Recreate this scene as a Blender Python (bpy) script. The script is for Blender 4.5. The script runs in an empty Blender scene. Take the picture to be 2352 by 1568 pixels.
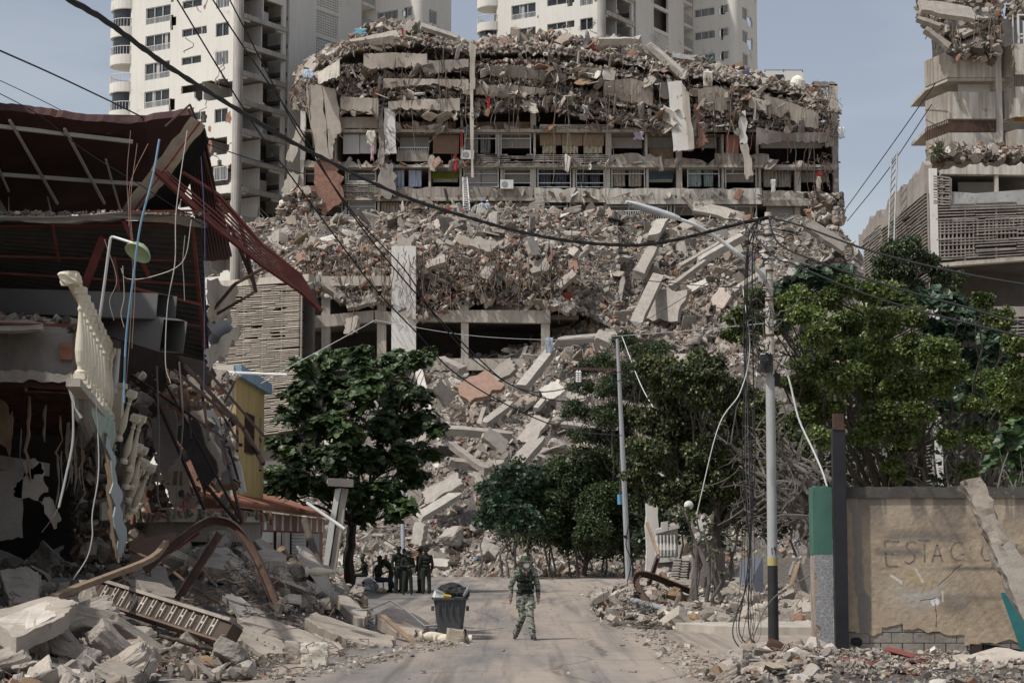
import bpy, math, random
import numpy as np
from mathutils import Vector, Matrix
C = bpy.context.scene.collection
SC = bpy.context.scene
# ---------------------------------------------------------------- camera, sky, sun, exposure
F = 4573.0                      # focal length in pixels of a 2352 x 1568 frame
TILT = math.atan((1240-784)/F)
CAMZ = 2.1
cam = bpy.data.cameras.new('camera'); camo = bpy.data.objects.new('camera', cam); C.objects.link(camo)
cam.sensor_width = 36; cam.lens = F/2352*36; cam.clip_end = 8000; cam.clip_start = .5
camo.location = (0, 0, CAMZ); camo.rotation_euler = (math.pi/2+TILT, 0, 0); SC.camera = camo
SUN_EL = math.radians(56); SUN_AZ = math.radians(180+57)     # azimuth clockwise from +Y: behind the camera, to the left
sv = np.array([math.sin(SUN_AZ)*math.cos(SUN_EL), math.cos(SUN_AZ)*math.cos(SUN_EL), math.sin(SUN_EL)])
w = bpy.data.worlds.new('World'); SC.world = w; w.use_nodes = True
nt = w.node_tree; bg = nt.nodes['Background']
sky = nt.nodes.new('ShaderNodeTexSky'); sky.sky_type = 'NISHITA'; sky.sun_disc = False
sky.sun_elevation = SUN_EL; sky.sun_rotation = SUN_AZ; sky.dust_density = 2.5; sky.air_density = 1.0; sky.ozone_density = 3.0
hs = nt.nodes.new('ShaderNodeHueSaturation'); hs.inputs['Saturation'].default_value = .52
tcw = nt.nodes.new('ShaderNodeTexCoord'); mpw = nt.nodes.new('ShaderNodeMapping'); mpw.inputs['Scale'].default_value = (1.2, 1.2, 5)
nzw = nt.nodes.new('ShaderNodeTexNoise'); nzw.inputs['Scale'].default_value = 2.2; nzw.inputs['Detail'].default_value = 6
crw = nt.nodes.new('ShaderNodeValToRGB'); crw.color_ramp.elements[0].position = .45; crw.color_ramp.elements[1].position = .8
crw.color_ramp.elements[0].color = (1, 1, 1, 1); crw.color_ramp.elements[1].color = (1.5, 1.42, 1.3, 1)
mxw = nt.nodes.new('ShaderNodeMix'); mxw.data_type = 'RGBA'; mxw.blend_type = 'MULTIPLY'; mxw.inputs[0].default_value = 1
nt.links.new(tcw.outputs['Generated'], mpw.inputs[0]); nt.links.new(mpw.outputs[0], nzw.inputs['Vector'])
nt.links.new(nzw.outputs['Fac'], crw.inputs[0]); nt.links.new(sky.outputs[0], hs.inputs['Color'])
nt.links.new(hs.outputs[0], mxw.inputs[6]); nt.links.new(crw.outputs[0], mxw.inputs[7]); nt.links.new(mxw.outputs[2], bg.inputs['Color'])
bg.inputs['Strength'].default_value = .13
sl = bpy.data.lights.new('sun', 'SUN'); sl.energy = 3.4; sl.angle = math.radians(.9); sl.color = (1, .965, .92)
so = bpy.data.objects.new('sun', sl); C.objects.link(so); so.location = (-40, -40, 90)
so.rotation_euler = Vector(sv).to_track_quat('Z', 'Y').to_euler()
SC.view_settings.view_transform = 'Standard'; SC.view_settings.look = 'None'; SC.view_settings.gamma = 1
SC.view_settings.exposure = -.1; SC.view_settings.use_curve_mapping = False
SC.cycles.max_bounces = 6; SC.cycles.transparent_max_bounces = 8

# ---------------------------------------------------------------- placing helpers
ca, sa = math.cos(TILT), math.sin(TILT)
def P(u, v, Y):                 # the point seen at (u, v) of the 2352 x 1568 frame, Y metres in front of the camera
    yc = (784-v)/F
    d = np.array([(u-1176)/F, ca-yc*sa, sa+yc*ca])
    return np.array([0, 0, CAMZ])+d*(Y/d[1])
def Z(v, Y): return P(0, v, Y)[2]
def X(u, Y, v=900): return P(u, v, Y)[0]
def G(u, v):                    # the point of the flat ground seen at (u, v)
    yc = (784-v)/F; d = np.array([(u-1176)/F, ca-yc*sa, sa+yc*ca]); return np.array([0, 0, CAMZ])-d*(CAMZ/d[2])
def uv(p):                      # frame pixel of a point
    d = np.asarray(p, float)-[0, 0, CAMZ]; y = d[1]*ca+d[2]*sa; return 1176+F*d[0]/y, 784-F*(-d[1]*sa+d[2]*ca)/y
def mpp(Y): return Y/F          # metres per frame pixel
def rng(s): return np.random.default_rng(int(abs(s)))

def rotm(rx=0, ry=0, rz=0):
    cx, sx, cy, sy, cz, sz = math.cos(rx), math.sin(rx), math.cos(ry), math.sin(ry), math.cos(rz), math.sin(rz)
    return (np.array([[cz, -sz, 0], [sz, cz, 0], [0, 0, 1]]) @ np.array([[cy, 0, sy], [0, 1, 0], [-sy, 0, cy]]) @ np.array([[1, 0, 0], [0, cx, -sx], [0, sx, cx]]))
def nrm(a):
    a = np.asarray(a, float); return a/max(1e-9, np.linalg.norm(a))
def hash3(i, j, k):
    n = (i*374761393+j*668265263+k*2147483647 % 1000003*91) & 0x7fffffff
    n = (n ^ (n >> 13))*1274126177 & 0x7fffffff
    return ((n ^ (n >> 16)) & 0xffff)/65535.0
def vnoise(p):
    p = np.asarray(p, float); i = np.floor(p).astype(np.int64); f = p-i; f = f*f*(3-2*f); r = 0
    for a in (0, 1):
        for b in (0, 1):
            for c in (0, 1):
                wgt = (f[..., 0] if a else 1-f[..., 0])*(f[..., 1] if b else 1-f[..., 1])*(f[..., 2] if c else 1-f[..., 2])
                r = r+wgt*hash3(i[..., 0]+a+5000, i[..., 1]+b+5000, i[..., 2]+c+5000)
    return r*2-1
def fbm(p, o=4):
    p = np.asarray(p, float); return sum(vnoise(p*2**k+17*k)*.5**k for k in range(o))

BOXV = np.array([[x, y, z] for z in (-.5, .5) for y in (-.5, .5) for x in (-.5, .5)])
BOXF = np.array([[0, 2, 3, 1], [4, 5, 7, 6], [0, 1, 5, 4], [2, 6, 7, 3], [0, 4, 6, 2], [1, 3, 7, 5]])
class MB:                       # collects shapes and links them as ONE mesh object
    def __init__(s): s.V = []; s.L = []; s.Cc = []; s.M = []; s.n = 0; s.mi = 0; s.hascol = False
    def add(s, v, f, col=None):
        v = np.asarray(v, float).reshape(-1, 3)
        for fa in (f if isinstance(f, list) else [f]):
            fa = np.asarray(fa)
            if fa.ndim == 1: fa = fa[None, :]
            s.L.append((fa+s.n, s.mi))
        s.V.append(v)
        if col is None: s.Cc.append(np.ones((len(v), 3)))
        else:
            s.hascol = True; s.Cc.append(np.broadcast_to(np.asarray(col, float), (len(v), 3)))
        s.n += len(v); return s
    def box(s, c, d, R=None, col=None):
        v = BOXV*np.asarray(d, float)
        if R is not None: v = v @ np.asarray(R).T
        return s.add(v+np.asarray(c, float), BOXF, col)
    def bx(s, x0, x1, y0, y1, z0, z1, col=None): return s.box(((x0+x1)/2, (y0+y1)/2, (z0+z1)/2), (abs(x1-x0), abs(y1-y0), abs(z1-z0)), None, col)
    def beam(s, a, b, wd, h, up=(0, 0, 1), col=None):   # a box from a to b
        a = np.asarray(a, float); b = np.asarray(b, float); t = nrm(b-a); sd = np.cross(t, up)
        if np.linalg.norm(sd) < 1e-4: sd = np.cross(t, (0, 1, 0))
        sd = nrm(sd); u2 = np.cross(sd, t); R = np.stack([t, sd, u2], 1)
        return s.box((a+b)/2, (np.linalg.norm(b-a), wd, h), R, col)
    def prism(s, pts, d, col=None):                    # polygon extruded by vector d
        pts = np.asarray(pts, float); n = len(pts); d = np.asarray(d, float)
        nn = sum(np.cross(pts[i]-pts[0], pts[(i+1) % n]-pts[0]) for i in range(1, n-1))
        if np.dot(nn, d) > 0: pts = pts[::-1]
        v = np.vstack([pts, pts+d]); i = np.arange(n); j = (i+1) % n
        return s.add(v, [i[None, :], (i+n)[::-1][None, :], np.stack([j, i, i+n, j+n], 1)], col)
    def tube(s, pts, r, k=6, col=None, cap=True):
        pts = np.asarray(pts, float); m = len(pts); r = np.broadcast_to(np.asarray(r, float), (m,))
        t = np.gradient(pts, axis=0); t /= np.maximum(1e-9, np.linalg.norm(t, axis=1))[:, None]
        ref = np.array([0, 0, 1.]) if abs(t[:, 2]).mean() < .8 else np.array([0, 1., 0])
        a = np.cross(t, ref); a /= np.maximum(1e-9, np.linalg.norm(a, axis=1))[:, None]; b = np.cross(t, a)
        th = np.arange(k)*2*math.pi/k
        v = pts[:, None]+r[:, None, None]*(np.cos(th)[None, :, None]*a[:, None]+np.sin(th)[None, :, None]*b[:, None])
        i = np.arange(m-1)[:, None]*k; q = np.arange(k)[None, :]; q2 = (q+1) % k
        f = [np.stack([i+q, i+q2, i+k+q2, i+k+q], -1).reshape(-1, 4)]
        if cap: f += [np.arange(k)[::-1][None, :], (np.arange(k)+(m-1)*k)[None, :]]
        return s.add(v.reshape(-1, 3), f, col)
    def lathe(s, prof, c, R=None, k=14, col=None, sq=None):   # profile (radius, height) round an axis
        th = np.arange(k)*2*math.pi/k; prof = np.asarray(prof, float); m = len(prof)
        v = np.stack([prof[:, :1]*np.cos(th), prof[:, :1]*np.sin(th), np.repeat(prof[:, 1:], k, 1)], -1).reshape(-1, 3)
        if R is not None: v = v @ np.asarray(R).T
        i = np.arange(m-1)[:, None]*k; q = np.arange(k)[None, :]; q2 = (q+1) % k
        f = [np.stack([i+q, i+q2, i+k+q2, i+k+q], -1).reshape(-1, 4), np.arange(k)[::-1][None, :], (np.arange(k)+(m-1)*k)[None, :]]
        return s.add(v+np.asarray(c, float), f, col)
    def sph(s, c, r, k=12, col=None):
        r = np.broadcast_to(np.asarray(r, float), (3,)); a = np.linspace(-math.pi/2, math.pi/2, k//2+1)
        n0 = s.n; s.lathe(np.stack([np.maximum(np.cos(a), .02), np.sin(a)], 1), (0, 0, 0), None, k, col); s.V[-1] = s.V[-1]*r+np.asarray(c, float); return s
    def grid(s, pts, col=None):                          # (m, n, 3) sheet
        pts = np.asarray(pts, float); m, n = pts.shape[:2]; i = np.arange(m-1)[:, None]*n; j = np.arange(n-1)[None, :]
        f = np.stack([i+j, i+j+1, i+n+j+1, i+n+j], -1).reshape(-1, 4)
        if col is not None and np.asarray(col).ndim == 3: col = np.asarray(col).reshape(-1, 3)
        return s.add(pts.reshape(-1, 3), f, col)
    def sheet(s, pts, th, col=None):                     # grid with thickness vector th
        pts = np.asarray(pts, float); m, n = pts.shape[:2]; th = np.asarray(th, float); N = m*n
        v = np.vstack([pts.reshape(-1, 3), (pts+th).reshape(-1, 3)]); i = np.arange(m-1)[:, None]*n; j = np.arange(n-1)[None, :]
        f = np.stack([i+j, i+j+1, i+n+j+1, i+n+j], -1).reshape(-1, 4)
        e = np.concatenate([np.arange(n), np.arange(1, m)*n+n-1, (m-1)*n+np.arange(n-2, -1, -1), np.arange(m-2, 0, -1)*n]); e2 = np.roll(e, -1)
        return s.add(v, [f[:, ::-1], f+N, np.stack([e, e2, e2+N, e+N], 1)], col)
    def build(s, name, mat, parent=None, label=None, cat=None, group=None, kind=None, smooth=False):
        V = np.vstack(s.V); me = bpy.data.meshes.new(name)
        if parent is None: off = np.array([V[:, 0].mean(), V[:, 1].mean(), V[:, 2].min()]); loc = off
        else: off = woff(parent); loc = np.zeros(3)
        V = V-off; nf = sum(len(a) for a, _ in s.L); lt = np.concatenate([np.full(len(a), a.shape[1]) for a, _ in s.L])
        li = np.concatenate([a.ravel() for a, _ in s.L]); ls = np.concatenate([[0], np.cumsum(lt)[:-1]])
        me.vertices.add(len(V)); me.vertices.foreach_set('co', V.ravel().astype(np.float32))
        me.loops.add(len(li)); me.loops.foreach_set('vertex_index', li.astype(np.int32))
        me.polygons.add(nf); me.polygons.foreach_set('loop_start', ls.astype(np.int32)); me.polygons.foreach_set('loop_total', lt.astype(np.int32))
        if isinstance(mat, (list, tuple)):
            me.polygons.foreach_set('material_index', np.concatenate([np.full(len(a), m) for a, m in s.L]).astype(np.int32))
        me.polygons.foreach_set('use_smooth', np.full(nf, smooth))
        me.update(calc_edges=True)
        if s.hascol:
            at = me.color_attributes.new('tint', 'FLOAT_COLOR', 'POINT')
            at.data.foreach_set('color', np.hstack([np.vstack(s.Cc), np.ones((len(V), 1))]).ravel().astype(np.float32))
        for m in (mat if isinstance(mat, (list, tuple)) else [mat]): me.materials.append(m)
        o = bpy.data.objects.new(name, me); C.objects.link(o); o.location = loc; o.parent = parent
        return tag(o, label, cat, group, kind)
def woff(o):
    r = np.zeros(3)
    while o is not None: r = r+np.array(o.location); o = o.parent
    return r
def tag(o, label=None, cat=None, group=None, kind=None):
    if label: o['label'] = label
    if cat: o['category'] = cat
    if group: o['group'] = group
    if kind: o['kind'] = kind
    return o
def thing(name, label, cat, loc, group=None):
    o = bpy.data.objects.new(name, None); C.objects.link(o); o.location = tuple(float(x) for x in loc); o.empty_display_size = .3
    return tag(o, label, cat, group)
def copy_tree(o, parent=None):
    c = o.copy(); C.objects.link(c); c.parent = parent
    for ch in o.children: copy_tree(ch, c)
    return c

# ---------------------------------------------------------------- materials
def mat(name, col, var=.25, scale=.6, fine=14, rough=.9, bump=.35, bd=.03, tint=False, metal=0, col2=None, thr=.55, streak=0, spec=.3, emit=None, trans=0):
    m = bpy.data.materials.new(name); m.use_nodes = True; n = m.node_tree.nodes; l = m.node_tree.links
    b = n['Principled BSDF']; b.inputs['Roughness'].default_value = rough; b.inputs['Metallic'].default_value = metal
    b.inputs['Specular IOR Level'].default_value = spec
    tc = n.new('ShaderNodeTexCoord')
    a = n.new('ShaderNodeTexNoise'); a.inputs['Scale'].default_value = scale; a.inputs['Detail'].default_value = 8; a.inputs['Roughness'].default_value = .65
    l.new(tc.outputs['Object'], a.inputs['Vector'])
    r = n.new('ShaderNodeValToRGB'); e = r.color_ramp.elements; e[0].position = .3; e[1].position = .7
    lo = [c*(1-var) for c in col]; hi = [min(.95, c*(1+var)) for c in col]
    e[0].color = (*lo, 1); e[1].color = (*hi, 1); l.new(a.outputs['Fac'], r.inputs['Fac']); out = r.outputs['Color']
    def mix(kind, fac, A, B):
        x = n.new('ShaderNodeMix'); x.data_type = 'RGBA'; x.blend_type = kind
        for s_, val in ((0, fac), (6, A), (7, B)):
            if hasattr(val, 'links'): l.new(val, x.inputs[s_])
            elif isinstance(val, (int, float)): x.inputs[s_].default_value = val
            else: x.inputs[s_].default_value = (*val, 1)
        return x.outputs[2]
    if col2 is not None:
        c2 = n.new('ShaderNodeTexNoise'); c2.inputs['Scale'].default_value = scale*2.3; c2.inputs['Detail'].default_value = 10; c2.inputs['Roughness'].default_value = .7
        mp = n.new('ShaderNodeMapping'); mp.inputs['Location'].default_value = (7, 3, 5); l.new(tc.outputs['Object'], mp.inputs[0]); l.new(mp.outputs[0], c2.inputs['Vector'])
        rr = n.new('ShaderNodeValToRGB'); rr.color_ramp.elements[0].position = thr; rr.color_ramp.elements[1].position = thr+.06; l.new(c2.outputs['Fac'], rr.inputs['Fac'])
        out = mix('MIX', rr.outputs['Color'], out, col2)
    if streak:                  # rain streaks and soot running down the surface
        mp = n.new('ShaderNodeMapping'); mp.inputs['Scale'].default_value = (2.2, 2.2, .18); l.new(tc.outputs['Object'], mp.inputs[0])
        s2 = n.new('ShaderNodeTexNoise'); s2.inputs['Scale'].default_value = 1.3; s2.inputs['Detail'].default_value = 7; l.new(mp.outputs[0], s2.inputs['Vector'])
        rr = n.new('ShaderNodeValToRGB'); rr.color_ramp.elements[0].position = .42; rr.color_ramp.elements[1].position = .75
        rr.color_ramp.elements[0].color = (1, 1, 1, 1); rr.color_ramp.elements[1].color = (1-streak, 1-streak*1.1, 1-streak*1.25, 1); l.new(s2.outputs['Fac'], rr.inputs['Fac'])
        out = mix('MULTIPLY', 1.0, out, rr.outputs['Color'])
    if tint:
        at = n.new('ShaderNodeAttribute'); at.attribute_name = 'tint'; out = mix('MULTIPLY', 1.0, out, at.outputs['Color'])
    l.new(out, b.inputs['Base Color'])
    if bump:
        f = n.new('ShaderNodeTexNoise'); f.inputs['Scale'].default_value = fine; f.inputs['Detail'].default_value = 6; f.inputs['Roughness'].default_value = .7
        l.new(tc.outputs['Object'], f.inputs['Vector']); bm = n.new('ShaderNodeBump'); bm.inputs['Strength'].default_value = bump; bm.inputs['Distance'].default_value = bd
        l.new(f.outputs['Fac'], bm.inputs['Height']); l.new(bm.outputs[0], b.inputs['Normal'])
    if trans:
        b.inputs['Transmission Weight'].default_value = trans
    return m
def leafmat(name):
    m = bpy.data.materials.new(name); m.use_nodes = True; n = m.node_tree.nodes; l = m.node_tree.links; b = n['Principled BSDF']
    at = n.new('ShaderNodeAttribute'); at.attribute_name = 'tint'; l.new(at.outputs['Color'], b.inputs['Base Color']); b.inputs['Roughness'].default_value = .42; b.inputs['Specular IOR Level'].default_value = .45
    tr = n.new('ShaderNodeBsdfTranslucent'); g = n.new('ShaderNodeGamma'); g.inputs[1].default_value = .95; l.new(at.outputs['Color'], g.inputs[0]); l.new(g.outputs[0], tr.inputs['Color'])
    mx = n.new('ShaderNodeMixShader'); mx.inputs[0].default_value = .22; l.new(b.outputs[0], mx.inputs[1]); l.new(tr.outputs[0], mx.inputs[2]); l.new(mx.outputs[0], n['Material Output'].inputs[0])
    return m
M = dict(
 conc=mat('concrete', (.30, .27, .24), .28, .5, 9, bump=.6, bd=.05, streak=.15, col2=(.25, .225, .2), thr=.6),
 concl=mat('light_concrete', (.47, .43, .37), .2, .4, 9, bump=.4, bd=.04, streak=.3),
 concd=mat('dark_concrete', (.2, .18, .16), .3, .6, 12, bump=.7, bd=.05),
 chunk=mat('broken_concrete', (.345, .32, .29), .2, 1.6, 16, bump=.8, bd=.03, tint=True, col2=(.25, .225, .2), thr=.57),
 near=mat('near_broken_concrete', (.35, .32, .285), .26, 1.2, 26, bump=.9, bd=.02, tint=True, col2=(.25, .225, .2), thr=.57),
 rub=mat('rubble_bed', (.25, .225, .2), .45, 3.0, 9, bump=1, bd=.3, col2=(.2, .165, .14), thr=.52),
 white=mat('white_plaster', (.66, .64, .6), .12, .4, 5, bump=.15, bd=.02, streak=.12, col2=(.5, .46, .41), thr=.62),
 tower=mat('cream_tower_paint', (.66, .64, .585), .06, .12, 5, bump=.12, bd=.03, streak=.07, col2=(.50, .48, .44), thr=.585),
 towerg=mat('grey_tower_concrete', (.42, .40, .37), .2, .3, 8, bump=.4, streak=.3),
 facade=mat('stained_facade', (.34, .305, .265), .22, .35, 9, bump=.5, bd=.04, streak=.5, col2=(.46, .43, .385), thr=.62),
 facadew=mat('white_stained_facade', (.54, .515, .465), .15, .35, 8, bump=.4, bd=.03, streak=.55, col2=(.34, .30, .26), thr=.61),
 beige=mat('beige_wall', (.40, .355, .30), .2, .6, 9, bump=.4, streak=.12, col2=(.34, .3, .25), thr=.6),
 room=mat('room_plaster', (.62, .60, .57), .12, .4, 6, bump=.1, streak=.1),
 roomd=mat('room_shade', (.12, .11, .10), .3, .6, 6, bump=.1),  # dark tone: shade of rooms, recesses and louvre gaps put into the colour
 dark=mat('dark_glass', (.02, .022, .025), .3, .8, 6, rough=.15, bump=0, spec=.5),
 metal=mat('grey_metal', (.30, .31, .32), .15, 1, 10, rough=.5, bump=.1, metal=.4),
 alu=mat('pale_metal', (.5, .5, .48), .15, 2, 12, rough=.5, bump=.1, metal=.2, col2=(.3, .25, .2), thr=.66),
 rail=mat('white_railing', (.62, .63, .62), .1, 2, 12, rough=.6, bump=0),
 black=mat('black_rubber', (.014, .014, .015), .2, 2, 12, rough=.6, bump=.1),
 wire=mat('grey_wire', (.13, .12, .11), .2, 2, 12, rough=.7, bump=0),
 rust=mat('rusty_steel', (.085, .05, .037), .4, 3, 26, rough=.75, bump=.5, bd=.01, col2=(.15, .09, .06), thr=.62, metal=.1),
 rebar=mat('rebar', (.17, .13, .105), .3, 4, 20, rough=.85, bump=0),
 red=mat('red_oxide_paint', (.16, .048, .037), .3, 2, 20, rough=.7, bump=.3, bd=.01, col2=(.12, .05, .04), thr=.62),
 maroon=mat('dark_red_sheet', (.05, .02, .017), .35, .8, 10, rough=.7, bump=.3, col2=(.14, .085, .05), thr=.66),
 sheet=mat('dark_corrugated', (.05, .045, .042), .35, .9, 14, rough=.7, bump=.3, col2=(.09, .06, .045), thr=.62),
 wood=mat('weathered_wood', (.25, .18, .12), .35, 2, 30, rough=.9, bump=.5, bd=.01),
 cream=mat('cream_cast_stone', (.66, .60, .47), .08, 1.2, 30, bump=.2, bd=.01, col2=(.52, .47, .38), thr=.66),
 yellow=mat('yellow_wall_paint', (.50, .38, .16), .12, .8, 12, bump=.2, streak=.25, col2=(.5, .42, .25), thr=.7),
 blue=mat('faded_blue_paint', (.24, .35, .43), .2, 1.2, 12, bump=.3, col2=(.45, .45, .42), thr=.6),
 green=mat('pale_green_paint', (.36, .44, .38), .2, 1.1, 12, bump=.4, col2=(.5, .48, .42), thr=.64),
 brick=mat('hollow_brick', (.36, .17, .11), .3, 1.5, 14, bump=.7, bd=.04, tint=True),
 brickr=mat('red_brick_skin', (.27, .15, .11), .3, 2.5, 14, bump=.6, bd=.03, col2=(.45, .4, .34), thr=.6),
 cloth=mat('cloth', (.9, .9, .9), .08, 1, 6, rough=.95, bump=.4, bd=.04, tint=True),
 plast=mat('coloured_plastic', (.9, .9, .9), .05, 1, 6, rough=.45, bump=.05, tint=True),
 bark=mat('bark', (.125, .112, .10), .35, 2, 20, bump=.9, bd=.04, tint=True),
 leaf=leafmat('leaves'),
 soot=mat('sooty_interior', (.035, .027, .022), .4, .8, 8, bump=.4), strut=mat('dark_rusted_struts', (.035, .02, .016), .3, 3, 20, rough=.7, bump=.2),  # near-black interior colour stands in for the shade inside the collapsed house
)
CONC = [(1, .98, .95), (.85, .82, .78), (.68, .66, .63), (1.12, 1.08, 1.02), (.92, .84, .76), (.78, .71, .63)]
BRK = [(.82, .50, .38), (.75, .5, .4), (.66, .44, .35), (.85, .58, .46)]
WHT = [(1.6, 1.62, 1.6), (1.45, 1.45, 1.42)]
DRK = [(.3, .28, .26), (.42, .38, .34), (.22, .21, .21)]  # dark debris, also standing in for shaded voids in the rubble
WOD = [(.62, .45, .3), (.5, .36, .25), (.8, .6, .4)]
ODD = [(.3, .5, .85), (.8, .18, .17), (.35, .7, .65), (.9, .85, .7), (.2, .22, .4), (1, .6, .7)]
def tints(g, n, p=(.68, .10, .07, .09, .045, .015)):
    pal = [CONC, BRK, WHT, DRK, WOD, ODD]; k = g.choice(6, n, p=np.array(p)/sum(p)); out = np.zeros((n, 3))
    for i in range(6):
        m = k == i; out[m] = np.array(pal[i])[g.integers(0, len(pal[i]), m.sum())]
    return out*(.9+.25*g.random((n, 1)))
# ---------------------------------------------------------------- broken concrete
def cubesphere(res):
    key = {}; V = []; Fs = []
    def vid(p):
        k = tuple(np.round(p, 5))
        if k not in key: key[k] = len(V); V.append(p)
        return key[k]
    for ax in range(3):
        for sg in (-1, 1):
            for i in range(res):
                for j in range(res):
                    q = []
                    for a, b in ((i, j), (i+1, j), (i+1, j+1), (i, j+1)):
                        p = [0, 0, 0]; p[ax] = sg; p[(ax+1) % 3] = -1+2*a/res; p[(ax+2) % 3] = -1+2*b/res; q.append(vid(np.array(p, float)))
                    Fs.append(q if sg > 0 else q[::-1])
    return np.array(V), np.array(Fs)
CS = {r: cubesphere(r) for r in (1, 2, 3, 6, 9)}
def rock(res, g, dims=(1, .8, .6), cuts=5, rough=.05):
    V, Fq = CS[res]; d = V/np.linalg.norm(V, axis=1)[:, None]
    if res <= 2: d = V/np.linalg.norm(V, axis=1)[:, None]
    N = [np.eye(3)[i]*s for i in range(3) for s in (-1, 1)]; D = [1+.12*g.standard_normal() for _ in N]
    N = [nrm(n+.10*g.standard_normal(3)) for n in N]
    for _ in range(cuts): N.append(nrm(g.standard_normal(3))); D.append(1.0+.45*g.random())
    N = np.array(N); D = np.array(D); dn = d @ N.T
    r = np.where(dn > .05, D/np.maximum(dn, .05), 9).min(1)
    p = d*r[:, None]
    if rough and res > 2: p = p*(1+rough*fbm(p*2.5+g.random(3)*50, 3))[:, None]
    elif rough: p = p+rough*g.standard_normal(p.shape)
    return p*np.array(dims)/2, Fq
def randrot(g, n, tilt=None):
    q = g.standard_normal((n, 4))
    if tilt is not None:
        a = g.random(n)*2*math.pi; t = g.standard_normal((n, 2))*tilt
        q = np.stack([np.cos(a/2), t[:, 0]*.5, t[:, 1]*.5, np.sin(a/2)], 1)
    q /= np.linalg.norm(q, axis=1)[:, None]; w_, x, y, z = q.T
    return np.stack([np.stack([1-2*(y*y+z*z), 2*(x*y-z*w_), 2*(x*z+y*w_)], -1), np.stack([2*(x*y+z*w_), 1-2*(x*x+z*z), 2*(y*z-x*w_)], -1), np.stack([2*(x*z-y*w_), 2*(y*z+x*w_), 1-2*(x*x+y*y)], -1)], 1)
SHP = [((1, .8, .62), 3), ((1, .75, .25), 3), ((1, .9, .14), 1.6), ((1.5, .25, .22), .8), ((1, .55, .4), 2), ((1.9, .07, .06), 1.1), ((1.4, .16, .035), .8)]
SHB = [((1, .6, .1), 3), ((1, .35, .09), 2), ((1, .15, .13), 2.4), ((1, .8, .08), 2), ((1.3, .07, .06), 1)]
def scatter(mb, g, pos, size, res=1, tilt=None, p=None, cols=None, shp=SHP, ntpl=4):
    n = len(pos); wts = np.array([s[1] for s in shp], float); kind = g.choice(len(shp), n, p=wts/wts.sum())
    R = randrot(g, n, tilt); cols = tints(g, n, p) if (cols is None and p is not None) else (tints(g, n) if cols is None else cols)
    for k, (dm, _) in enumerate(shp):
        for t in range(ntpl):
            idx = np.where(kind == k)[0][t::ntpl]
            if not len(idx): continue
            V, Fq = rock(res, g, dm, 3 if res < 3 else 5, .06 if res > 2 else .035); nv = len(V)
            W = np.einsum('nij,vj->nvi', R[idx], V)*size[idx, None, None]+pos[idx][:, None]
            f = (Fq[None]+(np.arange(len(idx))*nv)[:, None, None]).reshape(-1, 4)
            mb.add(W.reshape(-1, 3), f, np.repeat(cols[idx], nv, 0))
def jag(a, b, n, amp, g, nrmv):      # jagged broken line from a to b
    t = np.linspace(0, 1, n)[:, None]; a = np.asarray(a, float); b = np.asarray(b, float)
    o = (g.random((n, 1))-.5)*2*amp; o[0] = 0; o[-1] = 0; return a+(b-a)*t+o*np.asarray(nrmv)
def slab(mb, quad, th, g, amp=.12, n=9, col=None, edges=(1, 1, 1, 1)):   # broken slab: 4 corners, thickness vector
    q = [np.asarray(x, float) for x in quad]; c = sum(q)/4; out = []
    for i in range(4):
        a, b = q[i], q[(i+1) % 4]; mid = (a+b)/2; inw = nrm(c-mid)
        if edges[i]: out += list(jag(a, b, n, amp, g, inw)[:-1])
        else: out += [a]
    return mb.prism(out, th, col)
class Net:                            # surface through frame pixels v given on a (Y, u) net
    def __init__(s, us, Ys, V, amp=.5, sc=.35): s.u = np.array(us, float); s.Y = np.array(Ys, float); s.V = np.array(V, float); s.amp = amp; s.sc = sc
    def pt(s, u, Y):
        u = np.asarray(u, float); Y = np.asarray(Y, float); i = np.clip(np.searchsorted(s.u, u)-1, 0, len(s.u)-2); j = np.clip(np.searchsorted(s.Y, Y)-1, 0, len(s.Y)-2)
        fu = (u-s.u[i])/(s.u[i+1]-s.u[i]); fy = (Y-s.Y[j])/(s.Y[j+1]-s.Y[j]); sm = lambda t: t
        v = s.V[j, i]*(1-fu)*(1-fy)+s.V[j, i+1]*fu*(1-fy)+s.V[j+1, i]*(1-fu)*fy+s.V[j+1, i+1]*fu*fy
        yc = (784-v)/F; dy = ca-yc*sa; k = Y/dy
        p = np.stack([(u-1176)/F*k, Y, CAMZ+(sa+yc*ca)*k], -1)
        p[..., 2] += s.amp*np.clip(p[..., 2]/(s.amp*2), 0, 1)*fbm(p*np.array([s.sc, s.sc, 0]), 4); return p
    def mesh(s, nu, nY):
        U, YY = np.meshgrid(np.linspace(s.u[0], s.u[-1], nu), np.linspace(s.Y[0], s.Y[-1], nY)); return s.pt(U, YY)
    def rand(s, g, n, u0=None, u1=None, Y0=None, Y1=None):
        a = s.u[0] if u0 is None else u0; b = s.u[-1] if u1 is None else u1; c = s.Y[0] if Y0 is None else Y0; d = s.Y[-1] if Y1 is None else Y1
        return s.pt(a+(b-a)*g.random(n), c+(d-c)*g.random(n))
def cable(a, b, sag, n=16, wob=0, g=None):
    a = np.asarray(a, float); b = np.asarray(b, float); t = np.linspace(0, 1, n)[:, None]; p = a+(b-a)*t; p[:, 2:] -= sag*4*t*(1-t)
    if wob: p[1:-1] += wob*fbm(np.arange(n)[1:-1, None]*np.array([[.37, 0, 0]])+g.random(3)*90, 2)[:, None]*g.standard_normal(3)
    return p
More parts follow.
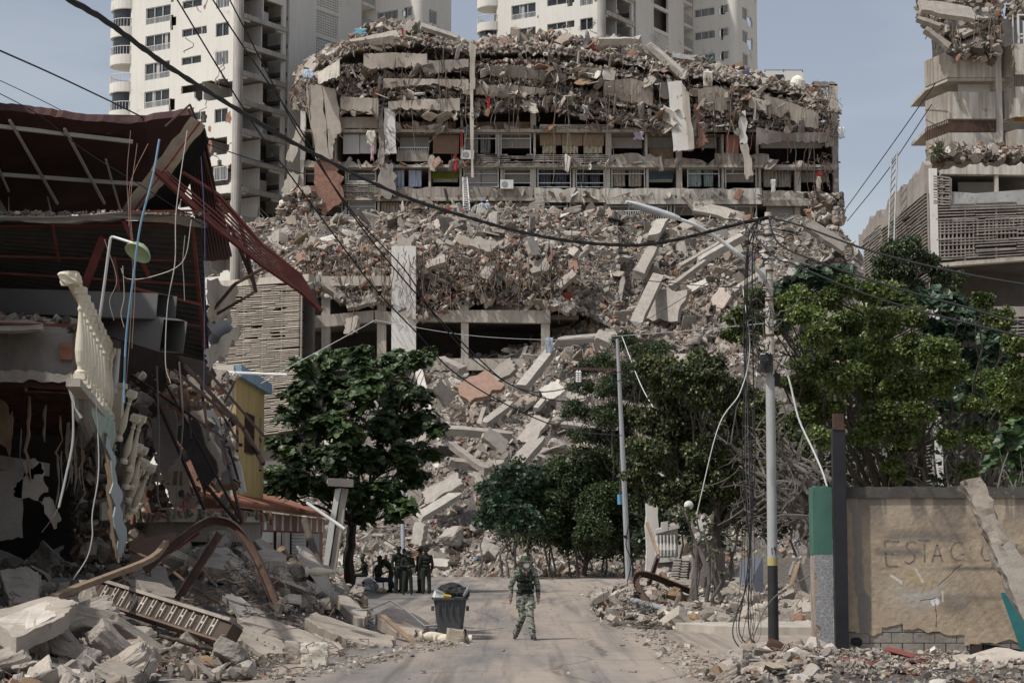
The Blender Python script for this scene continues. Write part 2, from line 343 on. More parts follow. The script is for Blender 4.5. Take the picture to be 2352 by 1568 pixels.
def curve(pts, n=24):                 # Catmull-Rom through points
    p = np.asarray(pts, float); p = np.vstack([2*p[0]-p[1], p, 2*p[-1]-p[-2]]); m = len(p)-3; out = []
    for i in range(m):
        t = np.linspace(0, 1, max(2, n//m+1))[:, None]; a, b, c, d = p[i:i+4]
        q = .5*((2*b)+(-a+c)*t+(2*a-5*b+4*c-d)*t**2+(-a+3*b-3*c+d)*t**3); out.append(q if i == m-1 else q[:-1])
    return np.vstack(out)
def PP(l, Y): return [P(u, v, Y if len(r) == 0 else r[0]) for u, v, *r in l]
# ================================================================ GROUND AND ROAD
mb = MB(); mb.grid(np.array([[[x, y, 0] for x in (-2500, -60, -20, 20, 60, 2500)] for y in (-300, 0, 40, 80, 130, 300, 3500)], float))
ground = mb.build('ground', mat('dusty_ground', (.36, .30, .245), .25, .15, 3, bump=.5, bd=.05, col2=(.28, .235, .19), thr=.56), kind='structure')
def road_mat():
    m = mat('dusty_asphalt', (.15, .145, .14), .12, .25, 30, rough=.95, bump=.25, bd=.012); n = m.node_tree.nodes; l = m.node_tree.links; b = n['Principled BSDF']
    base = b.inputs['Base Color'].links[0].from_socket
    tc = n.new('ShaderNodeTexCoord'); mp = n.new('ShaderNodeMapping'); mp.inputs['Scale'].default_value = (.5, .06, 1); mp.inputs['Rotation'].default_value = (0, 0, .12)
    nz = n.new('ShaderNodeTexNoise'); nz.inputs['Scale'].default_value = 1.0; nz.inputs['Detail'].default_value = 9; nz.inputs['Roughness'].default_value = .62
    l.new(tc.outputs['Object'], mp.inputs[0]); l.new(mp.outputs[0], nz.inputs['Vector'])
    sp = n.new('ShaderNodeSeparateXYZ'); l.new(tc.outputs['Object'], sp.inputs[0])
    ma = n.new('ShaderNodeMath'); ma.operation = 'MULTIPLY_ADD'; ma.inputs[1].default_value = .022; ma.inputs[2].default_value = .07; l.new(sp.outputs['X'], ma.inputs[0])
    ad = n.new('ShaderNodeMath'); ad.operation = 'ADD'; l.new(nz.outputs['Fac'], ad.inputs[0]); l.new(ma.outputs[0], ad.inputs[1])
    r = n.new('ShaderNodeValToRGB'); r.color_ramp.elements[0].position = .46; r.color_ramp.elements[1].position = .62
    r.color_ramp.elements[0].color = (.18, .18, .18, 1); r.color_ramp.elements[1].color = (1, 1, 1, 1); l.new(ad.outputs[0], r.inputs[0])
    n2 = n.new('ShaderNodeTexNoise'); n2.inputs['Scale'].default_value = 2.2; n2.inputs['Detail'].default_value = 10; l.new(tc.outputs['Object'], n2.inputs['Vector'])
    r2 = n.new('ShaderNodeValToRGB'); r2.color_ramp.elements[0].color = (.27, .225, .185, 1); r2.color_ramp.elements[1].color = (.37, .315, .26, 1); l.new(n2.outputs['Fac'], r2.inputs[0])
    mx = n.new('ShaderNodeMix'); mx.data_type = 'RGBA'; l.new(r.outputs[0], mx.inputs[0]); l.new(base, mx.inputs[6]); l.new(r2.outputs[0], mx.inputs[7])
    def over(prev, sc, a, b_, lo, rot, s_):       # worn marks: narrow bands of noise multiplied over the surface
        m2 = n.new('ShaderNodeMapping'); m2.inputs['Scale'].default_value = sc; m2.inputs['Rotation'].default_value = (0, 0, rot); k = n.new('ShaderNodeTexNoise'); k.inputs['Scale'].default_value = s_; k.inputs['Detail'].default_value = 8; k.inputs['Roughness'].default_value = .7
        q = n.new('ShaderNodeValToRGB'); q.color_ramp.elements[0].position = a; q.color_ramp.elements[1].position = b_; q.color_ramp.elements[0].color = (1, 1, 1, 1); q.color_ramp.elements[1].color = (lo, lo, lo, 1)
        l.new(tc.outputs['Object'], m2.inputs[0]); l.new(m2.outputs[0], k.inputs['Vector']); l.new(k.outputs['Fac'], q.inputs[0]); o = n.new('ShaderNodeMix'); o.data_type = 'RGBA'; o.blend_type = 'MULTIPLY'; o.inputs[0].default_value = 1; l.new(prev, o.inputs[6]); l.new(q.outputs[0], o.inputs[7]); return o.outputs[2]
    c = over(mx.outputs[2], (1.6, .035, 1), .5, .62, .66, -.10, 1.5); c = over(c, (1.1, .5, 1), .58, .72, .62, .3, .7); c = over(c, (1, 1, 1), .62, .66, .8, 0, 5)
    vo = n.new('ShaderNodeTexVoronoi'); vo.feature = 'DISTANCE_TO_EDGE'; vo.inputs['Scale'].default_value = .28; ns = n.new('ShaderNodeTexNoise'); ns.inputs['Scale'].default_value = 1.1; ns.inputs['Detail'].default_value = 6; ad2 = n.new('ShaderNodeMix'); ad2.data_type = 'RGBA'; ad2.inputs[0].default_value = .35
    l.new(tc.outputs['Object'], ns.inputs['Vector']); l.new(tc.outputs['Object'], ad2.inputs[6]); l.new(ns.outputs['Color'], ad2.inputs[7]); l.new(ad2.outputs[2], vo.inputs['Vector']); q = n.new('ShaderNodeValToRGB'); q.color_ramp.elements[0].position = .004; q.color_ramp.elements[1].position = .010; q.color_ramp.elements[0].color = (.55, .54, .53, 1); l.new(vo.outputs['Distance'], q.inputs[0])
    o = n.new('ShaderNodeMix'); o.data_type = 'RGBA'; o.blend_type = 'MULTIPLY'; o.inputs[0].default_value = .7; l.new(c, o.inputs[6]); l.new(q.outputs[0], o.inputs[7]); l.new(o.outputs[2], b.inputs['Base Color'])
    return m
mb = MB(); xs = np.linspace(-16, 30, 24); ys = np.linspace(8, 140, 40)
mb.grid(np.array([[[x, y, .004] for x in xs] for y in ys])); road = mb.build('road', road_mat(), kind='structure')
for o_ in (ground, road):      # keep the origin on the world origin so the pattern stays put
    d = np.array(o_.location); o_.data.transform(Matrix.Translation(d)); o_.location = (0, 0, 0)

# ================================================================ RUBBLE SLOPES
g = rng(1)
NS = Net([560, 700, 850, 1000, 1150, 1250, 1320, 1400, 1600, 1800, 1930, 2100, 2420], [115, 120, 127, 136, 148, 158, 166, 176, 187],
 [[1330]*13,
  [1325, 1315, 1290, 1284, 1286, 1284, 1284, 1284, 1288, 1300, 1305, 1310, 1315],
  [1320, 1290, 1235, 1215, 1218, 1215, 1212, 1212, 1220, 1240, 1260, 1270, 1280],
  [1310, 1245, 1170, 1130, 1120, 1115, 1110, 1110, 1120, 1150, 1170, 1200, 1220],
  [1280, 1150, 1080, 1020, 1000, 985, 975, 970, 980, 1010, 1040, 1080, 1110],
  [1240, 1050, 960, 920, 895, 875, 855, 850, 850, 880, 920, 980, 1020],
  [1200, 1000, 890, 845, 835, 805, 780, 745, 730, 760, 800, 880, 930],
  [1180, 980, 880, 835, 825, 790, 700, 640, 620, 640, 680, 780, 860],
  [1160, 960, 870, 820, 815, 770, 505, 505, 500, 505, 530, 690, 790]], .9, .33)
NT = Net([560, 690, 800, 900, 1000, 1150, 1300, 1420], [164.5, 167, 172, 178, 183, 188],
 [[650, 640, 650, 655, 650, 655, 700, 760], [600, 612, 620, 620, 615, 620, 640, 690], [570, 570, 575, 575, 570, 565, 580, 600], [545, 545, 540, 540, 530, 525, 535, 560],
  [530, 525, 515, 508, 495, 500, 505, 520], [525, 515, 510, 500, 488, 495, 500, 505]], .8, .3)
mb = MB(); mb.grid(NS.mesh(260, 170)); mb.build('rubble_slope', M['rub'], kind='stuff', label='huge slope of broken concrete and brick spilling down to the road', cat='rubble')
mb = MB(); mb.grid(NT.mesh(200, 60)); mb.build('rubble_terrace', M['rub'], kind='stuff', label='rubble heaped on the podium at the foot of the flats', cat='rubble')
mb = MB()
def fill(net, n, lo, hi, a=None, b=None, c=None, d=None, res=1, p=None, dz=.0, tilt=None):
    pos = net.rand(g, n, a, b, c, d); s = lo*(hi/lo)**(g.random(n)**1.6); pos[:, 2] += dz+s*.12; scatter(mb, g, pos, s, res, tilt, p)
fill(NS, 36000, .12, .5, 640, 1700); fill(NS, 5000, .16, .6, 1700, 2420); fill(NS, 6000, .12, .5, 700, 1500, 115, 127)
fill(NS, 3600, .4, 1.0, 640, 1700, res=2, p=(.82, .06, .05, .05, .02, 0)); fill(NS, 500, .5, 1.3, 1700, 2420, res=2)
fill(NS, 15000, .12, .55, 1270, 1960, 158, 187); fill(NS, 700, .4, .9, 1270, 1960, 158, 187, res=2)
def slabs(net, n, lo, hi, *a):
    pos = net.rand(g, n, *a); s = lo*(hi/lo)**(g.random(n)**1.3); pos[:, 2] += s*.12; scatter(mb, g, pos, s, 2, None, (.80, .03, .08, .08, .01, 0), None, SHB)
slabs(NS, 1100, .6, 1.9, 700, 1700, 132, 187); slabs(NS, 420, .4, 1.1, 700, 1500, 116, 134); slabs(NS, 450, .7, 2.2, 1270, 1960, 160, 187)
mb.build('rubble', M['chunk'], kind='stuff', label='loose broken concrete, brick and household debris on the slope', cat='debris')
mb = MB(); slabs(NT, 600, .7, 2.2); fill(NT, 14000, .14, .6); fill(NT, 1300, .4, 1.0, res=2, p=(.8, .1, .05, .03, .02, 0))
mb.build('rubble', M['chunk'], kind='stuff', label='loose debris strewn over the podium terrace under the flats', cat='debris')
# brown twisted reinforcement tangled through the rubble
mb = MB()
for net, n, rg in ((NS, 420, (640, 1750)), (NT, 260, (600, 1400))):
    for p in net.rand(g, n, *rg):
        L = 1+3.2*g.random()**2; d = nrm(g.standard_normal(3)*np.array([1, .6, .6])); e = nrm(g.standard_normal(3)); t = np.linspace(-1, 1, 8)[:, None]
        mb.tube(p+[0, 0, .3]+d*t*L/2+e*(t**2)*L*.25+.08*g.standard_normal((8, 3)), .022+.018*g.random(), 4, None, False)
mb.build('twisted_rebar', M['rebar'], kind='stuff', label='tangle of brown bent reinforcing bars in the rubble', cat='rebar')

# large broken pieces one can tell apart on the slope: (u, v, Y, length px, width px, thickness m, angle deg, tint, label)
def slab_on(u, v, Y, L, Wd, T, ang, col, label, name='fallen_slab', cat='concrete slab', group=None, lean=.9, m='chunk', seed=0, amp=.1):
    gg = rng(int(u*7+v*3+seed)); c = P(u, v, Y); k = mpp(Y); a = math.radians(ang)
    ax = nrm(np.array([math.cos(a), .25*gg.standard_normal(), math.sin(a)])); up = nrm(np.array([-math.sin(a)*.9, lean, math.cos(a)])); up = nrm(up-ax*np.dot(up, ax))
    n_ = nrm(np.cross(ax, up)); n_ = n_ if n_[1] > 0 else -n_; l, w_ = L*k/2, Wd*k/2*math.sqrt(1+lean*lean*.6)*.85; T = T*.75
    b = MB(); q = [c-ax*l-up*w_, c+ax*l-up*w_, c+ax*l+up*w_, c-ax*l+up*w_]; slab(b, q, n_*T, gg, min(amp*w_*2, .35), 7, None); b.hascol = True; b.Cc[-1] = np.broadcast_to(np.array(col, float), b.Cc[-1].shape)
    return b.build(name, M[m], label=label, cat=cat, group=group)
def beam_on(u0, v0, Y0, u1, v1, Y1, w_, h, label, col=(1, .98, .95), name='fallen_beam', cat='concrete beam', group=None, m='chunk'):
    w_, h = w_*.72, h*.72; b = MB(); a = P(u0, v0, Y0); c = P(u1, v1, Y1); gg = rng(int(u0*5+v1)); n = 7; ax = nrm(c-a); sd = nrm(np.cross(ax, (0, -.5, 1))); up = np.cross(sd, ax)
    pts = [a+(c-a)*t for t in np.linspace(0, 1, n)]; V = []
    for i, p in enumerate(pts):
        for x, y in ((-1, -1), (1, -1), (1, 1), (-1, 1)):
            j = (.16 if i in (0, n-1) else .035); V.append(p+sd*x*w_/2+up*y*h/2+gg.standard_normal(3)*j*min(w_, h)+ax*(gg.standard_normal()*.25*h if i in (0, n-1) else 0))
    Fq = [[i*4+k, i*4+(k+1) % 4, i*4+4+(k+1) % 4, i*4+4+k] for i in range(n-1) for k in range(4)]+[[3, 2, 1, 0], [n*4-4, n*4-3, n*4-2, n*4-1]]
    b.add(V, np.array(Fq), np.array(col)); return b.build(name, M[m], label=label, cat=cat, group=group)
W1 = (1.25, 1.24, 1.2); CC = (1, .97, .93); CD = (.8, .77, .73); WH = (1.5, 1.5, 1.47); PK = (1.45, 1.3, 1.25)
for a in [
 (1198, 893, 150, 1272, 800, 158, 1.0, 1.0, 'pale square column lying steeply across the middle of the rubble slope', W1),
 (1460, 745, 160, 1510, 640, 166, 1.4, .8, 'broad pale beam leaning left of the big fallen wall panel', CC),
 (1468, 632, 172, 1500, 572, 176, 1.3, .9, 'upright pale beam end standing above the big fallen panel', CC),
 (1600, 605, 176, 1720, 535, 180, .8, 1.0, 'long white-edged concrete beam propped over a dark hollow, upper slope', W1),
 (1562, 612, 175, 1660, 556, 180, .5, .5, 'thin broken lintel beside the propped white-edged beam', CC),
 (1680, 535, 182, 1700, 590, 180, 1.0, .9, 'short beam standing on end behind the lamp arm', CC),
 (1500, 545, 181, 1520, 510, 184, 1.4, .8, 'thick beam stump poking up just under the ground-floor windows', W1),
 (1275, 785, 157, 1410, 772, 158, .8, .8, 'horizontal concrete lintel with patches of tile beside a grey rag', CC),
 (1000, 985, 138, 1180, 1000, 139, .9, .7, 'long horizontal beam low on the slope right of the almond tree', CC),
 (1030, 1060, 133, 1130, 1075, 133, .8, .7, 'short beam under the long horizontal beam', CD),
 (1180, 1075, 132, 1240, 1010, 137, 1.3, .8, 'broken slab-sided beam crossing the lower slope', CC),
 (1110, 975, 140, 1170, 930, 143, .9, .6, 'narrow lintel tilted beside the brick panel', CC),
 (985, 955, 141, 960, 845, 149, .8, .4, 'white upright strip of column beside the almond crown', WH),
 (1290, 975, 139, 1420, 1000, 139, .9, .7, 'beam lying among branches on the right of the lower slope', CC),
 (1010, 825, 157, 1060, 850, 156, .9, .8, 'short pale beam below the podium column', CC),
 (1035, 1020, 135, 1120, 1085, 131, .6, .6, 'dark beam pointing down the lower slope', CD),
 (1540, 660, 170, 1620, 600, 175, .5, .6, 'slender beam in the steep rubble right of centre', CC),
 (1640, 700, 168, 1760, 620, 174, .8, .5, 'long dusty beam left of the street pole', CC),
 (1395, 590, 176, 1450, 596, 176, .9, .7, 'cracked beam jutting level out of the rubble over a shaded hollow', CC),
 (1420, 700, 168, 1432, 640, 170, .6, .6, 'beam stub hanging upright in the centre rubble', CD),
 (960, 1190, 124, 1050, 1135, 128, 1.0, .5, 'flat pale beam low on the slope beside the tree', W1),
 (1130, 885, 151, 1100, 975, 145, .4, .4, 'thin beam leaning down past the red brick panel', CC),
 (1230, 940, 145, 1285, 880, 150, .6, .5, 'narrow pale beam right of the square column', W1)]: beam_on(*a[:3], *a[3:6], a[6], a[7], a[8], a[9])
for a in [
 (1525, 700, 165, 80, 105, .5, 72, CC, 'big fallen wall panel lying tilted on the slope with a broken white tile corner'),
 (1100, 885, 148, 95, 70, .5, 28, (.85, .6, .5), 'fallen wall panel showing rows of red hollow brick between mortar'),
 (1155, 850, 152, 60, 40, .5, 35, CD, 'dark slab resting over the red brick panel'),
 (1225, 985, 137, 80, 45, .4, 55, CC, 'broad flat slab leaning in the middle of the lower slope'),
 (1400, 778, 157, 60, 30, .9, -25, W1, 'chunky pale block lying alone near the fallen lintel'),
 (1640, 705, 167, 95, 45, .3, 55, PK, 'pinkish white plaster slab hanging beside the street pole'),
 (1590, 660, 171, 70, 22, .3, 20, WH, 'white plaster slab lying flat on the upper right slope'),
 (1020, 900, 146, 55, 40, .5, -50, CD, 'dark curved slab wedged against the almond crown'),
 (1268, 895, 146, 50, 45, .15, 30, WH, 'crumpled white metal sheet right of the slope column'),
 (1160, 690, 165.5, 120, 60, .5, 5, CC, 'wide pale slab hanging over the podium opening'),
 (1215, 685, 165, 80, 60, .5, 12, CC, 'cracked wall slab right above the podium beam'),
 (1080, 660, 166, 60, 50, .5, -10, CD, 'slab tipped down over the podium edge'),
 (1015, 1120, 128, 95, 40, .5, 30, CC, 'pale slab on the lower slope half under the tree'),
 (1140, 1010, 136, 60, 40, .4, -40, CC, 'folded slab in the crossing beams of the lower slope'),
 (960, 1225, 121, 46, 34, .5, 80, W1, 'upright pale slab among the lowest rubble beside the thin pole'),
 (940, 640, 167, 60, 38, .5, -15, (.82, .58, .48), 'red brick wall fragment at the terrace edge'),
 (1165, 590, 172, 100, 40, .5, -6, (.8, .56, .46), 'wide slab of red hollow brick near the terrace top'),
 (780, 570, 172, 60, 50, .4, 30, CC, 'beige wall slab on the left of the terrace'),
 (720, 560, 176, 110, 26, .3, 14, WH, 'long white ceiling slab lying at the left foot of the flats'),
 (1720, 545, 183, 70, 30, .6, -20, CC, 'cracked slab behind the pole top'),
 (1900, 540, 180, 100, 40, .5, -35, CD, 'slab tipped over the right end of the terrace'),
 (1650, 485, 186.5, 120, 34, .5, -12, W1, 'large jagged slab piled against the lowest balcony'),
 (1600, 470, 187, 70, 40, .4, -50, CC, 'broken slab standing against the balcony wall'),
 (1570, 520, 184, 60, 25, .5, 25, CC, 'wedge of slab under the lowest windows'),
 (1330, 905, 146, 60, 40, .4, 20, CC, 'slab beside the dark branches of the slope'),
 (1000, 1290, 117, 60, 22, .6, -4, W1, 'low oblong block at the very foot of the slope')]: slab_on(*a)
# individual big blocks, copies of a few meshes
RM = []
for i in range(8):
    b = MB(); V, Fq = rock(6, g, [(1, .8, .6), (1.2, .7, .35), (1, .9, .5), (1.4, .5, .45), (1, .6, .25), (1.3, .8, .3), (1, 1, .7), (1.6, .4, .3)][i], 7, .09); b.add(V, Fq, (1, .97, .93))
    o = b.build('concrete_block', M['chunk'], label='lump of broken concrete standing out of the long rubble slope', cat='concrete block', group='lumps of broken concrete on the slope'); RM.append(o)
first = [True]*8
def put_block(p, s, R=None, lab=None, grp=None, coll=RM, fl=first, gg=g):
    i = int(gg.integers(0, len(coll))); o = coll[i]
    if fl[i]: fl[i] = False
    else: o = o.copy(); C.objects.link(o)
    o.location = tuple(p); o.scale = (s, s, s); o.rotation_euler = tuple((gg.random(3)-.5)*np.array([1.6, 1.6, 6.28]))
    if lab: o['label'] = lab
    if grp: o['group'] = grp
    return o
pos = NS.rand(g, 130, 760, 1640); pos = np.vstack([pos, NT.rand(g, 40, 600, 1380)])
for i, p in enumerate(pos): put_block(p+[0, 0, .2], .6+.9*g.random()**2, lab=None if i < 130 else 'lump of broken concrete lying on the terrace under the flats', grp=None if i < 130 else 'lumps of broken concrete on the terrace')
# ================================================================ COLLAPSED BLOCK OF FLATS
YB = 188.0
flats = thing('apartment_building', 'wide collapsed block of flats, its upper floors pancaked over four open storeys', 'building', P(1300, 520, YB+6))
g = rng(2)
def XB(u): return X(u, YB, 350)
def ZB(v): return Z(v, YB)
U0, U1 = 690, 1925
mb = MB()
for v in (530, 458, 383, 302): mb.bx(XB(U0), XB(U1), YB-.35, YB+12, ZB(v)-.13, ZB(v)+.13)
mb.build('floor_slab', M['concl'], flats)
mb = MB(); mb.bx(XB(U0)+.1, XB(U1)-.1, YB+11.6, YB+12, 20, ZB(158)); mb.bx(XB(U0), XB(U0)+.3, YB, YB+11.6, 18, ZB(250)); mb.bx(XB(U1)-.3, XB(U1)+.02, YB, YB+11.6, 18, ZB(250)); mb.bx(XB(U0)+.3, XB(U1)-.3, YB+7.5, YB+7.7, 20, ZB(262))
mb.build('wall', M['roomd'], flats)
rows = {0: (458, 508, 530), 1: (383, 430, 458), 2: (302, 353, 383), 3: (250, 287, 302)}      # ceiling v, sill v, floor v
parts_u = {0: [700, 795, 870, 1062, 1095, 1228, 1310, 1392, 1540, 1830], 1: [795, 880, 987, 1058, 1152, 1225, 1318, 1395, 1487, 1560, 1660, 1745, 1832],
           2: [770, 882, 1060, 1145, 1228, 1398, 1485, 1560, 1660, 1740], 3: [780, 880, 1060, 1225]}
for r, us in parts_u.items():
    zc, zf = ZB(rows[r][0])-.14, ZB(rows[r][2])+.14
    for i, u in enumerate(us):
        x = XB(u); w_ = .55 if u in (880, 882, 1225, 1392, 1395, 1398, 1560, 1832, 1830) else .22
        b = MB(); b.bx(x-w_/2, x+w_/2, YB+.12, YB+.9, zf, zc); b.build('column', M['concl'], flats)
    b = MB()
    for i, u in enumerate(us[:-1]): x = XB(u); b.bx(x-.08, x+.08, YB+.9, YB+7.4, zf, zc)
    b.build('partition_wall', M['room'], flats)
# parapets
def parapet(u0, u1, v0, v1, m='facade', jg=.12, seed=0, th=.22, y=YB-.34):
    b = MB(); x0, x1, z1, z0 = XB(u0), XB(u1), ZB(v0), ZB(v1); gg = rng(u0+v0+seed); n = max(4, int((x1-x0)/.5)); t = np.linspace(x0, x1, n)
    top = z1+(-abs(gg.standard_normal(n))*jg); pts = [(x0, y, z0), (x1, y, z0)]+[(t[i], y, top[i]) for i in range(n-1, -1, -1)]
    b.prism(pts, (0, th, 0)); return b.build('parapet', M[m], flats)
parapet(862, 1058, 430, 463); parapet(1060, 1225, 430, 463); parapet(1227, 1390, 432, 466, 'facadew'); parapet(1392, 1748, 433, 470, 'facadew', .08); parapet(1750, 1925, 438, 474, 'facade', .2)
parapet(1395, 1520, 352, 380, 'facade', .3); parapet(1522, 1640, 362, 383, 'facade', .5); parapet(1641, 1765, 352, 384, 'facade', .2); parapet(911, 985, 345, 372, 'facade', .1)
parapet(780, 868, 270, 296, 'beige', .06); parapet(700, 790, 425, 440, 'brickr', .1); parapet(693, 868, 498, 525, 'white', .1); parapet(1765, 1925, 378, 392, 'conc', .3)
parapet(880, 1225, 289, 301, 'conc', .3, y=YB-.3); parapet(1400, 1920, 288, 304, 'conc', .35, y=YB-.3); parapet(695, 868, 366, 386, 'conc', .3)
def breeze(par, u0, u1, v0, v1, Y, nh, nv, seed=0, slats=True, name='breeze_block_screen', O=None, ax=None, m='concl', gap=.0, dirv=None):
    b = MB(); gg = rng(seed); z1, z0 = Z(v0, Y), Z(v1, Y); x0, x1 = X(u0, Y, v0), X(u1, Y, v0)
    for i in range(nh+1):
        z = z0+(z1-z0)*i/nh; x = x0
        while x < x1:
            L = .6+2.5*gg.random(); 
            if gg.random() > gap: b.bx(x, min(x+L, x1), Y-.15-.08*gg.random(), Y+.15, z-.045+.03*gg.standard_normal(), z+.045)
            x += L
    for j in range(nv+1):
        x = x0+(x1-x0)*j/nv
        if gg.random() > gap*1.2: b.bx(x-.04, x+.04, Y-.1, Y+.12, z0, z1)
    return b.build(name, M[m], par)
breeze(flats, 1240, 1395, 288, 301, YB-.2, 4, 26, 3); breeze(flats, 1075, 1225, 356, 381, YB-.2, 6, 4, 4, gap=.15, m='conc'); breeze(flats, 1228, 1396, 357, 382, YB-.2, 6, 16, 5, gap=.15, m='conc')
breeze(flats, 790, 868, 424, 452, YB-.2, 6, 10, 6, gap=.1, m='conc'); breeze(flats, 795, 868, 420, 423, YB-.2, 1, 8, 7)
# bays
def cloth_sheet(x0, x1, z0, z1, y, col, folds=5, gg=None, name='curtain', par=None, ragged=.15, **kw):
    b = MB(); nx, nz = max(8, folds*4), 6; X_, Z_ = np.meshgrid(np.linspace(x0, x1, nx), np.linspace(z1, z0, nz)); ph = gg.random()*6
    Y_ = y+.10*np.sin((X_-x0)/(x1-x0)*folds*6.28+ph)+.05*gg.standard_normal(X_.shape); Z_[-1] += ragged*gg.random(nx); b.sheet(np.stack([X_, Y_, Z_], -1), (0, .02, 0), col); return b.build(name, M['cloth'], par, smooth=False, **kw)
def bay(r, u0, u1, style, col=(.8, .8, .78), sill=None):
    vc, vs, vf = rows[r]; vs = vs if sill is None else sill; x0, x1, z1, z0, zf = XB(u0)+.15, XB(u1)-.15, ZB(vc)-.15, ZB(vs), ZB(vf)+.14; gg = rng(u0*3+r); H = z1-z0
    if 'L' in style:
        b = MB(); b.bx(x0, x1, YB+2.2, YB+2.35, z0+H*.48, z1); b.build('lintel_wall', M['room'], flats)
    if 'P' in style:
        b = MB(); n = max(1, int((x1-x0)/1.6)); k = 0
        for i in range(n):
            a, c = x0+(x1-x0)*i/n, x0+(x1-x0)*(i+1)/n
            b.box(((a+c)/2, YB+.35+.05*(i % 2), (z0+z1)/2-.05*gg.random()), (c-a-.06, .05, H*(.9+.08*gg.random())), rotm(0, .02*gg.standard_normal(), 0), col)
        b.build('shutter_panel', M['cloth'], flats)
    if 'C' in style:
        n = 1+int((x1-x0)/2.4)
        for i in range(n):
            a = x0+(x1-x0)*(i+.08*gg.random())/n; c = a+(x1-x0)/n*(.55+.4*gg.random()); cloth_sheet(a, c, z0+H*.02*gg.random(), z1-.1, YB+.45, np.array(col)*(.85+.2*gg.random()), 4, gg, par=flats)
    if 'F' in style:
        b = MB(); n = max(1, int((x1-x0)/1.7))
        for i in range(n+1): xx = x0+(x1-x0)*i/n; b.bx(xx-.05, xx+.05, YB+.2, YB+.3, z0, z1)
        for zz in (z0+.05, z0+.45 if 'T' in style else z0+.05, z1-.05, z1-.5): b.bx(x0, x1, YB+.21, YB+.29, zz-.04, zz+.04)
        b.build('window_frame', M['alu'], flats)
    if 'G' in style:
        b = MB(); n = int((x1-x0)/.28)
        for i in range(n+1): xx = x0+(x1-x0)*i/n; b.bx(xx-.03, xx+.03, YB-.05, YB, zf, z1)
        for zz in (zf+.1, (zf+z1)/2, z1-.1): b.bx(x0, x1, YB-.049, YB-.001, zz-.03, zz+.03)
        b.build('window_grille', M['rust'], flats)
    if 'R' in style:
        b = MB(); n = int((x1-x0)/.22); zr = z0+.55
        for i in range(n+1): xx = x0+(x1-x0)*i/n; b.bx(xx-.03, xx+.03, YB-.2, YB-.15, z0-.5, zr)
        for zz in (zr, z0-.45): b.bx(x0, x1, YB-.21, YB-.14, zz-.035, zz+.035)
        b.build('balcony_railing', M['rail'], flats)
    if 'B' in style:
        b = MB(); b.bx(x0, x1, YB+1.0, YB+1.12, zf, z0+H*.35); b.build('shelf_unit', M['wood'], flats)
g0 = (.33, .31, .29); be = (.52, .45, .36)
for a in [(2, 783, 868, 'P', (.62, .61, .59)), (2, 912, 988, 'LR'), (2, 990, 1058, 'P', (.24, .16, .11)), (2, 1064, 1143, 'CF', g0), (2, 1147, 1222, 'LF'), (2, 1236, 1392, 'P', (.30, .22, .15), 333), (2, 1240, 1392, 'C', (.58, .53, .38)),
          (2, 1402, 1482, 'L'), (2, 1488, 1552, 'LB'), (2, 1585, 1655, 'L'), (2, 1664, 1702, 'P', (.52, .24, .18)), (2, 1750, 1900, 'L'),
          (1, 697, 752, 'LF'), (1, 797, 866, 'LFR'), (1, 888, 982, 'C', (.62, .68, .80)), (1, 989, 1054, 'L'), (1, 1062, 1148, 'PFT', g0), (1, 1154, 1222, 'LFT'), (1, 1232, 1314, 'CFT', (.09, .095, .12)), (1, 1320, 1391, 'CFT', (.10, .105, .12)),
          (1, 1402, 1484, 'CF', (.42, .37, .30)), (1, 1490, 1552, 'L'), (1, 1576, 1655, 'CF', (.34, .40, .37)), (1, 1663, 1740, 'LF'), (1, 1750, 1828, 'LC', (.42, .38, .33)), (1, 1838, 1915, 'L'),
          (0, 702, 790, 'LF'), (0, 798, 866, 'PF', g0), (0, 872, 1055, 'GP', be), (0, 1100, 1225, 'P', (.38, .35, .30)), (0, 1230, 1306, 'CF', (.25, .25, .24)), (0, 1314, 1388, 'L'), (0, 1396, 1536, 'LFR', be, 498), (0, 1545, 1740, 'LF'), (0, 1755, 1826, 'P', g0), (0, 1836, 1915, 'L'),
          (3, 783, 868, 'B'), (3, 885, 1050, 'B'), (3, 1085, 1220, 'B')]: bay(*a)
b = MB(); b.bx(XB(990), XB(1053), YB+2.19, YB+2.1, ZB(401), ZB(388)); b.build('green_wall_strip', mat('lime_paint', (.30, .38, .05), bump=0), flats)
b = MB(); b.bx(XB(1491), XB(1551), YB+2.1, YB+2.19, ZB(402), ZB(388)); b.build('blue_wall_strip', mat('blue_paint', (.16, .27, .38), bump=0), flats)
# front fins, hanging pillars and tipped panels
def fin(pts, Y, th, m, label=None, name='wall_fin', amp=.12, par=flats, col=None, ncut=7, yj=0):
    gg = rng(int(pts[0][0]+pts[0][1])); q = [P(u, v, Y+(yy[0] if yy else 0)) for u, v, *yy in pts]; out = []
    for i in range(len(q)):
        a, b_ = q[i], q[(i+1) % len(q)]; d = b_-a; nn = nrm([-d[2], 0, d[0]]); out += list(jag(a, b_, ncut, amp, gg, nn)[:-1])
    b = MB(); b.prism(out, (0, th, 0), col); return b.build(name, M[m], par, label)
fin([(703, 194), (738, 196), (758, 366), (724, 366)], YB-1.6, .6, 'beige', 'tall beige fin with brick showing at its edge'); fin([(739, 196), (770, 205), (784, 300), (768, 318), (764, 366), (757, 366)], YB-1.55, .5, 'beige')
fin([(868, 247), (881, 247), (882, 375), (870, 380)], YB-1.1, .9, 'conc'); fin([(882, 248), (906, 250), (911, 352), (884, 354)], YB-1.3, .5, 'white', 'white-painted pillar with flaking plaster', 'pillar', .06)
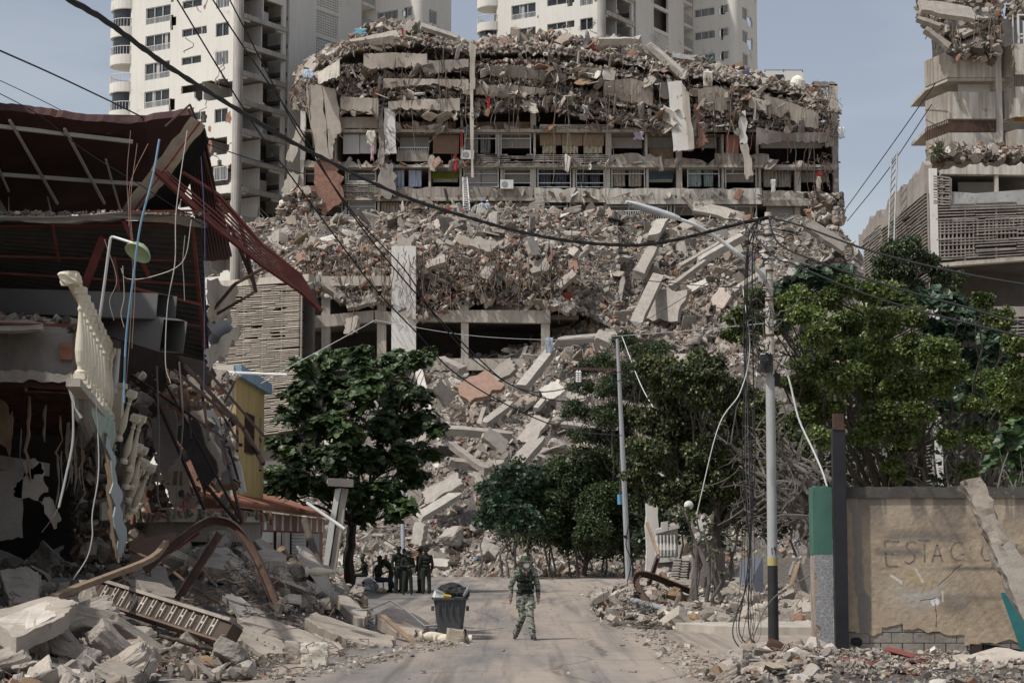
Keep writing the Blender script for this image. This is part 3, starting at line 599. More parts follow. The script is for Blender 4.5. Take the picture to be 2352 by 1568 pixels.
fin([(868, 380), (905, 380), (908, 452), (872, 455)], YB-1.0, .8, 'conc', name='pillar', amp=.3); fin([(725, 368), (775, 366), (790, 450), (745, 500), (724, 470)], YB-1.2, .6, 'brickr', 'torn wall showing red brick', 'wall_fin', .35)
fin([(1078, 100), (1092, 102), (1091, 205), (1079, 205)], YB-2.2, .35, 'concl', 'long thin concrete strip hanging down the front', 'hanging_strip', .05); fin([(1079, 205), (1087, 205), (1088, 408), (1082, 408)], YB-2.2, .3, 'concl', name='hanging_strip', amp=.05)
fin([(1533, 187), (1566, 186), (1582, 344), (1548, 347)], YB-2.0, .5, 'white', 'white hanging wall panel', 'hanging_panel', .05); fin([(1566, 190), (1582, 215), (1595, 340), (1583, 344)], YB-2.6, .9, 'concl', 'pinkish broken edge of the hanging panel', 'hanging_panel', .1)
fin([(1594, 240), (1610, 250), (1618, 300), (1628, 322), (1612, 345), (1598, 330)], YB-1.8, .5, 'brickr', 'torn red brick infill', 'brick_infill', .3)
fin([(1698, 258), (1713, 256), (1716, 330), (1700, 330)], YB-1.8, .4, 'white', name='hanging_panel', amp=.15); fin([(1700, 330), (1717, 330), (1731, 400), (1715, 412)], YB-1.8, .4, 'concl', name='hanging_panel', amp=.15)
fin([(1904, 195), (1924, 192), (1925, 258), (1910, 256)], YB-.5, .8, 'concl', 'last corner column standing above the ruin', 'column', .06); fin([(1868, 186), (1920, 190), (1922, 198), (1870, 196)], YB-.5, .8, 'conc', name='fallen_lintel', amp=.1)
fin([(1895, 300), (1912, 298), (1914, 335), (1897, 337)], YB-.9, .5, 'concl', name='column', amp=.15); fin([(1911, 258), (1924, 258), (1925, 500), (1914, 500)], YB-.4, .6, 'conc', name='column', amp=.1)
fin([(690, 255), (701, 255), (700, 368), (689, 368)], YB-.6, .6, 'white', name='column', amp=.08); fin([(689, 368), (699, 368), (698, 530), (688, 530)], YB-.6, .6, 'concl', 'pale yellow corner column', 'column', .08)
fin([(665, 395), (688, 400), (668, 455), (645, 440)], YB-1, .5, 'concl', name='hanging_panel'); fin([(672, 480), (690, 462), (660, 515), (645, 510)], YB-1, .5, 'white', name='hanging_panel'); fin([(680, 290), (700, 300), (672, 372), (656, 365)], YB-1, .5, 'concl', name='hanging_panel')
# pancaked storeys
sil = np.array([0, 7.])+np.array([(672, 225), (690, 165), (720, 136), (800, 100), (830, 72), (880, 55), (960, 64), (1020, 82), (1080, 106), (1150, 94), (1270, 86), (1400, 95), (1500, 122), (1570, 140), (1600, 147), (1700, 160), (1760, 190), (1840, 204), (1890, 222), (1922, 262)], float)
us = sil[:, 0]; sv_ = sil[:, 1]
NF = Net(us, [YB+2.0, YB+2.6, YB+3.2, YB+4.5, YB+8, YB+20], [np.minimum(np.full(len(us), 262), 300), sv_*.5+262*.5, sv_*.8+50, sv_+6, sv_-2, sv_+30], .5, .5)
mb = MB(); mb.grid(NF.mesh(240, 60)); mb.build('crushed_storeys', M['rub'], flats)
layers = [[(700, 200), (790, 165), (900, 152), (1075, 160), (1200, 165), (1400, 190), (1560, 205), (1700, 215), (1900, 262)], [(785, 195), (900, 182), (1075, 200), (1200, 188), (1300, 215), (1450, 238), (1600, 255), (1750, 262), (1890, 296)],
 [(785, 218), (1000, 208), (1075, 215), (1263, 205), (1400, 235), (1545, 262), (1700, 262)], [(785, 254), (1060, 262), (1263, 230), (1400, 265), (1545, 283), (1700, 283), (1880, 298)],
 [(1090, 240), (1263, 240), (1330, 262), (1430, 280), (1560, 293), (1700, 297)], [(730, 150), (830, 110), (960, 95), (1080, 120), (1270, 118), (1400, 135), (1570, 165), (1700, 190), (1850, 215)],
 [(1263, 222), (1340, 248), (1440, 272), (1545, 288)], [(880, 235), (1080, 235)], [(1100, 150), (1250, 150), (1400, 168), (1540, 188)], [(1600, 235), (1720, 238), (1880, 270)]]
deb = MB()
for k, L in enumerate(layers):
    gg = rng(50+k); a = np.array(L, float); n = int((a[-1, 0]-a[0, 0])/5); uu = np.linspace(a[0, 0], a[-1, 0], n); vv = np.interp(uu, a[:, 0], a[:, 1])+1.5*gg.standard_normal(n)
    top = np.array([P(u, v, YB) for u, v in zip(uu, vv)]); fr = -.5-.9*gg.random(n); f_ = top+np.stack([0*fr, fr, 0*fr-.15], 1); bk = top+[0, 3.2, .3]
    b = MB(); b.sheet(np.stack([f_, bk]), (0, 0, -.24)); b.build('collapsed_slab', M['conc'], flats)
    m = n*11; i = gg.integers(0, n, m); p = top[i]+np.stack([gg.standard_normal(m)*.3, -1.0+1.9*gg.random(m), .08+abs(gg.standard_normal(m))*.16], 1); scatter(deb, gg, p, .12+.55*gg.random(m)**2, 1)
pr = NF.rand(g, 9000); pr[:, 1] -= .5*g.random(len(pr)); scatter(deb, g, pr, .12+.6*g.random(len(pr))**2.5, 1)
pr = NF.rand(g, 1500, None, None, YB+3.5, YB+9); scatter(deb, g, pr+[0, 0, .2], .3+1.0*g.random(len(pr))**2, 2)
n = 620; pr = NF.rand(g, n, None, None, YB+2, YB+6); pr[:, 1] -= 1.4*g.random(n)*(pr[:, 1] < YB+4); scatter(deb, g, pr, .6+1.5*g.random(n)**1.8, 2, None, (.72, .06, .10, .07, .04, .01), None, SHB)
for k, L in enumerate(layers):
    a = np.array(L, float); n = int((a[-1, 0]-a[0, 0])/20); uu = a[0, 0]+(a[-1, 0]-a[0, 0])*g.random(n); vv = np.interp(uu, a[:, 0], a[:, 1]); p = np.array([P(u, v+6, YB-1.5-.5*g.random()) for u, v in zip(uu, vv)]); scatter(deb, g, p, .5+1.2*g.random(n)**1.7, 2, None, (.75, .08, .08, .06, .03, 0), None, SHB)
for r in (0, 1, 2, 3):       # debris left on every floor and on the parapets
    n = 420; p = np.stack([XB(U0)+(XB(U1)-XB(U0))*g.random(n), YB-.4+4*g.random(n)**1.5, np.full(n, ZB(rows[r][2])+.16)], 1); scatter(deb, g, p, .12+.35*g.random(n)**2, 1)
n = 330; rr = g.integers(0, 3, n); p = np.stack([XB(U0)+(XB(U1)-XB(U0))*g.random(n), YB-.75+.8*g.random(n), np.array([ZB([455, 381, 300][k]) for k in rr])+.25*g.random(n)], 1); scatter(deb, g, p, .35+1.3*g.random(n)**2, 2, None, (.7, .08, .1, .08, .03, .01), None, SHB)
p = np.array([P(u, v, YB-1.6+1.2*g.random()) for u, v in [(690+22*min(2, max(-2, g.standard_normal())), 508-70*g.random()**2) for _ in range(500)]+[(1900+20*min(1.6, max(-2, g.standard_normal())), 508-60*g.random()**2) for _ in range(500)]]); scatter(deb, g, p, .15+1.0*g.random(1000)**2.2, 2)
deb.build('rubble', M['chunk'], kind='stuff', label='crushed debris packed between the fallen floors of the flats', cat='debris')
def spandrel(l, m='beige', seed=0, Y=YB-1.75, name='spandrel'):
    gg = rng(int(l[0][0]+l[0][1])); tl = gg.standard_normal()*.35; l = [(a, b+4*gg.standard_normal(), c+5*gg.standard_normal()) for a, b, c in l]; a = np.array(l, float); n = int((a[-1, 0]-a[0, 0])/4)+3; uu = np.linspace(a[0, 0], a[-1, 0], n); t = np.interp(uu, a[:, 0], a[:, 1])+.6*gg.standard_normal(n); bt = np.interp(uu, a[:, 0], a[:, 2])+1.1*gg.standard_normal(n)+3*fbm(np.stack([uu*.09, uu*0, uu*0], -1), 3)
    b = MB(); b.sheet(np.array([[P(u, v, Y-.15) for u, v in zip(uu, t)], [P(u, v, Y+tl+.1*math.sin(u*.05)) for u, v in zip(uu, bt)]]), (0, .3, 0)); b.build(name, M[m], flats)
for a in [([(835, 128, 150), (902, 115, 152), (981, 125, 150)],), ([(985, 135, 165), (1076, 140, 158)], 'conc'), ([(880, 178, 196), (1000, 180, 201), (1076, 182, 200)],), ([(892, 228, 244), (985, 232, 255), (1056, 236, 260)],), ([(782, 222, 250), (869, 226, 257)],),
          ([(1112, 150, 172), (1200, 152, 180), (1300, 175, 196)], 'conc'), ([(1093, 196, 212), (1180, 195, 224), (1258, 208, 218)],), ([(1388, 182, 222), (1450, 182, 234), (1500, 195, 238)],), ([(1604, 208, 238), (1640, 205, 257), (1676, 215, 248)],),
          ([(1757, 228, 262), (1820, 236, 280), (1880, 256, 297)],), ([(1738, 300, 322), (1800, 306, 326), (1905, 303, 316)], 'conc'), ([(1320, 150, 166), (1400, 158, 176)], 'concl'), ([(800, 92, 112), (905, 78, 100)], 'concl'), ([(1720, 222, 245), (1760, 232, 262)],), ([(730, 168, 195), (780, 140, 180)], 'concl')]: spandrel(*a)
# top slabs, beams, a water tank and a plant room on the roof
for a in [(860, 88, YB+1.5, 115, 30, .35, 14, CC, 'broad thin roof slab draped over the left shoulder of the ruined flats'), (1010, 70, YB+3, 90, 14, .6, -14, W1, 'pale roof beam tipped on the crest of the flats'), (940, 60, YB+4, 28, 26, .9, 60, CD, 'dark block standing on the highest crest'),
          (1310, 130, YB+1, 50, 22, .2, -12, WH, 'white sheet lying in the upper debris'), (1405, 92, YB+3, 28, 22, .8, 50, CC, 'tilted block on the crest right of the twin towers gap'), (1295, 88, YB+3, 40, 26, .5, 40, (.9, .8, .7), 'fan of broken slabs at the crest'),
          (1480, 145, YB+.5, 60, 14, .3, -18, WH, 'white strips of ceiling lying on the upper right debris'), (1600, 162, YB+.5, 55, 12, .3, -3, WH, 'white sheet beside the hanging white panel'), (1570, 130, YB+4, 50, 18, .7, -8, (.8, .84, .9), 'bluish tiled lump on the crest'),
          (1745, 215, YB-.8, 22, 40, .6, -60, CC, 'leaning beam end on the right shoulder'), (1830, 222, YB+2, 50, 16, .3, -20, (1.2, 1.1, .9), 'cream sheet on the far right shoulder'), (760, 125, YB+1, 45, 20, .3, 25, (1.3, 1.3, 1.25), 'pale tiled slab on the left shoulder'), (745, 165, YB-.4, 50, 30, .3, 30, CC, 'wall slab slumped on the left shoulder')]: slab_on(*a)
beam_on(1375, 96, YB+1, 1465, 94, YB+1, .8, .9, 'straight roof beam lying level on the crest of the flats', W1); beam_on(1492, 104, YB-.2, 1575, 178, YB-1.2, 1.0, .8, 'pale roof beam that slid diagonally off the crest', W1); beam_on(1478, 108, YB+.3, 1560, 176, YB-.6, .5, .5, 'thin twin beam under the diagonal roof beam', CD)
b = MB(); b.lathe([(.05, 0), (.7, .1), (.95, .6), (1.0, 1.2), (.85, 1.9), (.4, 2.3), (.05, 2.35)], P(1826, 214, YB+4), rotm(.3, .25, 0)*.75, 16, (.85, .82, .70)); b.build('water_tank', M['plast'], label='cream plastic water tank tipped over on the right of the roof', cat='water tank')
hut = thing('rooftop_hut', 'small white plant room with a dark vent behind the right end of the ruin', 'building', P(1790, 200, YB+16)); Yh = YB+14
b = MB(); b.bx(X(1735, Yh, 190), X(1845, Yh, 190), Yh, Yh+5, Z(260, Yh), Z(164, Yh)); b.build('wall', M['tower'], hut)
b = MB(); b.bx(X(1780, Yh, 190), X(1800, Yh, 190), Yh-.1, Yh, Z(184, Yh), Z(172, Yh)); b.build('vent', M['dark'], hut)
b = MB()
for u in (1757, 1800, 1843): b.bx(X(u, Yh, 160)-.06, X(u, Yh, 160)+.06, Yh, Yh+.1, Z(166, Yh), Z(160, Yh))
b.bx(X(1757, Yh, 160), X(1843, Yh, 160), Yh, Yh+.1, Z(162, Yh), Z(160, Yh)); b.build('roof_rail', M['metal'], hut)
# cables and bars hanging down the front
for i in range(80):
    gg = rng(900+i); u = 700+1215*gg.random() if i < 66 else [1110, 1340, 1400, 1430, 1280, 1700, 1895][i % 7]+14*gg.standard_normal(); v0 = np.interp(u, us, sv_)+10+(130*gg.random()); L = 30+160*gg.random()**1.5*(1.7 if i > 66 else 1)
    L = min(L, 470-v0); Y = YB-1.5-.9*gg.random(); n = 10; t = np.linspace(0, 1, n); q = np.array([P(u+(4+L*.06)*gg.standard_normal()*0+10*math.sin(i)*tt*tt, v0+L*tt, Y) for tt in t]); q[:, 0] += .12*np.cumsum(gg.standard_normal(n))*.8; q[:, 1] += .05*np.cumsum(gg.standard_normal(n))
    b = MB(); b.tube(q, .022+.022*gg.random(), 4, None, False); b.build('hanging_cable', M[['rebar', 'wire', 'rebar', 'rust'][i % 4]], flats)
mb = MB()
for c_, n, sp in (((1898, 280), 60, 9), ((1760, 230), 30, 14), ((1700, 215), 34, 12), ((880, 300), 20, 8), ((760, 300), 16, 10), ((1560, 185), 36, 10), ((1300, 150), 60, 40), ((1450, 200), 60, 45), ((870, 130), 50, 45), ((1880, 460), 34, 14), ((1895, 370), 30, 8), ((690, 210), 30, 8), ((1890, 205), 40, 10), ((1610, 470), 26, 22), ((980, 190), 40, 50)):
    for _ in range(n//2):
        a = P(c_[0]+sp*g.standard_normal(), c_[1]+sp*.8*g.standard_normal(), YB-1.4); m = np.cumsum(g.standard_normal((9, 3))*np.array([.22, .12, .3])+[0, 0, -.12], 0); mb.tube(a+m, .016+.016*g.random(), 4, None, False)
mb.build('tangled_rebar', M['rebar'], kind='stuff', label='knots of bent reinforcing bars sprouting from the broken floors of the flats', cat='rebar')
# belongings
def rag(u, v, Y, w_, h, col, label, seed=0, name='cloth', tilt=0):
    gg = rng(int(u+v)+seed); k = mpp(Y); nx, nz = 7, 8; X_, Z_ = np.meshgrid(np.linspace(-.5, .5, nx), np.linspace(0, -1, nz)); X_ = X_*(1-.35*np.abs(np.sin(Z_*4+gg.random()*6))); X_ = X_+tilt*Z_; c = P(u, v, Y)
    q = np.stack([c[0]+X_*w_*k, c[1]+.06*np.sin(X_*14+Z_*3)*w_*k+.02*gg.standard_normal(X_.shape), c[2]+Z_*h*k+.06*h*k*gg.standard_normal(nx)[None, :]*(-Z_)], -1); b = MB(); b.sheet(q, (0, .03, 0), col); return b.build(name, M['cloth'], label=label, cat='cloth', smooth=True)
for a in [(1060, 302, YB-1, 6, 36, (.55, .04, .05), 'long red cloth hanging from a third-floor ceiling'), (1046, 354, YB-1, 8, 40, (.6, .05, .06), 'red cloth hanging below the brown shutters'), (1122, 225, YB-2, 8, 32, (.5, .04, .05), 'red cloth caught in the crushed floors'),
          (955, 222, YB-1.6, 9, 28, (.62, .60, .52), 'cream cloth dangling off the orange-tinted spandrel'), (930, 220, YB-1.6, 8, 16, (.55, .53, .48), 'short grey cloth left of the dangling cream cloth'), (1022, 228, YB-1.6, 12, 22, (.6, .58, .52), 'crumpled cream cloth at the right of the orange spandrel'),
          (852, 300, YB-1.2, 26, 34, (.62, .60, .5), 'cream sheet blown from the balcony with a pink strip'), (855, 330, YB-1.25, 10, 40, (.55, .38, .42), 'pink strip of cloth on the left balcony'), (1345, 242, YB-2, 12, 20, (.42, .48, .6), 'blue grey cloth in the sagging floors'),
          (1467, 302, YB-1, 28, 20, (.5, .4, .52), 'lilac striped cloth over the ledge right of centre'), (1776, 412, YB-1, 14, 34, (.6, .6, .58), 'white towel over the lowest balcony wall'), (1885, 300, YB-1.2, 9, 26, (.6, .06, .05), 'red cloth near the right corner'), (1882, 395, YB-1.2, 16, 10, (.5, .04, .05), 'dark red cloth on the right corner parapet'),
          (1932, 292, YB-1, 20, 26, (.75, .77, .8), 'white plastic sheet blowing off the right corner'), (1880, 405, YB-1.2, 14, 38, (.55, .5, .42), 'tattered beige cloth hanging at the right corner'), (708, 160, YB-.9, 30, 20, (.55, .66, .78), 'pale blue cloth on the left shoulder'), (828, 66, YB+2, 34, 14, (.22, .46, .56), 'blue tarpaulin on the left crest'), (925, 68, YB+2.5, 6, 14, (.5, .03, .05), 'red cloth on the crest'),
          (1262, 775, 156, 24, 40, (.33, .37, .42), 'grey blue sheet crumpled on the middle of the slope'), (1106, 610, 167, 8, 36, (.62, .62, .62), 'white strip dangling over the podium'), (1415, 570, 176, 12, 46, (.5, .52, .55), 'bent pale metal strip hanging in the centre rubble'), (1180, 600, 172, 30, 36, (.52, .43, .31), 'torn cream foam mattress hanging off the terrace'), (1345, 650, 169, 5, 34, (.12, .26, .55), 'blue strap in the centre rubble')]: rag(*a)
for u, v, lab in ((1075, 356, 'white air conditioner box beside the red cloth'), (1164, 424, 'white air conditioner box on the first-floor balcony')):
    t = thing('air_conditioner', lab, 'air conditioner', P(u, v+6, YB-.8)); b = MB(); k = mpp(YB); c = P(u, v, YB-.8); b.box(c, (1.25, .5, .85)); b.build('casing', M['white'], t); b = MB(); b.lathe([(.3, 0), (.3, .03), (.25, .04), (.02, .04)], c+[-.2, -.25, 0], rotm(math.pi/2), 16); b.build('fan_grille', M['metal'], t)
ld = thing('ladder', 'pale metal ladder leaning against the first-floor balcony', 'ladder', P(1073, 505, YB-2.5)); b = MB(); a0, a1, b0, b1 = P(1066, 507, YB-3), P(1081, 507, YB-3), P(1063, 407, YB-.6), P(1073, 407, YB-.6); b.tube([a0, b0], .06, 5); b.tube([a1, b1], .06, 5); b.build('rails', M['rail'], ld)
b = MB(); [b.tube([a0+(b0-a0)*t, a1+(b1-a1)*t], .035, 4) for t in np.linspace(.04, .97, 24)]; b.build('rungs', M['rail'], ld)
# ================================================================ TWIN TOWERS BEHIND
dL = np.array([-.845, .535, 0]); dR = np.array([.535, .845, 0]); UPV = np.array([0, 0, 1.])
def wallholes(mb, O, A, N, W, z0, z1, holes, th=.25, dmg=None, cell=.45, g=None, col=None):
    """wall from O along A, z0..z1, with rectangular holes (a0,a1,z0,z1) and ragged damage; N points inward"""
    xs = [0, W]+[h[i] for h in holes for i in (0, 1)]; zs = [z0, z1]+[h[i] for h in holes for i in (2, 3)]
    if dmg is not None:
        for (da, dz, ra, rz) in dmg:
            xs += list(np.clip(np.arange(da-ra*1.2, da+ra*1.2, cell), 0, W)); zs += list(np.clip(np.arange(dz-rz*1.2, dz+rz*1.2, cell), z0, z1))
    xs = np.unique(np.round([x for x in xs if 0 <= x <= W], 3)); zs = np.unique(np.round([z for z in zs if z0 <= z <= z1], 3)); R = np.stack([A, N, UPV], 1)
    for j in range(len(zs)-1):
        run = None
        for i in range(len(xs)):
            ok = False
            if i < len(xs)-1:
                cx, cz = (xs[i]+xs[i+1])/2, (zs[j]+zs[j+1])/2; ok = not any(h[0] < cx < h[1] and h[2] < cz < h[3] for h in holes)
                if ok and dmg is not None:
                    for (da, dz, ra, rz) in dmg:
                        if ((cx-da)/ra)**2+((cz-dz)/rz)**2 < 1+.7*float(vnoise(np.array([cx*1.3, cz*1.3, da]))): ok = False
            if ok and run is None: run = xs[i]
            if not ok and run is not None:
                a, b = run, xs[i]; mb.box(O+A*(a+b)/2+N*th/2+UPV*(zs[j]+zs[j+1])/2, (b-a, th, zs[j+1]-zs[j]), R, col); run = None
def window(par, O, A, N, a0, a1, z0, z1, kind='glass', g=None):
    R = np.stack([A, N, UPV], 1); W, H = a1-a0, z1-z0; c = O+A*(a0+a1)/2+UPV*(z0+z1)/2; b = MB(); f = .07
    n = max(1, round(W/1.1))
    for i in range(n+1): b.box(c+A*(-W/2+W*i/n)*.98+N*.14, (f, .08, H), R)
    for s in (-1, 1): b.box(c+UPV*s*(H/2-f/2)+N*.14, (W, .07, f), R)
    if kind in ('grille', 'half'):
        m = int(W/.17); hh = H if kind == 'grille' else H*.38; zc = 0 if kind == 'grille' else -H*.31
        for i in range(m+1): b.box(c+A*(-W/2+W*i/m)+N*.02+UPV*zc, (.04, .03, hh), R)
        b.box(c+N*.05+UPV*(zc+hh/2-.03), (W, .03, .05), R)
    if kind == 'louvre':
        for i in range(int(H/.16)): b.box(c+N*.08+UPV*(-H/2+.08+.16*i), (W, .05, .07), R)
    o = b.build('window', M['rail'] if kind in ('grille', 'half') else M['alu'], par)
    b = MB(); b.box(c+N*.22, (W, .02, H), R); b.build('pane', M['dark'], o)
    if kind == 'half' and g is not None and g.random() < .5:
        b = MB(); s = g.random(); b.box(c+N*.19+A*(W*(.1+.6*s)-W/2)*.8, (W*.12, .02, H*.95), R, (.45, .44, .42)); b.build('curtain', M['cloth'], o)
def tower(Ku, Ky, zph, label, zlo, zhi, seed, openR, openL, dark_rows):
    g = rng(seed); K = P(Ku, 300, Ky); K[2] = 0; t = thing('tower_block', label, 'building', K+dR*6+dL*3); h = 2.93
    pos = lambda a, b: K+dL*a+dR*b
    ks = [k for k in range(-25, 9) if zlo < zph+k*h < zhi]                        # zph+k*h is the top of the windows of a storey
    ztop = zph+ks[-1]*h+3
    holesL, holesR, dm, dmR = [], [], [], []
    for k in ks:
        zt = zph+k*h
        holesL += [(9.1, 12.5, zt-1.75, zt), (4.9, 7.5, zt-.8, zt), (1.3, 3.0, zt-1.4, zt)]
    b = MB()
    for k in ks:
        zt = zph+k*h
        if k in openL: dm += [(2.6+1.2*g.random(), zt-.9, 2.8, 1.15)]
        elif g.random() < .6: dm += [(4.2+.5*g.random(), zt-.6, .55, .5)]
        if g.random() < .5: dm += [(8.8, zt-1.8, .4, .8)]
    wallholes(b, pos(.6, 0), dL, dR, 14.3-.6, 0, ztop, [(h_[0]-.6, h_[1]-.6, h_[2], h_[3]) for h_ in holesL], .25, [(d[0]-.6,)+d[1:] for d in dm], .4, g)
    b.build('front_wall', M['tower'], t)
    for k in ks:
        zt = zph+k*h; O = pos(0, 0)
        window(t, O, dL, dR, 9.1, 12.5, zt-1.75, zt, 'grille' if k == ks[-1]-1 else 'half', g)
        if k not in openL: window(t, O, dL, dR, 4.9, 7.5, zt-.8, zt, 'glass'); window(t, O, dL, dR, 1.3, 3.0, zt-1.4, zt, ['grille', 'glass', 'grille'][k % 3])
        else: window(t, O, dL, dR, 1.3, 3.0, zt-1.4, zt, 'grille') if k % 2 else None
    b = MB(); b2 = MB()
    for _ in range(26):          # cracked plaster and bare brick patches on the front
        a0, z = .9+12.8*g.random(), zph+ks[0]*h+(ks[-1]-ks[0])*h*g.random(); q = pos(a0, -.012)+UPV*z
        for j in range(7): e = q+dL*(.35*g.standard_normal())+UPV*(-.18-.25*g.random()); d = nrm(e-q); s_ = np.cross(d, dR)*(.02+.03*g.random()); b.prism([q-s_, e-s_, e+s_, q+s_], -dR*(.006+.001*j)); q = e
    for _ in range(16):
        a0, z = [8.7, 3.9, 4.5, .9, 12.9][int(5*g.random())]+.3*g.standard_normal(), zph+ks[int(g.integers(0, len(ks)))]*h-.3-1.6*g.random(); n_ = 9; rr = .12+.35*g.random(); b2.prism([pos(a0+rr*(.6+.6*g.random())*math.cos(t_), -.004)+UPV*(z+1.7*rr*(.6+.6*g.random())*math.sin(t_)) for t_ in np.arange(n_)*2*math.pi/n_], -dR*.006)
    b.build('plaster_cracks', M['roomd'], t, kind='stuff'); b2.build('bare_patches', M['brickr'], t, kind='stuff')
    # right side: open storeys
    b = MB(); hol = []
    for k in ks:
        zt = zph+k*h
        if k in openR: hol += [(.75, 7.0, zt-2.15, zt+.1)]
        else: hol += [(4.1, 6.0, zt-1.5, zt)]; window(t, pos(0, 0), dR, dL, 4.1, 6.0, zt-1.5, zt, 'grille')
    wallholes(b, pos(0, .6), dR, dL, 6.9, 0, ztop, [(a-.6, c-.6, d, e) for a, c, d, e in hol], .3, [(3.2*g.random()+2, zph+k*h+.2, 2.2, .45) for k in ks if k in openR]+[(2+4*g.random(), zph+k*h-2.2, 1.0, .4) for k in ks if k in openR], .35, g)
    b.build('side_wall', M['tower'], t)
    b = MB()
    for k in ks:
        zt = zph+k*h; R = np.stack([dL, dR, UPV], 1); b.box(pos(5, 3.9)+UPV*(zt-2.32), (9.3, 7.2, .2), R)
        if k in openR: b.box(pos(-.04, 4.1)+UPV*(zt-2.38), (.3, 6.8, .5), R)
    b.build('floor_slab', M['towerg'], t)
    b = MB()
    for k in ks:
        zt = zph+k*h; b.box(pos(2.6, 3.9+.5*g.random())+UPV*(zt-.95), (4.4, .14, 2.5), R); b.box(pos(4.9, 3.6)+UPV*(zt-.95), (.14, 6.4, 2.5), R); 
        if k % 2: b.box(pos(1.5, 5.6)+UPV*(zt-1.4), (.1, 1.6, 1.6), R)
    b.build('room_wall', M['room'], t)
    dbm = MB(); pz = []
    for k in ks:
        if k in openR or k in openL: 
            for _ in range(46): a_, b_ = (.1+1.6*g.random(), .8+6*g.random()) if k in openR and g.random() < .7 else (1+4*g.random(), .3+.8*g.random()); pz.append(pos(a_, b_)+UPV*(zph+k*h-2.12+.12*g.random()))
    if pz: scatter(dbm, g, np.array(pz), .15+.5*g.random(len(pz))**2, 1, None, (.4, .34, .12, .05, .06, .04)); dbm.build('debris', M['chunk'], t, kind='stuff')
    b = MB(); b.tube([pos(.4, .4), pos(.4, .4)+UPV*ztop], .5, 14); b.build('corner_column', M['towerg'], t)
    # joint recess coloured dark as if unlit, then the blank side of the stair wing
    b = MB(); b.box(pos(3, 7.9)+UPV*ztop/2, (.2, 1.2, ztop), R); 
    for k in ks: b.box(pos(1.5, 7.9)+UPV*(zph+k*h-1), (2.6, .8, .35), R)
    b.build('expansion_joint', M['roomd'], t); b = MB(); b.box(pos(9.4, 4)+UPV*(ztop/2-.3), (8.6, 5.6, ztop), R); b.build('core', M['roomd'], t)
    b = MB(); hol = [(4.2, 8.0, zph+k*h-1.9+.4, zph+k*h+1.0) for k in ks]; wallholes(b, pos(0, 8.35), dR, dL, 12.1, 0, ztop, hol, .3); b.box(pos(4, 8.2)+UPV*ztop/2, (8, .3, ztop), R); b.build('wing_wall', M['tower'], t)
    for k in ks:
        z0, z1 = zph+k*h-1.5, zph+k*h+1.0; b = MB(); s = b; n = 13; m = 9; O = pos(0, 8.35)
        if k in dark_rows: continue
        for i in range(n+1): b.box(O+dR*(4.2+3.8*i/n)+dL*.12+UPV*(z0+z1)/2, (.12, .1, z1-z0), np.stack([dR, dL, UPV], 1))
        for j in range(m+1): b.box(O+dR*6.1+dL*.12+UPV*(z0+(z1-z0)*j/m), (3.8, .09, .12), np.stack([dR, dL, UPV], 1))
        b.build('breeze_block_panel', M['tower'], t)
        
    b = MB(); b.box(pos(1.2, 14.5)+UPV*ztop/2, (.1, 12, ztop), R); b.build('inner_wall', M['roomd'], t)
    # recessed landings with railings
    b = MB(); b2 = MB()
    for k in ks:
        zt = zph+k*h; b.box(pos(2, 21.7)+UPV*(zt-2.3), (4, 2.3, .35), R); c = pos(.05, 21.7)
        for i in range(6): b2.box(c+UPV*(zt-2+.2*i), (.05, 2.3, .06), R)
    b.build('landing', M['tower'], t); b2.build('landing_rail', M['metal'], t); b = MB(); b.box(pos(4.2, 21.7)+UPV*ztop/2, (.2, 2.6, ztop), R); b.build('landing_wall', M['roomd'], t)
    # far wing: lit face and rounded corner
    O = pos(0, 23); A = -dL; hol = []
    for k in ks: zt = zph+k*h; hol += [(.2, 3.0, zt-1.0, zt), (4.2, 5.0, zt-.95, zt+.05)]
    dmw = [(4.1, zph+k*h-.6, .45, .7) for k in ks if g.random() < .45]
    b = MB(); wallholes(b, O, A, dR, 5.2, 0, ztop, hol, .25, dmw, .3, g); b.box(pos(2.2, 23.15)+UPV*ztop/2, (4.2, .3, ztop), R); b.build('front_wall', M['tower'], t)
    for k in ks: zt = zph+k*h; window(t, O, A, dR, .2, 3.0, zt-1.0, zt, 'grille'); window(t, O, A, dR, 4.2, 5.0, zt-.95, zt+.05, 'louvre')
    b = MB(); b.tube([pos(-5.2, 23.8), pos(-5.2, 23.8)+UPV*ztop], .8, 24); b.build('rounded_corner', M['tower'], t, smooth=False)
    O = pos(-6, 23.8); b = MB(); hol = [(.9, 2.4, zph+k*h-1.5, zph+k*h) for k in ks]; wallholes(b, O, dR, dL, 5.2, 0, ztop, hol, .25, [(3.2, zph+k*h-1.4, .7, .8) for k in ks if k in dark_rows], .3, g); b.build('side_wall', M['tower'], t)
    for k in ks: window(t, O, dR, dL, .9, 2.4, zph+k*h-1.5, zph+k*h, 'louvre')
    b = MB(); b.box(pos(-3.5, 25.6)+UPV*ztop/2, (.2, 3.4, ztop-.3), R); b.build('inner_wall', M['roomd'], t)
    # round balconies
    cen = pos(15.9, 1.1); b = MB(); 
    wallholes(b, pos(14.3, 0), dL, dR, .3, 0, ztop, []); b.box(pos(15.2, 3.4)+UPV*ztop/2, (2, 3, ztop), R); b.build('corner_wall', M['tower'], t)
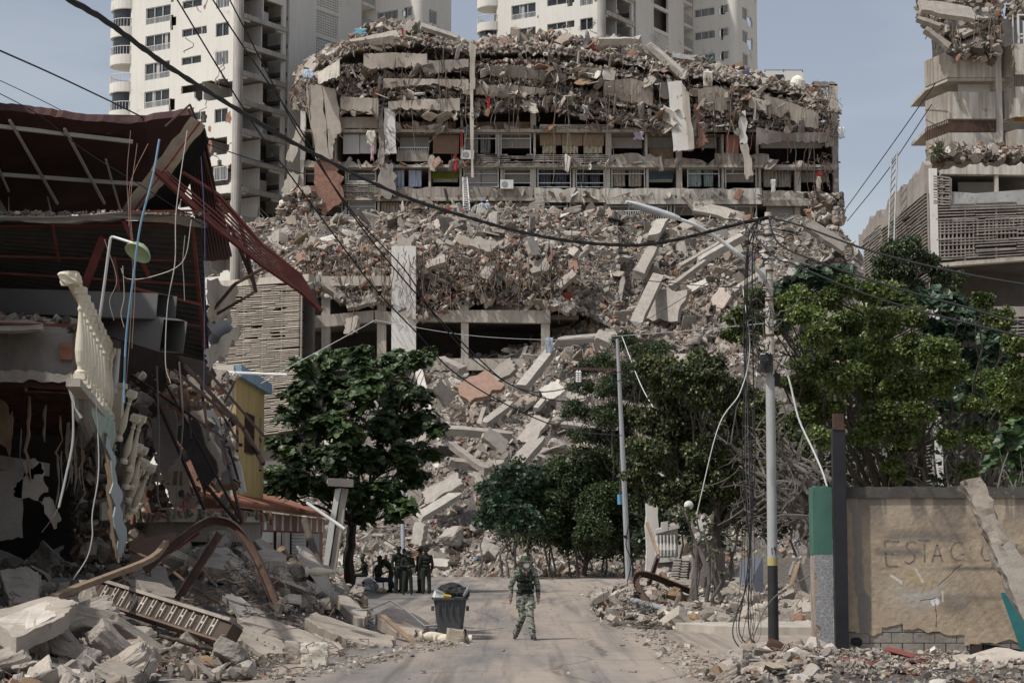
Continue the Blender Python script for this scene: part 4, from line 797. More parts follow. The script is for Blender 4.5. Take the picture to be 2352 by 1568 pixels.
    for k in ks:
        zt = zph+k*h; zb = zt-1.9; r = 1.85
        o = MB().lathe([(r, -.75), (r+.02, -.7), (r+.02, .3), (r-.12, .3), (r-.12, -.2), (.05, -.22)], cen+UPV*zb, None, 28).build('balcony', M['tower'], t)
        b = MB()
        for i in range(34): a_ = i*2*math.pi/34; b.tube([cen+np.array([math.cos(a_)*(r-.05), math.sin(a_)*(r-.05), zb+.3]), cen+np.array([math.cos(a_)*(r-.05), math.sin(a_)*(r-.05), zb+1.15])], .025, 4)
        a_ = np.linspace(0, 2*math.pi, 29); b.tube(np.stack([cen[0]+np.cos(a_)*(r-.05), cen[1]+np.sin(a_)*(r-.05), np.full(29, zb+1.17)], 1), .045, 5); b.build('balcony_railing', M['rail'], o)
        if k not in dark_rows: MB().lathe([(r-.25, .25), (r-.25, 2.18)], cen+UPV*zb, None, 24).build('balcony_glazing', M['dark'], o)
    return t
zA = Z(14.8, 211.5); zB_ = Z(10, 242.5)
tower(545, 195, zA, 'left cream tower block with round balconies and a side torn open to its rooms', 28, 75, 11, set(range(-12, 0)), {-4, -6, -7, -8, -9, -10}, {-3})
tower(1385, 226, zB_, 'right cream tower block with round balconies rising behind the middle of the ruin', 46, 84, 12, {-4, -3, -2, -1, 0, 1}, {-3}, {-1, 0})

# ================================================================ BUILDING ON THE RIGHT
g = rng(21); Yc = 146.0
rb = thing('apartment_building', 'beige apartment building at the right edge, balconies above and breeze-block walls below', 'building', P(2250, 560, Yc))
def xc(u, Y=Yc): return X(u, Y, 300)
rowsC = [(118, 178), (211, 273), (305, 352), (40, 80)]
for v0, v1 in rowsC[:3]:
    z1, z0 = Z(v0, Yc), Z(v1, Yc); b = MB(); b.bx(xc(2179), xc(2289), Yc, Yc+.25, z0, z1); b.build('balcony_wall', M['facadew'], rb)
    b = MB(); b.prism([(xc(2179), Yc+.02, z0), (xc(2179), Yc+.02, z1), (xc(2147)+.0, Yc+3.2, z1), (xc(2147), Yc+3.2, z0)], (.15, .15, 0)); b.build('balcony_wall', M['facade'], rb)
    b = MB(); b.prism([(xc(2180), Yc+.1, z0-.25), (xc(2330), Yc+.1, z0-.25), (xc(2330), Yc+9, z0-.25), (xc(2149), Yc+9, z0-.25), (xc(2149), Yc+3.2, z0-.25)], (0, 0, .24)); b.build('floor_slab', M['concl'], rb)
for v0, v1 in ((108, 186), (206, 282), (303, 360)):
    z1, z0 = Z(v0+2, Yc), Z(v1-6, Yc); b = MB(); b.bx(xc(2325), xc(2420), Yc-1.2, Yc-1.0, z0, z1); b.build('balcony_wall', M['facadew'], rb)
    b = MB(); b.prism([(xc(2325), Yc-1.18, z0), (xc(2325), Yc-1.18, z1), (xc(2303), Yc+.4, z1), (xc(2303), Yc+.4, z0)], (.12, .12, 0)); b.build('balcony_wall', M['facade'], rb)
b = MB(); b.bx(xc(2289), xc(2303), Yc-.1, Yc+.6, Z(360, Yc), Z(15, Yc)); b.build('column', M['facadew'], rb)
b = MB(); b.bx(xc(2200), xc(2420), Yc+8, Yc+8.3, Z(360, Yc), Z(-20, Yc)); b.bx(xc(2194), xc(2206), Yc+5.5, Yc+8.0, Z(360, Yc), Z(100, Yc)); b.build('back_wall', M['roomd'], rb)
for v0, v1, kind in ((181, 208, 'w'), (275, 304, 'g')):
    z1, z0 = Z(v0, Yc), Z(v1, Yc)
    if kind == 'w':
        b = MB(); b.box((xc(2248), Yc+1.2, (z0+z1)/2), (2.4, .1, z1-z0)); b.build('shutter_panel', M['tower'], rb)
    else:
        b = MB(); n = 44
        for i in range(n): x = xc(2181)+(xc(2289)-xc(2181))*i/n; b.bx(x-.03, x+.03, Yc+.05, Yc+.1, z0, z1)
        for i in range(14): p = np.array([xc(2179), Yc+.1, 0])+(np.array([xc(2147), Yc+3.2, 0])-np.array([xc(2179), Yc+.1, 0]))*i/13; b.bx(p[0]-.03, p[0]+.03, p[1]-.03, p[1]+.03, z0, z1)
        for zz in (z0+.1, z1-.1): b.bx(xc(2181), xc(2289), Yc+.04, Yc+.11, zz-.03, zz+.03)
        b.build('window_grille', M['rust'], rb)
b = MB()
for i in range(26): x = xc(2325)+(xc(2420)-xc(2325))*i/25; b.bx(x-.03, x+.03, Yc-1.1, Yc-1.05, Z(205, Yc), Z(142, Yc))
b.build('window_grille', M['rust'], rb)
b = MB(); b.bx(xc(2336), xc(2420), Yc-1.15, Yc-1.0, Z(98, Yc), Z(95, Yc)); b.bx(xc(2336), xc(2420), Yc-1.15, Yc-1.0, Z(45, Yc), Z(42, Yc)); b.bx(xc(2334), xc(2338), Yc-1.2, Yc-1.0, Z(108, Yc), Z(42, Yc)); b.bx(xc(2325), xc(2327), Yc-.9, Yc-.7, Z(108, Yc), Z(42, Yc)); b.bx(xc(2336), xc(2420), Yc-1.15, Yc-1.0, Z(89, Yc), Z(86, Yc)); b.build('window_frame', M['rail'], rb)
b = MB(); b.bx(xc(2315), xc(2420), Yc+.5, Yc+.6, Z(275, Yc), Z(255, Yc)); b.build('orange_wall_strip', mat('orange_paint', (.42, .20, .05), bump=0), rb)
# crushed top storeys, broken slabs leaning out to the left
for a in [(2175, 20, 140, 130, 46, .5, -8, CC, 'big roof slab of the right-hand building jutting out to the left'), (2135, 48, 142, 60, 14, .5, -25, CD, 'ribbed slab edge under the jutting roof slab'), (2155, 85, 143, 70, 26, .4, -35, CC, 'slab slipping down the left edge of the right-hand building'),
          (2235, 60, 144.5, 80, 30, .4, 28, CC, 'slab sloping up over the top balcony at the right'), (2262, 32, 144.5, 60, 30, .3, 6, W1, 'pale balcony front tipped near the upper right corner'), (2215, 100, 144.5, 80, 18, .5, 22, W1, 'balcony front lying crooked over the top balcony'),
          (2190, 60, 145, 60, 40, .4, 50, CD, 'shaded slab deep in the crushed top storey at the right'), (2280, 10, 145, 70, 24, .4, 35, CC, 'slab leaning at the very top near the right corner')]: slab_on(*a)
b = MB(); p = []
for _ in range(1500): u = 2110+190*g.random(); v = -10+(60+90*(min(1, (u-2110)/80)))*g.random(); p.append(P(u, v, 144+4*g.random()))
for _ in range(1400): u = 2135+260*g.random(); p.append(P(u, 352+14*g.standard_normal()*.5+(8 if u < 2160 else 0), 139.5+6*g.random()))
for _ in range(300): u = 2320+90*g.random(); p.append(P(u, 40*g.random(), Yc+g.random()*3))
scatter(b, g, np.array(p), .15+.75*g.random(len(p))**2.2, 1, None, (.6, .06, .04, .27, .03, 0)); b.build('rubble', M['chunk'], kind='stuff', label='crushed debris on the ledges of the right-hand building', cat='debris')  # larger share of dark tints imitates the shade among the crushed storeys
for i in range(14):
    b = MB(); u = 2110+230*g.random(); q = [P(u+3*g.standard_normal(), 20+t*(60+50*g.random()), 143.2) for t in np.linspace(0, 1, 7)]; b.tube(q, .035, 4); b.build('hanging_cable', M['rebar'], rb)
# podium: frontal breeze blocks, side wall of louvres running away from us
Yp = 138.0; xk = X(2135, Yp, 500); xr = X(2430, Yp, 500)
b = MB(); gg = rng(5); n = 30; t = np.linspace(0, 1, n); top = [Z(377+10*(1-s_)**3+3*g.standard_normal(), Yp) for s_ in t]; b.prism([(xk+.9, Yp-.1, Z(400, Yp)), (xr, Yp-.1, Z(403, Yp))]+[(xk+.9+(xr-xk-.9)*t[i], Yp-.1, top[i]) for i in range(n-1, -1, -1)], (0, .8, 0)); b.build('roof_beam', M['facadew'], rb)
b = MB(); b.bx(xk, xk+.55, Yp-.2, Yp+.5, 0, Z(388, Yp)); b.build('white_column', M['white'], rb)
b = MB(); b.bx(X(2285, Yp, 400), X(2293, Yp, 400), Yp, Yp+.4, Z(442, Yp), Z(403, Yp)); b.build('column', M['concl'], rb)
b = MB(); b.prism([P(2183, 440, Yp-.05), P(2240, 444, Yp-.05), P(2430, 430, Yp-.05), P(2430, 478, Yp-.05), P(2183, 482, Yp-.05)], (0, .3, 0)); b.build('block_wall', mat('painted_block_wall', (.36, .36, .34), .2, .8, 8, bump=.4, col2=(.24, .25, .26), thr=.55), rb)
b = MB(); b.bx(X(2200, Yp+3, 400), X(2285, Yp+3, 400), Yp+3, Yp+3.1, Z(440, Yp), Z(401, Yp)); b.build('room_wall', M['room'], rb)
def grid_wall(par, quad, nh, nv, rs=.05, rv=.05, th=.22, gap=.06, seed=0, m='conc', name='breeze_block_screen', vgap=.06):
    gg = rng(seed); a, b_, c, d = [np.asarray(x, float) for x in quad]; b = MB()          # a-b top edge, d-c bottom edge
    for i in range(nh+1):
        p, q = a+(d-a)*i/nh, b_+(c-b_)*i/nh; k = max(3, int(np.linalg.norm(q-p)/(1.1+2.2*gg.random())))
        for j in range(k):
            if gg.random() > gap: o = np.array([0, -.12*gg.random()**5, .022*gg.standard_normal()-.12*(gg.random() < .03)]); b.beam(p+(q-p)*j/k+o*.6, p+(q-p)*(j+.98)/k+o, th, rs)
    for i in range(nv+1):
        p, q = a+(b_-a)*i/nv, d+(c-d)*i/nv
        k = 5
        for j in range(k):
            if gg.random() > vgap: b.beam(p+(q-p)*j/k, p+(q-p)*(j+1)/k, rv, th*.8, up=(0, 1, 0))
    return b.build(name, M[m], par)
b = MB(); b.bx(xk+.6, xr, Yp+.75, Yp+9.3, Z(386, Yp)-.2, Z(386, Yp)); b.bx(xk+.6, xr, Yp+.3, Yp+9, Z(445, Yp)-.2, Z(445, Yp)); b.build('floor_slab', M['concd'], rb)
grid_wall(rb, [P(2145, 470, Yp), P(2430, 462, Yp), P(2430, 585, Yp-.1), P(2145, 605, Yp)], 20, 4, .075, .1, .3, .04, 1, 'conc'); grid_wall(rb, [P(2150, 505, Yp-.05), P(2245, 503, Yp-.05), P(2245, 590, Yp-.05), P(2150, 598, Yp-.05)], 2, 10, .09, .1, .2, .1, 3, vgap=.1); grid_wall(rb, [P(2262, 505, Yp-.05), P(2430, 495, Yp-.05), P(2430, 545, Yp-.05), P(2262, 552, Yp-.05)], 2, 18, .09, .1, .2, .1, 4, vgap=.1)
grid_wall(rb, [P(2143, 405, Yp-.05), P(2182, 410, Yp-.05), P(2182, 470, Yp-.05), P(2143, 468, Yp-.05)], 10, 2, .1, .2, .3, .1, 7)
b = MB(); b.bx(xk+.5, xr, Yp+1.4, Yp+1.7, Z(607, Yp), Z(482, Yp)); b.build('inner_wall', M['roomd'], rb)
b = MB(); b.prism([P(2140, 606, Yp-.3), P(2430, 584, Yp-.3), P(2430, 592, Yp-.3), P(2140, 614, Yp-.3)], (0, .9, 0)); b.build('floor_beam', M['concl'], rb)
b = MB(); b.bx(xk, xr, Yp+9, Yp+9.3, 0, Z(372, Yp)); b.bx(xk, xr, Yp+1.7, Yp+9, Z(592, Yp), Z(589, Yp)); b.build('back_wall', M['roomd'], rb)
b = MB(); b.bx(X(2283, Yp, 700), xr, Yp-.1, Yp+.3, Z(728, Yp), Z(704, Yp)); b.build('parapet', M['conc'], rb); grid_wall(rb, [P(2290, 728, Yp), P(2430, 724, Yp), P(2430, 830, Yp), P(2290, 835, Yp)], 14, 6, .1, .1, .3, .04, 6)
b = MB(); b.bx(X(2290, Yp, 700), xr, Yp+.4, Yp+.6, 0, Z(728, Yp)); b.build('inner_wall', M['concd'], rb)
xs_ = xk-.1; zt_ = Z(378, Yp); S = lambda y, z: np.array([xs_, y, z]); ztb = Z(640, Yp)
b = MB(); b.bx(xs_+1.2, xs_+1.4, Yp+.6, Yp+27, 0, zt_-2); b.build('inner_wall', M['roomd'], rb)
grid_wall(rb, [S(Yp, zt_-2.0), S(Yp+17, zt_-2.0), S(Yp+17, 4), S(Yp, 4)], 90, 3, .07, .1, .34, .03, 8, name='louvre_wall')
grid_wall(rb, [S(Yp+17, zt_-1.6), S(Yp+25, zt_-1.6), S(Yp+25, zt_-5), S(Yp+17, zt_-5)], 14, 26, .09, .09, .3, .1, 9); grid_wall(rb, [S(Yp+17, zt_-5.2), S(Yp+22, zt_-5.2), S(Yp+22, 4), S(Yp+17, 4)], 76, 2, .07, .1, .34, .04, 10, name='louvre_wall')
b = MB(); t = np.linspace(0, 1, 36); tp = zt_+.1+.4*fbm(np.stack([t*22, 0*t, 0*t], -1), 3)+.12*g.standard_normal(36)-.9*t; b.prism([(xs_-.15, Yp, zt_-2), (xs_-.15, Yp+27, zt_-2)]+[(xs_-.15, Yp+27*t[i], tp[i]) for i in range(35, -1, -1)], (.5, 0, 0)); b.build('parapet', M['conc'], rb)
b = MB(); b.bx(xs_-.1, xs_+.3, Yp+22, Yp+27, 10, zt_-5.2); b.build('block_wall', M['concl'], rb)
b = MB()
for i in range(22): b.tube([S(Yp+6, zt_+2-.55*i)+[-.9-.03*i, 0, 0], S(Yp+8.2, zt_+1.7-.55*i)+[-.9-.03*i, 0, 0]], .05, 4)
for y_ in (6, 8.2): b.tube([S(Yp+y_, zt_+2.1)+[-.9, 0, 0], S(Yp+y_, zt_-10)+[-1.55, 0, 0]], .07, 5)
b.build('scaffold_ladder', M['alu'], label='tall thin metal ladder frame leaning on the louvred side of the right-hand building', cat='ladder')
for i, (u, v, h_) in enumerate(((2150, 352, 26), (2160, 350, 20))):
    b = MB()
    for k in range(26): a = rng(i*40+k); d = nrm(a.standard_normal(3)+[0, -.3, 1.2]); c = P(u, v, 139); b.tube([c, c+d*.5, c+d*(.6+.7*a.random())+[0, 0, -.2]], [.05, .04, .01], 4, (.10+.05*a.random(), .14, .07))
    b.build('agave_plant', M['leaf'], label=['spiky plant growing at the broken roof edge beside the balconies', 'second spiky plant just right of the first on that roof edge'][i], cat='plant')

# ================================================================ PODIUM UNDER THE FLATS
pod = thing('podium_building', 'concrete podium under the flats with louvred left wall and dark open bays', 'building', P(900, 830, 166))
Y2 = 164.0; xq = X(690, 160, 800); dP = nrm([-.96, 1, 0])*1.0; Cn = lambda d, v: np.array([xq, 160.5, Z(v, 160.5)])+dP*d
grid_wall(pod, [Cn(13, 632), Cn(0, 655), Cn(0, 985), Cn(13, 1000)], 78, 5, .075, .1, .4, .03, 31, name='louvre_wall', m='beige'); grid_wall(pod, [Cn(2.0, 652), Cn(.05, 655), Cn(.05, 742), Cn(2.0, 735)], 10, 9, .08, .07, .2, .1, 32, m='beige')
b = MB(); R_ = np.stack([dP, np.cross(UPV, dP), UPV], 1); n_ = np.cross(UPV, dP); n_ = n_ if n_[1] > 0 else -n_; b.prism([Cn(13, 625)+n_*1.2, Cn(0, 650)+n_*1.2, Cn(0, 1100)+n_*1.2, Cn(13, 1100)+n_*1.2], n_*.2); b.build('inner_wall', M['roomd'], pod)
b = MB(); b.prism([Cn(14, 612)-n_*.1, Cn(-1, 632)-n_*.1, Cn(-1, 648)-n_*.1, Cn(14, 628)-n_*.1], n_*.6); b.build('parapet', M['concl'], pod)
def pbx(u0, u1, v0, v1, Y, d, name, m='concl'):
    b = MB(); gg = rng(int(u0+v0)); q = [P(u0, v0, Y), P(u1, v0, Y), P(u1, v1, Y), P(u0, v1, Y)]; b.prism(q, (0, d, 0)); return b.build(name, M[m], pod)
for u0, u1, v0, v1 in ((738, 758, 650, 880), (866, 887, 690, 880), (1059, 1076, 700, 880), (1243, 1263, 690, 880), (690, 698, 650, 1000)): pbx(u0, u1, v0, v1, Y2+.1, .9, 'column')
pbx(899, 955, 565, 830, Y2-.9, .8, 'pillar', 'white'); pbx(935, 955.5, 565, 830, Y2-.1, .9, 'pillar', 'concl')
for q in ([(696, 728), (860, 712), (862, 738), (696, 756)], [(858, 712), (900, 716), (900, 745), (858, 740)], [(955, 712), (1264, 712), (1264, 742), (955, 738)], [(690, 640), (740, 632), (740, 655), (690, 660)], [(740, 634), (900, 634), (900, 656), (740, 656)], [(955, 822), (1264, 824), (1264, 850), (955, 850)], [(690, 822), (900, 822), (900, 850), (690, 850)]):
    b = MB(); b.prism([P(u, v, Y2-.05) for u, v in q], (0, .9, 0)); b.build('floor_beam', M['concl'], pod)
b = MB(); b.bx(X(690, Y2, 700), X(1330, Y2, 700), Y2+.95, Y2+11, Z(725, Y2)-.2, Z(725, Y2)+.2); b.bx(X(690, Y2, 700), X(1330, Y2, 700), Y2+.95, Y2+11, Z(640, Y2)-.3, Z(640, Y2)); b.build('floor_slab', M['concd'], pod)
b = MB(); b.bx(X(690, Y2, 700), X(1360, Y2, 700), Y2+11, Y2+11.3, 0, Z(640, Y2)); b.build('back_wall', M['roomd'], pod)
b = MB(); p = []
for _ in range(5200):     # debris pouring over the podium edge
    u = 690+640*g.random(); lo = np.interp(u, [690, 800, 890, 960, 1060, 1180, 1330], [655, 700, 700, 740, 700, 700, 720]); v = 560+(lo-560)*g.random()**.8; p.append(P(u, v, 165.2-2.2*(v-560)/140*g.random()+.8*g.random()))
scatter(b, g, np.array(p), .15+.8*g.random(len(p))**2.2, 1, None, (.66, .14, .05, .1, .04, .01)); b.build('rubble', M['chunk'], kind='stuff', label='rubble pouring over the edge of the podium bays', cat='debris')
for i, (u, v, L_, w_, an) in enumerate(((770, 660, 60, 34, -45), (830, 690, 70, 30, 12), (805, 745, 40, 36, 80), (930, 560, 30, 50, 85), (1000, 600, 50, 26, 20), (1110, 560, 60, 36, -20), (1225, 565, 46, 26, -70), (1290, 700, 60, 30, -30), (1120, 620, 40, 30, 60), (1240, 610, 40, 40, 10), (1300, 640, 50, 22, 40))):
    slab_on(u, v, 164-1.2*(i % 3)*.5, L_, w_, .5, an, CD if i % 2 else CC, ['block-faced wall piece tipped over the left podium bay', 'slab resting on the second podium beam', 'lump of concrete dangling below the left podium beam', 'slab upright over the white podium pillar', 'grey slab between white pillar and mattress', 'red brown slab high on the terrace lip', 'slab beside the torn mattress', 'slab at the right end of the podium beam', 'dark slab hanging by its bars over the right bay', 'cracked pale slab under the mattress', 'slab on the steep edge right of the podium'][i])
mb = MB()
for i in range(150): u = 700+600*g.random(); v = 560+60*g.random(); L_ = 30+110*g.random()**2; q = [P(u+3*math.sin(t*3+i)+6*t*g.standard_normal(), v+L_*t, 162.2+.3*g.standard_normal()) for t in np.linspace(0, 1, 7)]; mb.tube(q, .03, 4)
mb.build('hanging_rebar', M['rebar'], kind='stuff', label='bars and wires trailing down in front of the podium bays', cat='rebar')
# ================================================================ TREES
def leaves(mb, g, cen, rad, n, size, cols, flat=1.0, rosette=0, droop=0, wid=.45, shell=.55):
    """n leaves in the clump cen/rad, thicker towards its shell"""
    d = g.standard_normal((n, 3)); d /= np.linalg.norm(d, axis=1)[:, None]; r = (shell+(1-shell)*g.random(n))[:, None]*(1+.18*fbm(d*2.3+cen, 3))[:, None]
    c = cen+d*r*np.asarray(rad)
    if rosette:
        k = rosette; c = np.repeat(c, k, 0); d = np.repeat(d, k, 0); a = np.tile(np.arange(k)*2*math.pi/k, n)+np.repeat(g.random(n)*6.28, k)
        up = d*.6+np.array([0, -.15, .75]); up /= np.linalg.norm(up, axis=1)[:, None]; s1 = np.cross(up, g.standard_normal((len(c), 3))*0+np.array([.3, 1, .1])); s1 /= np.linalg.norm(s1, axis=1)[:, None]; s2 = np.cross(up, s1)
        dirv = s1*np.cos(a)[:, None]+s2*np.sin(a)[:, None]+up*(.15+.5*g.random((len(c), 1))); N = len(c)
    else:
        dirv = d*.7+.9*g.standard_normal((n, 3))+np.array([0, 0, -droop]); up = d*.5+np.array([0, 0, .6])+.5*g.standard_normal((n, 3)); N = n
    dirv /= np.linalg.norm(dirv, axis=1)[:, None]; sd = np.cross(dirv, up); sd /= np.maximum(1e-6, np.linalg.norm(sd, axis=1))[:, None]; nn = np.cross(sd, dirv)
    s = size*(.6+.7*g.random((N, 1))); p0 = c; p1 = c+dirv*s*.62+sd*s*wid/1.2-nn*s*.02; p2 = c+dirv*s-nn*s*.16; p3 = c+dirv*s*.62-sd*s*wid/1.2-nn*s*.02
    V = np.stack([p0, p1, p2, p3], 1).reshape(-1, 3); f = np.arange(N*4).reshape(-1, 4)
    cl = np.array(cols)[g.integers(0, len(cols), N)]*(.75+.5*g.random((N, 1))); mb.add(V, f, np.repeat(cl, 4, 0))
def limb(mb, a, b, r0, r1, g, n=9, wob=.12, col=(1, 1, 1)):
    a = np.asarray(a, float); b = np.asarray(b, float); t = np.linspace(0, 1, n)[:, None]; L = np.linalg.norm(b-a); o = np.cumsum(g.standard_normal((n, 3)), 0)*wob*L/n; o -= o[:1]; o -= t*o[-1:]
    q = a+(b-a)*t+o; q[:, 2] += .08*L*np.sin(t[:, 0]*math.pi); mb.tube(q, r0+(r1-r0)*t[:, 0], 7, col); return q
def tree(name, label, cat, base, clumps, size, dens, cols, tr=.25, seed=0, ros=0, droop=0, Ydef=60, wid=.45, fork=.35, flat=.75, twigs=2, group=None, barkc=(1, 1, 1), depth=1.0):
    """clumps: (u, v, r px[, Y]) in frame pixels; base: the point where the trunk meets the ground"""
    g = rng(seed); t = thing(name, label, cat, base, group); cr = MB(); tk = MB(); base = np.asarray(base, float)
    cs = [(P(c[0], c[1], c[3] if len(c) > 3 else Ydef), c[2]*mpp(c[3] if len(c) > 3 else Ydef)) for c in clumps]; mean = sum(c for c, _ in cs)/len(cs); forkp = base+(mean-base)*fork; forkp[2] = base[2]+(mean[2]-base[2])*fork
    q = limb(tk, base-[0, 0, .3], forkp, tr, tr*.75, g, 9, .1, barkc)
    for c, r in cs:
        A = 4*math.pi*r*r*flat; n = int(A/(size*size*wid)*dens/(ros*.6 if ros else 1)); tn = .7+.6*g.random(); cc = [(q[0]*tn*1.04, q[1]*tn, q[2]*tn) for q in cols]; leaves(cr, g, c, (r*.82, r*.82*depth, r*flat*.82), int(n*.7), size, cc, 1, ros, droop, wid)
        for _ in range(7): d = nrm(g.standard_normal(3)+[0, -.4, .35]); rr = r*(.28+.3*g.random()); leaves(cr, g, c+d*r*np.array([.9, .9, flat*.9])*(.6+.5*g.random()), (rr, rr, rr*(.55+.3*g.random())), n//7, size, cc, 1, ros, droop, wid, .3)
        if g.random() < .6: limb(tk, forkp+.05*g.standard_normal(3), c+[0, 0, -r*.2], tr*.3, .02, g, 8, .25, barkc)
        for _ in range(twigs): limb(tk, forkp+(c-forkp)*(.5+.3*g.random()), c+g.standard_normal(3)*r*.5, tr*.1, .008, g, 6, .3, barkc)
    cr.build('crown', M['leaf'], t); tk.build('trunk', M['bark'], t); return t
AL = [(.03, .052, .019), (.042, .07, .024), (.058, .092, .032), (.025, .043, .018), (.075, .115, .04), (.05, .088, .028)]
FI = [(.085, .122, .032), (.11, .15, .038), (.065, .10, .028), (.14, .175, .05), (.10, .15, .03)]
DK = [(.035, .055, .02), (.05, .075, .025), (.027, .045, .018), (.06, .085, .03)]
OL = [(.055, .075, .028), (.08, .10, .035), (.04, .06, .022), (.11, .12, .03)]
BG = [(.03, .06, .035), (.045, .085, .045), (.03, .055, .03), (.07, .11, .06)]
g = rng(4)
# the almond tree left of the road
Yt = 80
cl = [(700, 850, 40), (760, 830, 48), (830, 835, 48), (900, 840, 46), (960, 830, 36), (985, 815, 24), (690, 910, 46), (760, 900, 60), (840, 900, 66), (920, 900, 60), (975, 910, 34), (660, 960, 36), (720, 970, 60), (800, 980, 70), (880, 980, 70), (950, 970, 52), (1000, 990, 30), (640, 1020, 36), (690, 1040, 60), (770, 1060, 66), (850, 1060, 66), (930, 1050, 52), (985, 1040, 34), (630, 1090, 32), (680, 1110, 52), (750, 1120, 52), (820, 1140, 50), (890, 1130, 54), (950, 1100, 40), (900, 1180, 36), (940, 1170, 30), (840, 1190, 30), (625, 1120, 28), (655, 1130, 30)]
cl = [(u, v, r*.86, Yt+(3.2*(g.random()-.5)) if i else Yt) for i, (u, v, r) in enumerate(cl)]
tree('almond_tree', 'broad dark green almond tree shading the soldiers left of the road', 'tree', G(802, 1352), cl, .235, 1.35, AL, .26, 41, 6, 0, Yt, .5, .45, .85, 2, barkc=(.45, .42, .4))
# the trees on the right
uc = [(1690, 765, 32), (1735, 745, 42), (1785, 745, 44), (1830, 690, 44), (2080, 1000, 44), (1990, 1000, 44), (1700, 730, 36), (1745, 690, 44), (1800, 700, 46), (1850, 720, 40), (1720, 780, 26), (1900, 690, 40), (1950, 660, 36), (2000, 670, 44), (2060, 680, 44), (1960, 730, 50), (2030, 740, 54), (2090, 730, 40), (1890, 770, 44), (1940, 800, 60), (2010, 810, 66), (2080, 810, 60), (2150, 810, 56), (1870, 840, 50), (1930, 870, 60), (2000, 880, 64), (2070, 890, 60), (2140, 880, 56), (1860, 910, 44), (1900, 940, 40), (2030, 960, 52), (2100, 950, 44), (1850, 960, 44), (1880, 1000, 36), (2180, 860, 40), (1830, 880, 36)]
tree('ficus_tree', 'wide bright green umbrella-shaped ficus tree behind the painted wall', 'tree', G(2110, 1372), [(u, v, r*.95, 58+6*g.random()) for u, v, r in uc], .12, 3.6, FI, .34, 42, 0, .3, 60, .5, .25, .62, 1, barkc=(.5, .48, .45))
rc = [(2270, 870, 44), (2310, 900, 50), (2340, 850, 44), (2290, 940, 40), (2340, 960, 50), (2260, 690, 30), (2300, 740, 40), (2330, 790, 36), (2240, 1000, 36), (2280, 1020, 40), (2330, 1040, 46), (2180, 1010, 30), (2230, 930, 30), (2370, 900, 60), (2370, 1020, 60), (2220, 1080, 26), (2060, 1030, 26), (2050, 1070, 24), (2065, 1095, 18)]
tree('ficus_tree', 'bright green ficus branches crowding the right edge above the wall', 'tree', G(2230, 1375), [(u, v, r*.9, 60+5*g.random()) for u, v, r in rc], .12, 3.4, FI, .26, 43, 0, .3, 62, .5, .3, .7, 1)
mc = [(1560, 860, 40), (1600, 830, 36), (1640, 850, 40), (1500, 840, 44), (1530, 900, 50), (1600, 900, 56), (1660, 900, 46), (1480, 960, 40), (1540, 970, 60), (1610, 970, 66), (1680, 960, 60), (1740, 930, 44), (1700, 890, 36), (1500, 1040, 52), (1570, 1050, 66), (1640, 1050, 66), (1710, 1030, 60), (1790, 1000, 60), (1830, 1040, 46), (1480, 1100, 44), (1530, 1120, 50), (1600, 1130, 56), (1670, 1110, 50), (1780, 1090, 56), (1740, 1150, 50), (1850, 1110, 40), (1650, 1180, 40)]
tree('weeping_fig', 'dark olive weeping fig with drooping foliage over the ruined garden wall', 'tree', G(1640, 1378), [(u, v, r*.95, 66+6*g.random()) for u, v, r in mc], .14, 2.2, OL, .3, 44, 0, 1.3, 69, .42, .4, .95, 2)
ac = [(1420, 1010, 40), (1445, 1065, 40), (1400, 960, 34), (1350, 1050, 34), (1350, 840, 34), (1390, 830, 36), (1440, 850, 40), (1340, 890, 36), (1400, 890, 44), (1460, 900, 50), (1330, 940, 40), (1390, 950, 50), (1450, 960, 50), (1330, 1000, 30), (1480, 860, 40), (1380, 1000, 36), (1300, 950, 16), (1430, 780, 34), (1470, 810, 36), (1510, 800, 36)]
tree('acacia_tree', 'feathery dark acacia left of the thin leaning pole', 'tree', G(1440, 1326), [(u, v, r*.95, 109+5*g.random()) for u, v, r in ac], .15, 1.5, DK, .2, 45, 0, .2, 111, .3, .4, .6, 3)
sc_ = [(1130, 1120, 30), (1160, 1160, 40), (1120, 1190, 34), (1180, 1200, 40), (1210, 1150, 40), (1170, 1090, 30), (1220, 1100, 34), (1220, 1200, 36), (1130, 1150, 30), (1190, 1120, 36)]
tree('sea_grape_bush', 'round-leaved sea grape bush at the left end of the hedge', 'bush', G(1180, 1318), [(u, v, r*.95, 108+3*g.random()) for u, v, r in sc_], .22, 1.6, BG, .14, 46, 0, .2, 108, .85, .3, .9, 2)
hc = [(1260, 1100, 40), (1300, 1090, 44), (1350, 1090, 46), (1260, 1160, 46), (1310, 1150, 56), (1370, 1150, 56), (1400, 1080, 50), (1420, 1150, 50), (1260, 1210, 40), (1310, 1215, 46), (1370, 1215, 50), (1410, 1210, 46), (1450, 1150, 44), (1340, 1240, 30), (1400, 1245, 34), (1440, 1215, 44), (1465, 1090, 44), (1470, 1180, 44), (1440, 1040, 40), (1490, 1150, 40)]
tree('hedge_bush', 'dark overgrown hedge hiding the foot of the rubble slope right of the soldier', 'bush', G(1340, 1324), [(u, v, r*.95, 110+3*g.random()) for u, v, r in hc], .16, 2.0, DK, .2, 47, 0, .2, 105, .42, .2, .9, 2)
dc = [(1810, 650, 30), (1850, 635, 34), (1900, 630, 34), (1940, 635, 30), (1830, 670, 34), (1880, 665, 34), (1930, 670, 30), (1780, 680, 24)]
tree('almond_tree', 'dark almond tree peeping over the bright ficus behind the street pole', 'tree', G(1890, 1350), [(u, v, r, 76+2*g.random()) for u, v, r in dc], .26, 1.0, BG, .2, 48, 6, 0, 77, .5, .6, .7, 1)
